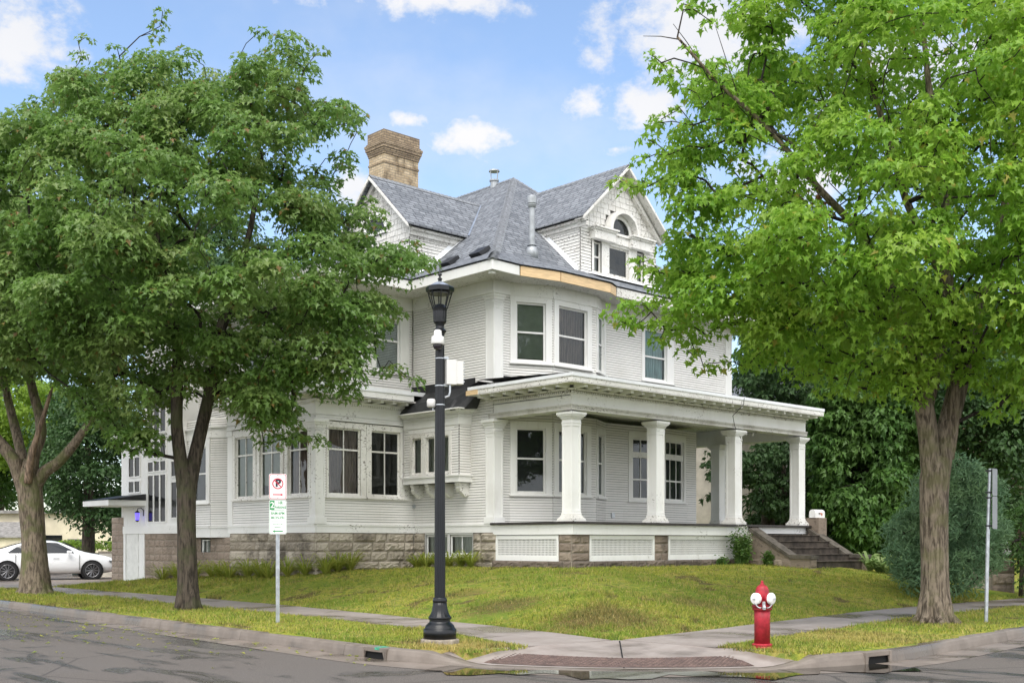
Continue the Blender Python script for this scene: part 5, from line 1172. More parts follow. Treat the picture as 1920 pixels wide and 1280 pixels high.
for d in ((-1, 0), (0, -1)):
    p = np.array([hx+d[0]*.16, hy+d[1]*.16]); L = [(*(p+(q-p)*k/7), hz+.60-.05*math.sin(math.pi*k/7)-.02*(k/7)) for k in range(8)]; b.tube(L, .0075, 6)
b.build('chain', M['silver'], h)
b = MB(); b.box(q[0]-.016, q[0]+.016, q[1]-.016, q[1]+.016, hz+.53, hz+.62); b.lathe((q[0]-.01, q[1]-.01, hz+.545), [(.022, -.03), (.026, 0), (.018, .03)], 8); b.build('chain_lug', M['silver'], h, bevel=.005)
# ---- parking signs on a galvanised post
SX, SY, SZ = -8.56, -1.37, .15
t = thing('sign_post', 'galvanised post with a no parking sign above a green two hour parking sign', 'street sign', (SX, SY, SZ))
b = MB(); 
nd = np.array([-.45, -.893]); td = np.array([.893, -.45]); base = np.array([SX, SY])
sf = Fr(tuple(base-td*.15), tuple(base+td*.15)); W2_ = sf.len/2
b.fbox(sf, W2_-.028, W2_+.028, -.045, -.035, SZ-.1, 2.66); b.fbox(sf, W2_-.03, W2_-.02, -.04, -.008, SZ-.1, 2.66); b.fbox(sf, W2_+.02, W2_+.03, -.04, -.008, SZ-.1, 2.66); b.build('post', M['galv'], t)
def rounded(fr, s0, s1, z0, z1, n, r=.03):
    pts = []
    for cx_, cz_, a0 in ((s1-r, z1-r, 0), (s0+r, z1-r, 90), (s0+r, z0+r, 180), (s1-r, z0+r, 270)):
        for k in range(5): a = math.radians(a0+k*22.5); pts.append(fr.pt(cx_+r*math.cos(a), n, cz_+r*math.sin(a)))
    return pts[::-1]
def plate(fr, s0, s1, z0, z1, name, m, parent, n=0, th=.004):
    b = MB(); b.prism(rounded(fr, s0, s1, z0, z1, n), tuple(fr.n*th)+(0,)); return b.build(name, m, parent)
def border(fr, s0, s1, z0, z1, w, n, m, parent, name='border'):
    o = rounded(fr, s0, s1, z0, z1, n, .026); i = rounded(fr, s0+w, s1-w, z0+w, z1-w, n, .02); b = MB(); k = len(o)
    for j in range(k): b.poly(o[j], o[(j+1) % k], i[(j+1) % k], i[j])
    return b.build(name, m, parent)
def lettering(fr, txt, size, s, z, n, m, parent, bold=0.0, sx=1.0, name='lettering'):
    vs, fs = text_mesh(txt, size, .0006, bold); b = MB(); b.add([fr.pt(s+v[0]*sx, n+v[2], z+v[1]) for v in vs], fs); return b.build(name, m, parent)
N0 = .0055
pz0, pz1 = 2.235, 2.665
p1_ = plate(sf, W2_-.145, W2_+.145, pz0, pz1, 'no_parking_sign', M['signwhite'], t)
border(sf, W2_-.137, W2_+.137, pz0+.008, pz1-.008, .009, N0, M['signred'], p1_)
lettering(sf, 'P', .17, W2_+.004, 2.505, N0, M['signblack'], p1_, .009)
b = MB(); A = np.linspace(0, 2*math.pi, 41)
for a, c in zip(A[:-1], A[1:]): b.poly(*[sf.pt(W2_+r*math.cos(q_), N0+.002, 2.50+r*math.sin(q_)) for r, q_ in ((.075, a), (.092, a), (.092, c), (.075, c))])
d_ = math.radians(135); u_, v_ = np.array([math.cos(d_), math.sin(d_)]), np.array([-math.sin(d_), math.cos(d_)])*.008
b.poly(*[sf.pt(W2_+p[0], N0+.0025, 2.50+p[1]) for p in (u_*-.08-v_, u_*-.08+v_, u_*.08+v_, u_*.08-v_)]); b.build('prohibition_ring', M['signred'], p1_)
b = MB(); z = 2.315
b.poly(*[sf.pt(W2_+s, N0, z+q_) for s, q_ in ((-.085, -.009), (.05, -.009), (.05, .009), (-.085, .009))]); b.poly(*[sf.pt(W2_+s, N0, z+q_) for s, q_ in ((.05, -.024), (.09, 0), (.05, .024))]); b.build('arrow', M['signred'], p1_)
b = MB()
for zz in (pz0+.028, pz1-.028): b.lathe((*sf.pt(W2_, .004, zz)[:2], zz), [(.007, 0), (.006, .004)], 8, axis=(*sf.n, 0))
b.build('bolt', M['iron'], p1_)
qz0, qz1 = 1.65, 2.225
p2_ = plate(sf, W2_-.145, W2_+.145, qz0, qz1, 'parking_time_sign', M['signwhite'], t)
border(sf, W2_-.137, W2_+.137, qz0+.008, qz1-.008, .005, N0, M['signgreen'], p2_)
b = MB(); b.poly(*[sf.pt(W2_+s, N0, z) for s, z in ((-.13, 2.06), (-.055, 2.06), (-.055, 2.21), (-.13, 2.21))]); b.build('number_panel', M['signgreen'], p2_)
lettering(sf, '2', .14, W2_-.092, 2.135, N0+.002, M['signwhite'], p2_, .002)
lettering(sf, 'HR', .07, W2_+.045, 2.175, N0, M['signgreen'], p2_, .0015, .8); lettering(sf, 'PARKING', .055, W2_+.042, 2.10, N0, M['signgreen'], p2_, .0015, .78)
lettering(sf, '8AM-6PM', .066, W2_, 2.0, N0, M['signgreen'], p2_, .0008, .84); lettering(sf, 'MON-FRI', .066, W2_, 1.925, N0, M['signgreen'], p2_, .0008, .84)
lettering(sf, 'EXCEPT BY', .036, W2_, 1.82, N0, M['signgreen'], p2_, 0, .95); lettering(sf, 'PERMIT', .036, W2_, 1.765, N0, M['signgreen'], p2_, 0, .95)
b = MB()
for z in (2.052, 1.862): b.poly(*[sf.pt(W2_+s, N0, z+q_) for s, q_ in ((-.11, -.003), (.11, -.003), (.11, .003), (-.11, .003))])
b.build('rule', M['signgreen'], p2_)
b = MB(); z = 1.70; b.poly(*[sf.pt(W2_+s, N0, z+q_) for s, q_ in ((-.055, -.009), (.085, -.009), (.085, .009), (-.055, .009))]); b.poly(*[sf.pt(W2_+s, N0, z+q_) for s, q_ in ((-.09, 0), (-.05, -.022), (-.05, .022))]); b.build('arrow', M['signgreen'], p2_)
# sign seen from behind and edge on, far right
RX, RY = .26, -9.47
t = thing('sign_post', 'galvanised post with two signs seen edge on from behind, beside the right tree', 'street sign', (RX, RY, .15))
b = MB(); pc = np.array([RX, RY]); b.tube([(RX, RY, .05), (RX+.02, RY-.02, 1.5), (RX+.05, RY-.05, 2.76)], .032, 8); b.build('post', M['galv'], t)
vd = np.array([RX, RY])-CAM[:2]; vd /= np.linalg.norm(vd); pr_ = np.array([vd[1], -vd[0]])   # pr_: to the right as seen
dirn = vd*.968+pr_*.25; c0 = pc+np.array([.045, -.045])+pr_*.04
rf_ = Fr(tuple(c0-vd*.12), tuple(c0-vd*.12+dirn*.31))
plate(rf_, 0, .305, 2.30, 2.76, 'sign_panel', M['signback'], t); plate(rf_, 0, .305, 1.74, 2.29, 'sign_panel', M['signback'], t)
b = MB()
for z in (2.71, 2.345, 2.255, 1.78): b.fbox(Fr(tuple(pc+np.array([.03, -.03])-pr_*.05), tuple(pc+np.array([.03, -.03])+pr_*.08)), 0, .13, -.04, .04, z, z+.025)
b.build('sign_clamp', M['iron'], t)
# ---------------------------------------------------------------- white saloon car on the driveway
def make_car(loc, heading, label):
    t = thing('parked_car', label, 'car', loc, heading, local=True)
    # stations along the body: x, bottom, sill, belt line, hood/deck/roof height, half width, half roof width
    S = [(-2.36, .42, .50, .70, .72, .62, .55), (-2.30, .30, .42, .86, .93, .76, .68), (-2.05, .22, .36, .93, 1.03, .84, .74), (-1.75, .20, .33, .95, 1.08, .88, .70), (-1.30, .19, .32, .95, 1.26, .90, .62), (-.75, .19, .31, .95, 1.41, .91, .60), (-.1, .19, .31, .94, 1.44, .91, .61), (.35, .19, .31, .93, 1.40, .91, .60), (.85, .19, .31, .92, 1.17, .90, .63), (1.15, .19, .32, .91, 1.00, .89, .72), (1.7, .20, .33, .86, .92, .87, .72), (2.1, .22, .38, .78, .82, .81, .66), (2.30, .30, .42, .66, .70, .70, .58), (2.36, .38, .45, .58, .60, .60, .52)]
    b = MB(); n = 13
    for (x, zb, zs, zl_, zt, w, wr) in S:
        b.v += [(x, -w*.7, zb), (x, -w*.97, zs), (x, -w*1.0, (zs+zl_)/2), (x, -w*.97, zl_), (x, -wr-(w*.95-wr)*.12, zl_+(zt-zl_)*.80), (x, -wr*.86, zt-.012), (x, 0, zt+.012), (x, wr*.86, zt-.012), (x, wr+(w*.95-wr)*.12, zl_+(zt-zl_)*.80), (x, w*.97, zl_), (x, w, (zs+zl_)/2), (x, w*.97, zs), (x, w*.7, zb)]
    m = len(S); b.f = [(i*n+k, (i+1)*n+k, (i+1)*n+(k+1) % n, i*n+(k+1) % n) for i in range(m-1) for k in range(n)]+[tuple(range(n)), tuple(range((m-1)*n, m*n))[::-1]]
    o = b.build('body', M['carwhite'], t, True); md = o.modifiers.new('s', 'SUBSURF'); md.levels = md.render_levels = 1
    # side glass, windscreen and rear window laid just proud of the cabin
    for sg in (-1, 1):
        for pts in ([(-1.42, .99), (-1.12, 1.19), (-.72, 1.335), (-.34, 1.37), (-.30, .985)], [(-.24, .985), (-.28, 1.37), (.25, 1.335), (.72, 1.09), (.80, .975)]):
            b = MB(); V = []
            for x, z in pts:
                zz = z; wy = np.interp(x, [s[0] for s in S], [s[5]*.97 for s in S]); wt = np.interp(x, [s[0] for s in S], [s[6] for s in S]); bl_ = np.interp(x, [s[0] for s in S], [s[3] for s in S]); tp = np.interp(x, [s[0] for s in S], [s[4] for s in S])
                f = (zz-bl_)/max(.05, (tp-bl_)*.80); V.append((x, sg*(wy+(wt+(wy/.97*.95-wt)*.12-wy)*min(1.1, f)+.012), zz))
            b.poly(*(V if sg < 0 else V[::-1])); b.build('side_window', M['carglass'], t)
    b = MB(); b.poly((.48, -.52, 1.355), (.48, .52, 1.355), (1.08, .62, 1.03), (1.08, -.62, 1.03)); b.v = [(x, y, z+.03) for x, y, z in b.v]; b.build('windscreen', M['carglass'], t)
    b = MB(); b.poly((-.95, .5, 1.375), (-.95, -.5, 1.375), (-1.68, -.58, 1.105), (-1.68, .58, 1.105)); b.v = [(x, y, z+.03) for x, y, z in b.v]; b.build('rear_window', M['carglass'], t)
    for x in (-1.42, 1.42):
        for sg in (-1, 1):
            b = MB(); b.lathe((x, sg*.70, .33), [(.39, 0), (.39, .215)], 28, axis=(0, sg, 0)); b.build('wheel_arch', M['black'], t)
            b = MB(); b.lathe((x, sg*.71, .33), [(.20, 0), (.33, .0), (.335, .03), (.335, .19), (.315, .215), (.245, .22), (.235, .205), (.2, .2)], 32, axis=(0, sg, 0)); w = b.build('wheel', M['tyre'], t)
            b = MB(); b.lathe((x, sg*.90, .33), [(.05, 0), (.05, .02), (.02, .025)], 16, axis=(0, sg, 0))
            for k in range(10):
                a = k*math.pi/5; ca, sa = math.cos(a), math.sin(a)
                b.tube([(x+.04*ca, sg*.914, .33+.04*sa), (x+.232*math.cos(a+.08), sg*.918, .33+.232*math.sin(a+.08))], .013, 5); b.tube([(x+.04*ca, sg*.914, .33+.04*sa), (x+.232*math.cos(a-.12), sg*.918, .33+.232*math.sin(a-.12))], .010, 5)
            R_ = [(x+.236*math.cos(q_), sg*.918, .33+.236*math.sin(q_)) for q_ in np.linspace(0, 2*math.pi, 29)]; b.tube(R_, .012, 6, False); b.build('rim', M['rim'], w)
    for sg in (-1, 1):
        b = MB(); b.prism([(2.0, sg*.845, .70), (2.26, sg*.74, .66), (2.27, sg*.735, .60), (2.05, sg*.835, .62)], (0, sg*-.12, .0)); b.v = [(x, y+sg*.012, z) for x, y, z in b.v]; b.build('headlight', M['headlight'], t)
        b = MB(); b.prism([(-2.325, sg*.72, .90), (-2.02, sg*.85, .90), (-2.05, sg*.85, .80), (-2.34, sg*.70, .78)], (0, sg*-.10, 0)); b.v = [(x, y+sg*.012, z) for x, y, z in b.v]; b.build('taillight', M['taillight'], t)
        b = MB(); b.box(.55, .72, min(sg*.93, sg*1.08), max(sg*.93, sg*1.08), .95, 1.06); b.box(.60, .66, min(sg*.86, sg*.95), max(sg*.86, sg*.95), .94, .97); b.build('mirror', M['carwhite'], t, bevel=.03)
        b = MB()
        for x in (-.85, .18): b.box(x-.10, x+.10, min(sg*.912, sg*.935), max(sg*.912, sg*.935), .80, .83)
        b.build('door_handle', M['carwhite'], t)
        b = MB()
        for x in (-1.15, -.27, .98): b.box(x-.005, x+.005, min(sg*.87, sg*.913), max(sg*.87, sg*.913), .36, .94)
        b.build('door_seam', M['black'], t)
    return t
make_car((-2.55, 24.1, .17), R(26-43.194), 'white saloon car parked on the driveway behind the left tree trunk')
# ---------------------------------------------------------------- background beyond the driveway, left
def bpt(u, v, D): return at(u, v, D)
t = thing('low_building', 'cream painted low building far behind the white car', 'building', (4, 42, 0))
b = MB(); fr = Fr(tuple(at(-120, 1000, 58)[:2]), tuple(at(260, 1000, 58)[:2])); b.fbox(fr, 0, fr.len, -5, 0, 0, 3.0); b.build('wall', M['cream'], t)
b = MB(); b.fbox(fr, 0, fr.len+.3, -5.2, .3, 3.0, 3.15); b.build('roof', M['greyroof'], t)
b = MB(); b.fbox(fr, fr.len-3.6, fr.len-2.2, .0, .04, .9, 1.7); b.fbox(fr, 5.2, 6.4, 0, .04, 1.0, 1.9); b.build('window', M['carglass'], t)
t = thing('lean_to', 'grey sloping lean to roof beside the cream building', 'shed', (1, 38, 0))
fr = Fr(tuple(at(-90, 1000, 55)[:2]), tuple(at(42, 1000, 55)[:2])); b = MB(); P = fr.pt; b.prism([P(0, 0, 1.75), P(fr.len, 0, 1.75), P(fr.len-.3, -2.2, 2.5), P(0, -2.2, 2.5)], (0, 0, .06)); b.build('roof', M['greyroof'], t)
b = MB(); b.fbox(fr, 0, fr.len-.1, -2.1, -.15, .1, 1.75); b.build('wall', M['cream'], t)
g = at(107, 1037, 50); gz_ = .2
t = thing('covered_grill', 'barbecue grill under a dark grey cover behind the white car', 'grill', (g[0], g[1], gz_))
b = MB(); b.lathe((g[0], g[1], 0), [(.42, gz_), (.44, gz_+.5), (.42, gz_+.86), (.36, gz_+1.02), (.2, gz_+1.12), (.10, gz_+1.2), (.03, gz_+1.22)], 14, flute=lambda i, k: 1-.07*(k % 2)); b.build('cover', M['cover'], t)
b = MB(); b.box(g[0]-.4, g[0]-.33, g[1]-.03, g[1]+.03, gz_-.05, gz_+.1); b.box(g[0]+.33, g[0]+.4, g[1]-.03, g[1]+.03, gz_-.05, gz_+.1); b.build('leg', M['iron'], t)
for k, (u0, u1, lab) in enumerate(((134, 160, 'dark green bin behind the car, left one'), (161, 190, 'dark green bin behind the car, right one'))):
    c = at((u0+u1)/2, 1045, 47); t = thing('waste_bin', lab, 'bin', (c[0], c[1], .17), group='bins behind the car')
    w = (u1-u0)/F*47/2; fr = Fr(tuple(c[:2]-RT[:2]*w), tuple(c[:2]+RT[:2]*w)); b = MB(); b.fbox(fr, .02, fr.len-.02, -.6, 0, .17, 1.0); b.build('tub', M['bin'], t, bevel=.03)
    b = MB(); b.fbox(fr, 0, fr.len, -.64, .04, 1.0, 1.09); b.build('lid', M['bin'], t, bevel=.02)
c = at(212, 1040, 45)
t = thing('concrete_block', 'pale concrete block wall end beside the garage pillar', 'wall', (c[0], c[1], .17)); fr = Fr(tuple(at(186, 1040, 45)[:2]), tuple(at(232, 1040, 45)[:2])); b = MB(); b.fbox(fr, 0, fr.len, -.3, 0, .1, 1.12); b.build('wall', M['stucco'], t); b = MB(); b.fbox(fr, -.03, fr.len+.03, -.33, .03, 1.12, 1.18); b.build('coping', M['plinth'], t)
c = at(216, 1070, 43); t = thing('wood_post', 'leaning rusty brown timber post by the garage pillar', 'post', (c[0], c[1], .17)); b = MB(); b.tube([(c[0], c[1], .1), (c[0]+.03, c[1], 1.0), (c[0]+.08, c[1]+.02, 1.75)], [.06, .055, .045], 6); b.build('timber', M['rust'], t)
b = MB(); b.box(c[0]-.03, c[0]+.10, c[1]-.05, c[1]+.05, 1.2, 1.28); b.build('cross_piece', M['rust'], t)
c = at(222, 1072, 42.5); t = thing('brick_pile', 'small stack of red bricks beside the garage pillar', 'bricks', (c[0], c[1], .17)); b = MB()
for k in range(8):
    for j in range(2): a = random.uniform(-.05, .05); b.box(c[0]-.18+.2*j+a, c[0]+.0+.2*j+a, c[1]-.1, c[1]+.1, .17+k*.085, .245+k*.085)
b.build('brick', M['redbrick'], t)['kind'] = 'stuff'
# ---------------------------------------------------------------- neighbours to the right
t = thing('neighbour_house', 'cream stucco neighbour house seen through the porch columns', 'house', (20, 10, .8))
p, q_ = at(1270, 1000, 44), at(1520, 1000, 44); fr = Fr(tuple(p[:2]), tuple(q_[:2])); b = MB(); b.fbox(fr, -1, fr.len, -6, 0, .5, 6.2); b.build('wall', M['stucco'], t)
b = MB(); s = (1404-1270)/250*fr.len; b.fbox(fr, s, s+.32, 0, .08, .5, 6.1); b.build('trim_board', M['cream'], t)
b = MB(); P = fr.pt; b.prism([P(-1.5, .5, 6.2), P(fr.len+.5, .5, 6.2), P(fr.len+.5, -3, 8.0), P(-1.5, -3, 8.0)], (0, 0, .1)); b.build('roof', M['shingle'], t)
p, q_ = at(1795, 1000, 47), at(2050, 1000, 42); t = thing('brick_building', 'tan brick building behind the trees at the far right', 'building', (28, 1, .3)); fr = Fr(tuple(p[:2]), tuple(q_[:2])); b = MB(); b.fbox(fr, 0, fr.len, -6, 0, -.2, 7.5); b.build('wall', M['tanwall'], t)
b = MB(); b.fbox(fr, 1.6, 2.6, 0, .06, 2.6, 4.0); b.fbox(fr, 2.32, 2.5, .02, .5, 1.0, 5.0); b.build('window_frame', M['trim'], t)
b = MB(); b.fbox(fr, 1.7, 2.5, .05, .07, 2.7, 3.9); b.build('pane', M['carglass'], t)
b = MB(); b.fbox(fr, -.3, fr.len+.3, -6.2, .3, 7.5, 7.8); b.build('roof', M['greyroof'], t)
c = at(1858, 1118, 29); t = thing('stone_pier', 'rough pinkish stone pier end of a low wall at the right', 'wall', (c[0], c[1], .2)); fr = Fr(tuple(at(1822, 1118, 29)[:2]), tuple(at(1902, 1118, 29)[:2]))
b = MB(); b.fbox(fr, .02, fr.len-.02, -.55, -.05, 0, .98); o = b.build('core', M['mortar'], t)
stones('stone_face', Fr(fr.pt(.52, 0, 0)[:2], fr.pt(fr.len, 0, 0)[:2]), 0, fr.len-.52, .05, 1.0, M['brownstone'], .3, .6, .05, parent=t)
b = MB(); b.fbox(fr, -.5, .5, -.4, .05, 0, .32); b.build('step', M['brownstone'], t, bevel=.02)
b = MB(); b.fbox(fr, .5, fr.len+.04, -.6, .06, 1.0, 1.08); b.build('coping', M['brownstone'], t, bevel=.02)

t = thing('string_light', 'loose wire with small clear bulbs hanging from the porch eave above the third column', 'string light', (6.6, -.3, 4.5))
b = MB(); wp = [(5.95, -.52, 5.28), (5.9, -.53, 5.1), (6.0, -.12, 4.85), (6.15, -.07, 4.6), (6.25, -.06, 4.5), (6.55, .0, 4.28), (6.75, .1, 4.46), (7.1, .15, 4.50), (7.5, .17, 4.53)]; b.tube(wp, .008, 5); b.build('wire', M['iron'], t)
for q_ in ((6.55, 0, 4.25), (6.95, .13, 4.45), (7.3, .16, 4.47)):
    b = MB(); b.lathe((q_[0], q_[1], 0), [(.012, q_[2]+.03), (.03, q_[2]), (.026, q_[2]-.03), (.008, q_[2]-.045)], 10); b.build('bulb', M['camwhite'], t)
# ---------------------------------------------------------------- trees and plants
LEAF = np.array([(0, 0), (.26, -.12), (.20, .12), (.54, .30), (.22, .42), (0, 1.0), (-.22, .42), (-.54, .30), (-.20, .12), (-.26, -.12)])
LEAF_F = [(0, 1, 2, 3, 4, 5), (0, 5, 6, 7, 8, 9)]
SPRAY = np.array([(0, 0), (.16, .2), (.30, .55), (.10, .55), (.05, 1.0), (-.12, .6), (-.32, .5), (-.16, .2)]); SPRAY_F = [(0, 1, 2, 3, 4), (0, 4, 5, 6, 7)]
NEED = np.array([(0, 0), (.10, .5), (0, 1.0), (-.10, .5)]); NEED_F = [(0, 1, 2, 3)]
OVAL = np.array([(0, 0), (.25, .25), (.28, .55), (0, 1.0), (-.28, .55), (-.25, .25)]); OVAL_F = [(0, 1, 2, 3), (0, 3, 4, 5)]
def norm(a): return a/(np.linalg.norm(a, axis=-1, keepdims=True)+1e-9)
def leaf_mesh(name, P, nrm, tip, size, shape, faces, m, parent, fold=.18, label=None):
    n = len(P); k = len(shape); nrm = norm(nrm); tip = norm(tip-nrm*(tip*nrm).sum(1, keepdims=True)); sd = np.cross(tip, nrm)
    sx = shape[:, 0][None, :, None]*size[:, None, None]; sy = shape[:, 1][None, :, None]*size[:, None, None]
    curl = (np.abs(shape[:, 0])*fold*2-shape[:, 1]**2*.16)[None, :, None]*size[:, None, None]
    V = P[:, None, :]+sd[:, None, :]*sx+tip[:, None, :]*sy+nrm[:, None, :]*curl
    V = V.reshape(-1, 3)-ORG.get(parent.name, np.zeros(3)); base = np.arange(n)*k
    nf = len(faces); L = len(faces[0])
    if all(len(f) == L for f in faces):
        F_ = np.array(faces)[None]+base[:, None, None]; loops = F_.reshape(-1); tot = np.full(n*nf, L); st = np.arange(n*nf)*L
    else:
        fl = np.concatenate([np.array(f) for f in faces]); loops = (fl[None]+base[:, None]).ravel(); t1 = np.array([len(f) for f in faces]); tot = np.tile(t1, n); st = np.concatenate([[0], np.cumsum(tot)[:-1]])
    return link_mesh(name, raw_mesh(name, V, loops, st, tot, m, False, None, False), parent)
def in_poly(u, v, poly):
    poly = np.array(poly, float); x0, y0 = poly[:, 0], poly[:, 1]; x1, y1 = np.roll(x0, -1), np.roll(y0, -1); c = np.zeros(len(u), bool); dmin = np.full(len(u), 1e9)
    for a, b_, c_, d_ in zip(x0, y0, x1, y1):
        t_ = ((b_ > v) != (d_ > v)) & (u < (c_-a)*(v-b_)/(d_-b_+1e-12)+a); c ^= t_
        L2 = (c_-a)**2+(d_-b_)**2+1e-9; s = np.clip(((u-a)*(c_-a)+(v-b_)*(d_-b_))/L2, 0, 1); dmin = np.minimum(dmin, np.hypot(u-a-s*(c_-a), v-b_-s*(d_-b_)))
    return c, dmin
def clumps_in(poly, D0, n, thick, rmin, rmax, seed, holes=(), dshift=0., edge=.35, zmin=None):
    # clump centres fill a rounded volume whose outline from the street is the crown's own outline
    g = np.random.default_rng(seed); poly = np.array(poly, float); lo, hi = poly.min(0), poly.max(0); out = []
    while len(out) < n:
        u = g.uniform(lo[0], hi[0], 4000); v = g.uniform(lo[1], hi[1], 4000); r = g.uniform(rmin, rmax, 4000)
        ins, dm = in_poly(u, v, poly); dm = dm/F*D0
        small = g.random(4000) < edge; r = np.where(small, r*.5, r)
        ok = ins & (dm > r*.75)
        for hx_, hy_, hr in holes: ok &= np.hypot(u-hx_, v-hy_) > hr+r*F/D0*.6
        T = np.minimum(thick, .5+1.25*dm); s = g.uniform(-1, 1, 4000); s = np.sign(s)*np.abs(s)**.55
        for i in np.nonzero(ok)[0]:
            out.append((*at(u[i], v[i], D0+dshift+s[i]*T[i]), r[i]))
            if len(out) >= n: break
    return np.array(out)
def grow(stems, cl, g, tw=.0075, up=.25):
    # branch skeleton: stems first, then every clump is joined to the nearest wood lower down
    pos, par, rad = [], [], []
    for st in stems:
        prev = st[0]
        for p, r in st[1]:
            pos.append(np.array(p, float)); par.append(prev); rad.append(r); prev = len(pos)-1
    nstem = len(pos); root = pos[0]
    P0 = np.array(pos); d0 = np.array([np.linalg.norm(P0-c[:3], axis=1).min() for c in cl])
    for i in np.argsort(d0):
        c = cl[i, :3]; A = np.array(pos); dv = c-A; d = np.linalg.norm(dv, axis=1); cost = d+.9*np.maximum(0, -(dv[:, 2]+.15*d))+.05*np.linalg.norm(A-root, axis=1)
        cost[:max(1, min(nstem, 3))] += 3; j = int(np.argmin(cost)); a = pos[j]; L = d[j]; k = max(2, int(L/.45)); side = g.normal(0, .08*L, 3); pr = j
        for q_ in range(1, k+1):
            t_ = q_/k; w = a+(c-a)*t_+side*math.sin(math.pi*t_)+np.array([0, 0, up*.4*L*math.sin(math.pi*t_)]); pos.append(w); par.append(pr); rad.append(0); pr = len(pos)-1
    cnt = np.zeros(len(pos)); ch = np.zeros(len(pos), int)
    for i in range(len(pos)-1, -1, -1):
        if ch[i] == 0: cnt[i] = max(cnt[i], 1)
        if par[i] >= 0: cnt[par[i]] += cnt[i]; ch[par[i]] += 1
    r = np.maximum(np.array(rad), tw*cnt**.52); return np.array(pos), np.array(par), r, nstem
def limbs_mesh(pos, par, r, i0, n=6):
    b = MB()
    for i in range(i0, len(pos)):
        p, q_ = pos[par[i]], pos[i]; t_ = q_-p; L = np.linalg.norm(t_)
        if L < 1e-4: continue
        t_ /= L; a = np.array([0, 0, 1.]) if abs(t_[2]) < .8 else np.array([1., 0, 0]); x = np.cross(t_, a); x /= np.linalg.norm(x); y = np.cross(t_, x); ra = min(r[par[i]], r[i]*1.25); rb = r[i]; m = len(b.v)
        for k in range(n): an = 2*math.pi*k/n; e = x*math.cos(an)+y*math.sin(an); b.v.append(tuple(p-t_*ra*.3+e*ra))
        for k in range(n): an = 2*math.pi*k/n; e = x*math.cos(an)+y*math.sin(an); b.v.append(tuple(q_+t_*rb*.3+e*rb))
        b.f += [(m+k, m+(k+1) % n, m+n+(k+1) % n, m+n+k) for k in range(n)]
    return b
def crown_leaves(cl, per, size, g, flat=.6, droop=.55, up=.8, ref_r=.55):
    n = np.maximum(6, (per*(cl[:, 3]/ref_r)**2).astype(int)); C_ = np.repeat(cl[:, :3], n, 0); R_ = np.repeat(cl[:, 3], n); N = len(C_)
    d = norm(g.normal(0, 1, (N, 3))); d[:, 2] = np.where((d[:, 2] < 0) & (g.random(N) < .55), -d[:, 2], d[:, 2])
    rr = R_*g.uniform(.35, 1.0, N)**.6; jit = np.repeat(g.uniform(.8, 1.25, (len(cl), 3)), n, 0)
    P = C_+d*jit*rr[:, None]*np.array([1, 1, flat]); P[:, 2] -= .18*(rr**2)/np.maximum(R_, .1)
    nr = d*np.array([.75, .75, .5])+np.array([0, 0, up])+g.normal(0, .38, (N, 3)); out = d*np.array([1, 1, 0])+g.normal(0, .5, (N, 3)); out[:, 2] -= droop
    return P, nr, out, size*g.uniform(.5, 1.3, N)
def flare(base, rads):
    return None
def trunk_mesh(paths, n=20, rough=.07, seed=0):
    b = MB(); g = np.random.default_rng(seed); ph = g.uniform(0, 6.28, 6)
    for path in paths:
        pts = [np.array(p, float) for p, _ in path]; rs = [r for _, r in path]; P = []; Rr = []
        for i in range(len(pts)-1):
            k = max(2, int(np.linalg.norm(pts[i+1]-pts[i])/.12))
            for q_ in range(k): t_ = q_/k; P.append(pts[i]+(pts[i+1]-pts[i])*t_); Rr.append(rs[i]+(rs[i+1]-rs[i])*t_)
        P.append(pts[-1]); Rr.append(rs[-1]); P = np.array(P)
        for _ in range(2): P[1:-1] = (P[:-2]+2*P[1:-1]+P[2:])/4
        z0 = P[0][2]
        b.tube(list(P), Rr, n, True, lambda i, an: 1+rough*math.sin(5*an+ph[0]+.3*math.sin(i*.4))*.6+rough*.6*math.sin(11*an+ph[1]+i*.22)+rough*.4*math.sin(23*an+ph[2]-i*.35))
    return b
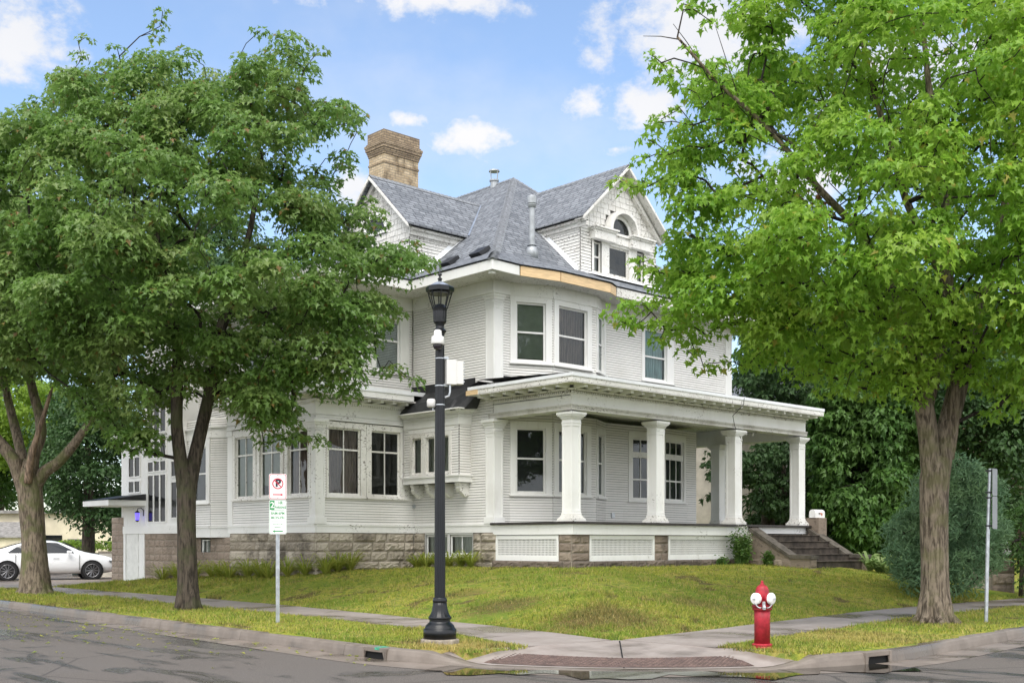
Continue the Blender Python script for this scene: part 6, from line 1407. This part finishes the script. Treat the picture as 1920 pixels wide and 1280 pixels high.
def tree(name, label, cat, loc, stems, cl, leafmat, size, per, barkm, barkm2, seed, shape=(LEAF, LEAF_F), group=None, roots=None, tw=.0075, flat=.6, droop=.55, up=.8, limb_n=6, grow_up=.25, ref_r=.55, crown=True):
    g = np.random.default_rng(seed); t = thing(name, label, cat, loc, group=group)
    pos, par, r, ns = grow(stems, cl, g, tw, grow_up)
    paths = []
    for s_ in stems:
        if s_[0] < 0: e, r_ = s_[1][-1]; e = np.array(e); paths.append(list(s_[1])+([(e+[0, 0, r_*1.1], r_*.82), (e+[0, 0, r_*2.0], r_*.35)] if len(stems) > 1 else []))
        else: p0 = np.array(pos[s_[0]]); p1 = np.array(s_[1][0][0]); r0 = s_[1][0][1]; lat = (p1-p0)*np.array([1, 1, 0]); paths.append([(p0-[0, 0, .55]+lat*.15, r0*.9), (p0-[0, 0, .15]+lat*.35, r0*1.05)]+s_[1])
    tr = trunk_mesh(paths, 22, .06, seed)
    if roots:
        c = np.array(loc); 
        for k in range(roots[0]):
            a = k*2*math.pi/roots[0]+g.uniform(-.3, .3); L = roots[1]*g.uniform(.7, 1.2); zz = loc[2]
            d_ = np.array([math.cos(a), math.sin(a)]); tr.tube([(c[0]+d_[0]*roots[2]*.35, c[1]+d_[1]*roots[2]*.35, zz+.75), (c[0]+d_[0]*roots[2]*.75, c[1]+d_[1]*roots[2]*.75, zz+.3), (c[0]+d_[0]*roots[2]*1.05, c[1]+d_[1]*roots[2]*1.05, zz+.08), (c[0]+d_[0]*(roots[2]+L), c[1]+d_[1]*(roots[2]+L), zz-.06)], [roots[2]*.35, roots[2]*.4, roots[2]*.3, .03], 10, True)
    tk = tr.build('trunk', barkm, t, True)
    limbs_mesh(pos, par, r, ns, limb_n).build('branches', barkm2, t, True)
    P, nr, out, sz = crown_leaves(cl, per, size, g, flat, droop, up, ref_r)
    leaf_mesh('crown', P, nr, out, sz, shape[0], shape[1], leafmat, t)
    return t
def pl(D, *pts): return [(tuple(at(u, v, D+dd)), r) for (u, v, dd, r) in pts]
# left street maple
Dl = 23.29; bl_ = at(352, 1140, Dl)
stL = [(-1, pl(Dl, (352, 1146, 0, .235), (352, 1125, 0, .215), (351, 1080, 0, .195), (350, 1000, 0, .185), (349, 935, 0, .19), (348, 905, 0, .18))),
       (5, pl(Dl, (338, 860, -.1, .13), (331, 800, -.2, .12), (332, 720, -.2, .115), (333, 640, -.1, .10), (322, 560, 0, .085), (300, 480, .2, .065), (285, 380, .3, .05))),
       (5, pl(Dl, (362, 870, .1, .14), (375, 815, .2, .13), (390, 750, .3, .125), (402, 690, .3, .115), (412, 620, .4, .10), (440, 530, .6, .08), (470, 430, .9, .06), (490, 300, 1.0, .04)))]
polyL = [(-90, 260), (0, 205), (60, 178), (92, 150), (125, 60), (150, 50), (180, 105), (215, 70), (250, 85), (272, 30), (306, 2), (322, 40), (325, 85), (390, 75), (405, 105), (432, 130), (440, 85), (470, 35), (502, 45), (500, 80), (530, 45), (562, 50), (618, 80), (622, 110), (585, 165), (640, 165), (692, 190), (690, 230), (652, 262), (676, 300), (672, 335), (640, 350), (668, 372), (722, 356), (724, 402), (702, 425), (760, 436), (805, 465), (828, 492), (800, 525), (782, 532), (742, 545), (782, 602), (776, 625), (722, 650), (772, 688), (792, 716), (768, 732), (700, 722), (692, 772), (622, 762), (566, 745), (612, 822), (596, 842), (540, 852), (498, 866), (458, 832), (438, 802), (402, 795), (392, 740), (335, 775), (320, 845), (290, 868), (258, 862), (228, 856), (195, 836), (145, 800), (100, 728), (0, 690), (-90, 640)]
clL = clumps_in(polyL, Dl, 960, 3.7, .30, .66, 11, holes=[(410, 470, 20), (520, 440, 22), (600, 280, 16)])
def sprigs(cl, D, pts): return np.concatenate([cl, np.array([[*at(u, v, D+d), r] for u, v, d, r in pts])])
clL = sprigs(clL, Dl, [(690, 378, .2, .24), (705, 398, .1, .22), (676, 412, 0, .26), (655, 392, 0, .26), (700, 430, -.2, .24), (716, 418, 0, .18), (305, 22, 0, .16), (300, 50, .2, .22), (488, 58, .2, .2), (545, 68, 0, .2), (598, 95, .2, .2), (158, 72, 0, .18), (220, 92, -.2, .2), (800, 490, 0, .24), (770, 455, 0, .22), (740, 470, .2, .24), (672, 215, .2, .24), (668, 250, 0, .2), (70, 190, .2, .22), (780, 715, -.3, .2), (745, 690, -.3, .24), (600, 830, -.4, .2), (285, 850, -.4, .22), (245, 845, -.3, .24), (215, 835, -.2, .24), (270, 815, 0, .3), (300, 820, .2, .24)])
tree('maple_tree', 'dark green maple with a forked trunk on the left verge in front of the house', 'tree', tuple(bl_), stL, clL, M['leaf_dark'], .108, 225, M['bark_dark2'], M['bark_dark'], 21, roots=(7, .10, .20), droop=.6)
# right street maple
Dr = 19.34; br_ = at(1752, 1165, Dr)
stR = [(-1, pl(Dr, (1755, 1172, 0, .31), (1754, 1150, 0, .255), (1752, 1110, 0, .232), (1751, 1040, 0, .222), (1751, 980, 0, .222), (1751, 930, 0, .228), (1752, 895, 0, .24))),
       (6, pl(Dr, (1742, 850, -.05, .16), (1738, 800, -.1, .16), (1729, 740, -.2, .145), (1716, 660, -.3, .12), (1690, 590, -.5, .10), (1650, 500, -.8, .08), (1600, 420, -1.0, .065), (1540, 360, -1.2, .05), (1450, 250, -1.4, .04), (1340, 150, -1.6, .028), (1270, 70, -1.8, .018))),
       (6, pl(Dr, (1766, 850, .05, .17), (1776, 800, .1, .17), (1792, 740, .2, .16), (1808, 670, .3, .15), (1822, 600, .3, .13), (1850, 540, .4, .11), (1880, 430, .6, .08), (1900, 250, .8, .06), (1890, 50, 1.0, .04))),
       (9, pl(Dr, (1755, 700, .3, .10), (1772, 620, .5, .09), (1780, 500, .6, .08), (1770, 350, .8, .065), (1740, 150, 1.0, .05), (1720, -60, 1.2, .03))),
       (19, pl(Dr, (1800, 640, -.2, .09), (1788, 560, -.5, .08), (1700, 380, -.9, .06), (1640, 180, -1.2, .04), (1600, 0, -1.4, .03)))]
polyR = [(1262, -20), (1300, 22), (1335, 30), (1350, 62), (1395, 72), (1380, 110), (1300, 95), (1262, 112), (1216, 86), (1232, 128), (1265, 180), (1210, 205), (1205, 268), (1250, 270), (1195, 292), (1212, 322), (1146, 322), (1140, 352), (1165, 384), (1225, 372), (1252, 400), (1235, 470), (1190, 478), (1186, 502), (1220, 520), (1160, 550), (1144, 598), (1152, 622), (1180, 634), (1212, 618), (1232, 652), (1252, 664), (1282, 655), (1300, 694), (1340, 706), (1362, 680), (1402, 716), (1450, 706), (1482, 742), (1540, 748), (1585, 780), (1620, 768), (1650, 800), (1702, 772), (1722, 822), (1760, 822), (1775, 745), (1800, 740), (1832, 790), (1872, 808), (1905, 790), (2000, 770), (2180, 620), (2260, 350), (2230, 60), (2150, -160), (1900, -260), (1600, -240), (1400, -160)]
clR = clumps_in(polyR, Dr, 1350, 3.6, .28, .60, 12, holes=[(1540, 345, 22), (1420, 300, 22), (1560, 395, 20), (1300, 205, 16), (1500, 60, 24), (1700, 380, 14), (1380, 420, 10), (1330, 320, 12), (1480, 240, 14), (1760, 90, 14)])
clR = sprigs(clR, Dr, [(1162, 340, -1.3, .2), (1185, 352, -1.2, .22), (1215, 350, -1.1, .24), (1218, 102, -1.7, .14), (1240, 118, -1.7, .18), (1262, 148, -1.6, .2), (1290, 92, -1.75, .15), (1300, 120, -1.65, .18), (1330, 150, -1.6, .2), (1355, 175, -1.55, .22), (1385, 200, -1.5, .22), (1420, 232, -1.4, .22), (1215, 262, -1.2, .2), (1228, 232, -1.2, .2), (1205, 300, -1.1, .2), (1152, 592, -.8, .22), (1172, 606, -.7, .24), (1160, 572, -.8, .22), (1200, 492, -.6, .24), (1214, 512, -.6, .24), (1300, 18, -1.4, .18), (1335, 42, -1.3, .18), (1282, 8, -1.4, .16), (1290, 660, -.4, .24), (1320, 690, -.3, .22), (1345, 680, -.2, .24), (1235, 640, -.5, .22), (1250, 135, -1.6, .26), (1285, 165, -1.5, .28), (1320, 200, -1.4, .3), (1360, 225, -1.4, .3), (1400, 255, -1.3, .3), (1345, 120, -1.6, .26), (1375, 150, -1.5, .28), (1410, 180, -1.4, .3), (1440, 205, -1.4, .3), (1300, 235, -1.3, .3), (1345, 270, -1.2, .32), (1390, 300, -1.2, .34), (1430, 330, -1.1, .34), (1255, 290, -1.2, .28), (1300, 330, -1.1, .3)])
tR = tree('maple_tree', 'bright yellow green maple on the right verge between hydrant and sign post', 'tree', tuple(br_), stR, clR, M['leaf_bright'], .112, 170, M['bark'], M['bark_dark'], 22, roots=(8, .22, .25), droop=.75, up=.6)
g = np.random.default_rng(5)
dc = np.array([[*at(1525, 375, Dr-1.0), .22], [*at(1540, 400, Dr-1.0), .2]]); P, nr, out, sz = crown_leaves(dc, 260, .11, g, 1.2, 1.2, .2); leaf_mesh('dead_leaf_cluster', P, nr, out, sz, LEAF, LEAF_F, M['deadleaf'], tR)
b = MB()                                    # bare twigs standing out of the crown
for (u0, v0, u1, v1) in ((1310, 112, 1262, 45), (1385, 185, 1340, 45), (1272, 74, 1206, 68)):
    p, q_ = at(u0, v0, Dr-1.4), at(u1, v1, Dr-1.5); m_ = (p+q_)/2+np.array([.03, .03, .04]); b.tube([p, m_, q_], [.010, .007, .004], 5)
b.build('bare_twig', M['bark_dark'], tR)
# second tree on the left verge: thick trunk forking low, one limb broken off
D2 = 30.3; b2 = at(66, 1113, D2)
st2 = [(-1, pl(D2, (66, 1120, 0, 0.496), (66, 1100, 0, 0.400), (64, 1060, 0, 0.336), (62, 1000, 0, 0.296), (58, 940, 0, 0.312), (54, 905, 0, 0.320))),
       (5, pl(D2, (25, 860, -.2, 0.168), (-10, 820, -.4, 0.152), (-60, 760, -.8, 0.120), (-110, 660, -1.1, 0.088))), (5, pl(D2, (42, 860, .2, 0.136), (28, 800, .4, 0.120), (14, 745, .5, 0.104), (-5, 660, .6, 0.080), (-20, 540, .6, 0.056))),
       (5, pl(D2, (62, 850, 0, 0.160), (78, 815, .1, 0.144), (75, 780, .2, 0.128), (62, 735, .3, 0.120), (52, 690, .4, 0.096), (60, 560, .5, 0.064), (80, 420, .6, 0.040))), (5, pl(D2, (80, 885, 0, 0.160), (108, 868, -.1, 0.136), (140, 832, -.3, 0.112), (175, 780, -.5, 0.080), (215, 700, -.7, 0.056)))]
poly2 = [(-120, 420), (0, 330), (120, 360), (220, 420), (270, 520), (268, 640), (250, 720), (215, 800), (170, 790), (150, 745), (120, 735), (60, 720), (20, 735), (-40, 760), (-120, 740)]
cl2 = clumps_in(poly2, D2, 400, 3.8, .42, .75, 13)
t2 = tree('maple_tree', 'thick trunked maple forking low at the far left, one limb snapped', 'tree', tuple(b2), st2, cl2, M['leaf_dark'], .125, 150, M['bark_moss'], M['bark_dark2'], 23, roots=(9, .28, .33))
p = pl(D2, (52, 905, -.3, .10), (56, 862, -.42, .085), (68, 820, -.45, .07), (80, 785, -.42, .058), (95, 738, -.35, .045), (99, 724, -.33, .012)); b = trunk_mesh([p], 12, .18, 5); b.build('broken_limb', simple('bare snapped wood', (.21, .15, .105), .9, .6, 9, stretch=(2, 2, .5)), t2, True)
def bush_tree(name, label, loc, polyg, D, n, thick, rmin, rmax, m, size, per, seed, shape=(OVAL, OVAL_F), stem_r=.2, flat=.7, droop=.4, up=.6, group=None, cat='tree', ref=.55, edge=.3, bark_=None, dshift=0., extra=None):
    cl = clumps_in(polyg, D, n, thick, rmin, rmax, seed, edge=edge, dshift=dshift)
    if extra: cl = sprigs(cl, D, extra)
    c = np.array(loc); top = cl[:, 2].max()
    st = [(-1, [((c[0], c[1], c[2]-.1), stem_r*1.25), ((c[0], c[1], c[2]+.3), stem_r), ((c[0]+.03, c[1], c[2]+(top-c[2])*.35), stem_r*.75), ((c[0], c[1]+.03, c[2]+(top-c[2])*.6), stem_r*.5), ((c[0], c[1], c[2]+(top-c[2])*.85), stem_r*.2)])]
    return tree(name, label, cat, tuple(loc), st, cl, m, size, per, bark_ or M['bark_dark2'], M['bark_dark'], seed, shape, group, None, .006, flat, droop, up, 5, .1, ref)
def gz0(u, D, z): p = at(u, 1000, D); return (p[0], p[1], z)
# far left masses
bush_tree('shade_tree', 'deep green rounded tree behind the driveway, left of the house', gz0(165, 46, .2), [(60, 760), (110, 720), (200, 700), (270, 720), (300, 820), (262, 900), (236, 1005), (190, 1015), (120, 990), (70, 985), (45, 900)], 46, 190, 3.2, .5, 1.0, M['leaf_deep'], .17, 80, 31, stem_r=.28)
bush_tree('shade_tree', 'bright yellow green tree beyond the deep green one at far left', gz0(50, 62, .2), [(-120, 640), (0, 650), (90, 690), (170, 735), (175, 800), (120, 850), (0, 905), (-120, 900)], 62, 150, 4, .8, 1.3, M['leaf_sun'], .22, 75, 32, stem_r=.3)
bush_tree('shade_tree', 'mid green tree behind the cream building, far left', gz0(0, 68, .2), [(-150, 780), (20, 800), (60, 860), (60, 960), (20, 975), (-150, 970)], 68, 70, 4, .9, 1.4, M['leaf_mid'], .24, 75, 33, stem_r=.3)
bush_tree('hedge', 'bright green clipped hedge strip behind the car', gz0(160, 53, .2), [(95, 1012), (120, 1006), (215, 1008), (232, 1020), (230, 1034), (95, 1034)], 53, 90, .6, .18, .32, M['leaf_sun'], .10, 60, 34, stem_r=.05, cat='hedge', ref=.28)
bush_tree('shade_tree', 'tall dark tree behind the house seen above its left wing', gz0(420, 60, .3), [(250, 420), (420, 380), (560, 440), (620, 560), (560, 720), (300, 760), (230, 600)], 60, 110, 4, .9, 1.5, M['leaf_deep'], .24, 75, 35, stem_r=.35)
# right: arborvitae thicket, cedar, junipers, trees behind
bush_tree('arborvitae_tree', 'tall bright green arborvitae with fanned sprays right of the porch', gz0(1620, 37, .6), [(1500, 800), (1520, 690), (1560, 600), (1620, 560), (1690, 600), (1740, 690), (1745, 860), (1720, 1000), (1700, 1060), (1620, 1056), (1560, 1020), (1525, 940), (1510, 860)], 37, 700, 1.5, .30, .58, M['cedar'], .24, 80, 36, (SPRAY, SPRAY_F), .2, .75, 1.0, .25, ref=.42)
bush_tree('arborvitae_tree', 'dark feathery cedar seen between the porch columns', gz0(1470, 39.5, .8), [(1318, 870), (1345, 838), (1400, 830), (1440, 815), (1500, 800), (1540, 840), (1540, 990), (1480, 990), (1415, 965), (1410, 920), (1370, 905), (1330, 912)], 39.5, 200, 1.3, .22, .42, M['cedar_dark'], .2, 75, 37, (SPRAY, SPRAY_F), .2, .6, .9, .3, ref=.42, extra=[(1330, 850, 0, .26), (1342, 872, 0, .26), (1334, 890, 0, .22), (1350, 905, 0, .26), (1336, 928, 0, .26), (1322, 934, 0, .2), (1362, 930, 0, .26), (1326, 868, 0, .18), (1350, 838, 0, .22)])
bush_tree('arborvitae_tree', 'dark conifer rising behind the right end of the house roof', gz0(1440, 41, .8), [(1372, 720), (1380, 560), (1440, 430), (1520, 480), (1560, 620), (1580, 790), (1500, 800), (1400, 770)], 41, 260, 2.0, .38, .65, M['cedar_dark'], .22, 70, 38, (SPRAY, SPRAY_F), .25, .8, .8, .3, ref=.45)
bush_tree('juniper_shrub', 'big blue green juniper shrub behind the right tree trunk', gz0(1760, 26, .3), [(1640, 1040), (1662, 1010), (1645, 985), (1675, 965), (1668, 930), (1700, 925), (1690, 885), (1722, 890), (1735, 845), (1760, 870), (1795, 830), (1815, 865), (1850, 840), (1860, 890), (1895, 900), (1880, 945), (1915, 985), (1885, 1020), (1905, 1070), (1850, 1085), (1835, 1115), (1790, 1128), (1720, 1124), (1680, 1090), (1655, 1075)], 26, 300, 1.5, .12, .42, M['juniper'], .17, 120, 39, (NEED, NEED_F), .08, .9, -.5, .3, cat='shrub', ref=.3)
bush_tree('shade_tree', 'dark trees in front of the tan brick building at far right', gz0(1850, 36, .3), [(1700, 700), (1800, 650), (1950, 620), (2050, 700), (2050, 860), (1930, 880), (1900, 980), (1850, 900), (1800, 870), (1740, 860)], 36, 260, 2.2, .45, .8, M['leaf_deep'], .19, 90, 40, stem_r=.2)
bush_tree('garden_shrub', 'loose green shrub beside the stone pier at the right edge', gz0(1915, 28, .3), [(1868, 960), (1900, 930), (1960, 940), (2000, 1000), (1990, 1100), (1920, 1115), (1895, 1080), (1890, 1020)], 28, 90, .9, .18, .34, M['leaf_mid'], .10, 80, 41, stem_r=.05, cat='shrub', ref=.3)
bush_tree('shade_tree', 'deep green tree mass far behind the right maple trunk', gz0(1640, 55, .3), [(1480, 560), (1600, 480), (1760, 470), (1900, 540), (1960, 700), (1900, 900), (1500, 900), (1440, 700)], 55, 200, 3, .9, 1.5, M['leaf_deep'], .32, 80, 42, stem_r=.35)
bush_tree('hedge', 'deep green hedge mass closing the garden behind the arborvitae', gz0(1700, 44, .5), [(1380, 900), (1480, 840), (1600, 820), (1750, 830), (1900, 850), (1960, 900), (1960, 1050), (1700, 1060), (1500, 1040), (1390, 1010)], 44, 260, 1.8, .6, 1.0, M['leaf_deep'], .2, 110, 43, stem_r=.1, cat='hedge')
# hostas, day lilies, weeds
def rosette(mb_list, c, n, L, g, w, arch=.6):
    for _ in range(n):
        a = g.uniform(0, 6.283); l = L*g.uniform(.6, 1.15); d = np.array([math.cos(a), math.sin(a), 0]); s = np.array([-d[1], d[0], 0])*w*g.uniform(.8, 1.2); h = l*g.uniform(.45, .95); R_ = l*arch*g.uniform(.5, 1.2)
        P = [c+d*R_*t_+np.array([0, 0, h*(1-(1-t_*1.25)**2) if t_ < .8 else h*(1-(t_*1.25-1)**2*2.2)]) for t_ in (0, .33, .66, 1.0)]; W_ = (.5, 1, .8, .05); m = len(mb_list.v)
        for p, k in zip(P, W_): mb_list.v += [tuple(p-s*k), tuple(p+s*k)]
        mb_list.f += [(m+2*k, m+2*k+1, m+2*k+3, m+2*k+2) for k in range(3)]
g = np.random.default_rng(9)
def planting(name, label, cat, spots, n, L, w, m, arch=.6, group=None):
    for k, (x, y) in enumerate(spots):
        z = float(zg(x, y)); b = MB(); rosette(b, np.array([x, y, z-.03]), n, L, g, w, arch); 
        if isinstance(label, str): lab = label
        else: lab = label[k]
        t = thing(name, lab, cat, (x, y, z), group=group); b.build('leaves', m, t)
        b = MB(); b.lathe((x, y, z), [(.03, -.05), (.02, .05), (.005, .1)], 6); b.build('root_crown', m, t)
sp = [(-5.35+ (i*.36), 8.6-i*.315+.15*math.sin(i*2.0)) for i in range(0, 8)]
sp = [(float(np.interp(i, [0, 11], [-3.55, -3.35]))+.12*math.sin(i*1.9), float(np.interp(i, [0, 11], [13.0, 6.0]))) for i in range(12)]+[(-3.0+.35*i, 5.45+.06*math.sin(i*3)) for i in range(3)]
planting('daylily_plant', 'day lily clump with arching yellow green blades along the sunroom foundation', 'plant', sp, 95, .56, .012, M['daylily'], 1.15, 'day lilies along the sunroom')
sp = [(-.35, 5.2), (-.40, 4.75), (-.38, 4.3), (-.42, 3.85), (-.38, 3.45), (-.35, 3.1)]
planting('daylily_plant', 'day lily clump under the basement windows beside the lamp post', 'plant', sp, 85, .5, .013, M['daylily'], 1.1, 'day lilies under the basement windows')
sp = [(9.05+.33*(i % 5)-.2*(i//5), -2.35-.36*(i//5)-.20*(i % 5)) for i in range(15)]
planting('hosta_plant', 'pale edged hosta in the clump at the foot of the porch steps', 'plant', sp, 30, .56, .07, M['hosta'], .85, 'hostas at the foot of the steps')
def weed(loc, h, n, label, fl=True):
    t = thing('weed_clump', label, 'plant', loc); c = np.array(loc); b = MB(); P = []; FP = []
    for k in range(n):
        a = g.uniform(0, 6.28); l = g.uniform(.05, .5)*h*.9; top = c+np.array([math.cos(a)*l, math.sin(a)*l*.6, h*g.uniform(.35, 1.0)*(1.15-l/h*.7)]); b.tube([c+np.array([g.uniform(-.25, .25), g.uniform(-.12, .12), -.03]), (c+top)/2+np.array([0, 0, .05]), top], [.006, .005, .003], 4)
        for q_ in range(26): t_ = g.uniform(.12, 1); P.append(c+(top-c)*t_+g.normal(0, .05, 3))
        if top[2]-c[2] > h*.62: FP += [top+g.normal(0, .035, 3) for _ in range(10)]
    b.build('stems', M['weed'], t); P = np.array(P); N = len(P); P[:, 2] = np.maximum(P[:, 2], c[2]+.02)
    leaf_mesh('leaves', P, g.normal(0, .5, (N, 3))+[0, 0, .8], g.normal(0, 1, (N, 3)), g.uniform(.05, .11, N), OVAL, OVAL_F, M['weed'], t)
    if fl and FP: FP = np.array(FP); N = len(FP); leaf_mesh('flower_heads', FP, g.normal(0, 1, (N, 3)), g.normal(0, 1, (N, 3)), g.uniform(.02, .035, N), OVAL, OVAL_F, M['flower'], t)
weed((6.05, -.38, .9), 1.0, 60, 'tall flowering weed clump against the porch lattice beside the steps')
weed((6.75, -.75, .88), .42, 26, 'low leafy weed clump beside the left cheek wall of the steps', False)
weed((5.35, -.25, .9), .22, 12, 'small weed tuft below the right lattice panel', False)
# fallen leaves on road and kerb: too many to count
n = 1500; x = rng.uniform(-13.5, -9.9, n); y = rng.uniform(-7, 12, n); k = rng.random(n) < np.exp((x+9.9)/1.3)*np.clip((y+8)/10, .15, 1); x, y = x[k], y[k]; n = len(x)
t = bpy.data.objects.new('x', None); ORG['x'] = np.zeros(3)
P = np.stack([x, y, np.full(n, .014)], 1)
o = leaf_mesh('fallen_leaves', P, rng.normal(0, .15, (n, 3))+[0, 0, 1], rng.normal(0, 1, (n, 3))*[1, 1, 0], rng.uniform(.04, .08, n), LEAF, LEAF_F, M['daylily'], t); o.parent = None
tag(o, 'small yellow leaves scattered along the left gutter', 'leaves', kind='stuff'); bpy.data.objects.remove(t)
b = MB(); tw = [(-2.6, -11.75, .03), (-2.35, -11.9, .035), (-2.15, -11.88, .03), (-1.9, -12.02, .02)]; b.tube(tw, [.014, .016, .013, .006], 6); b.tube([tw[1], (-2.3, -12.08, .03)], .008, 5); tag(b.build('fallen_twig', M['rust']), 'small brown broken twig lying on the right hand road', 'twig')
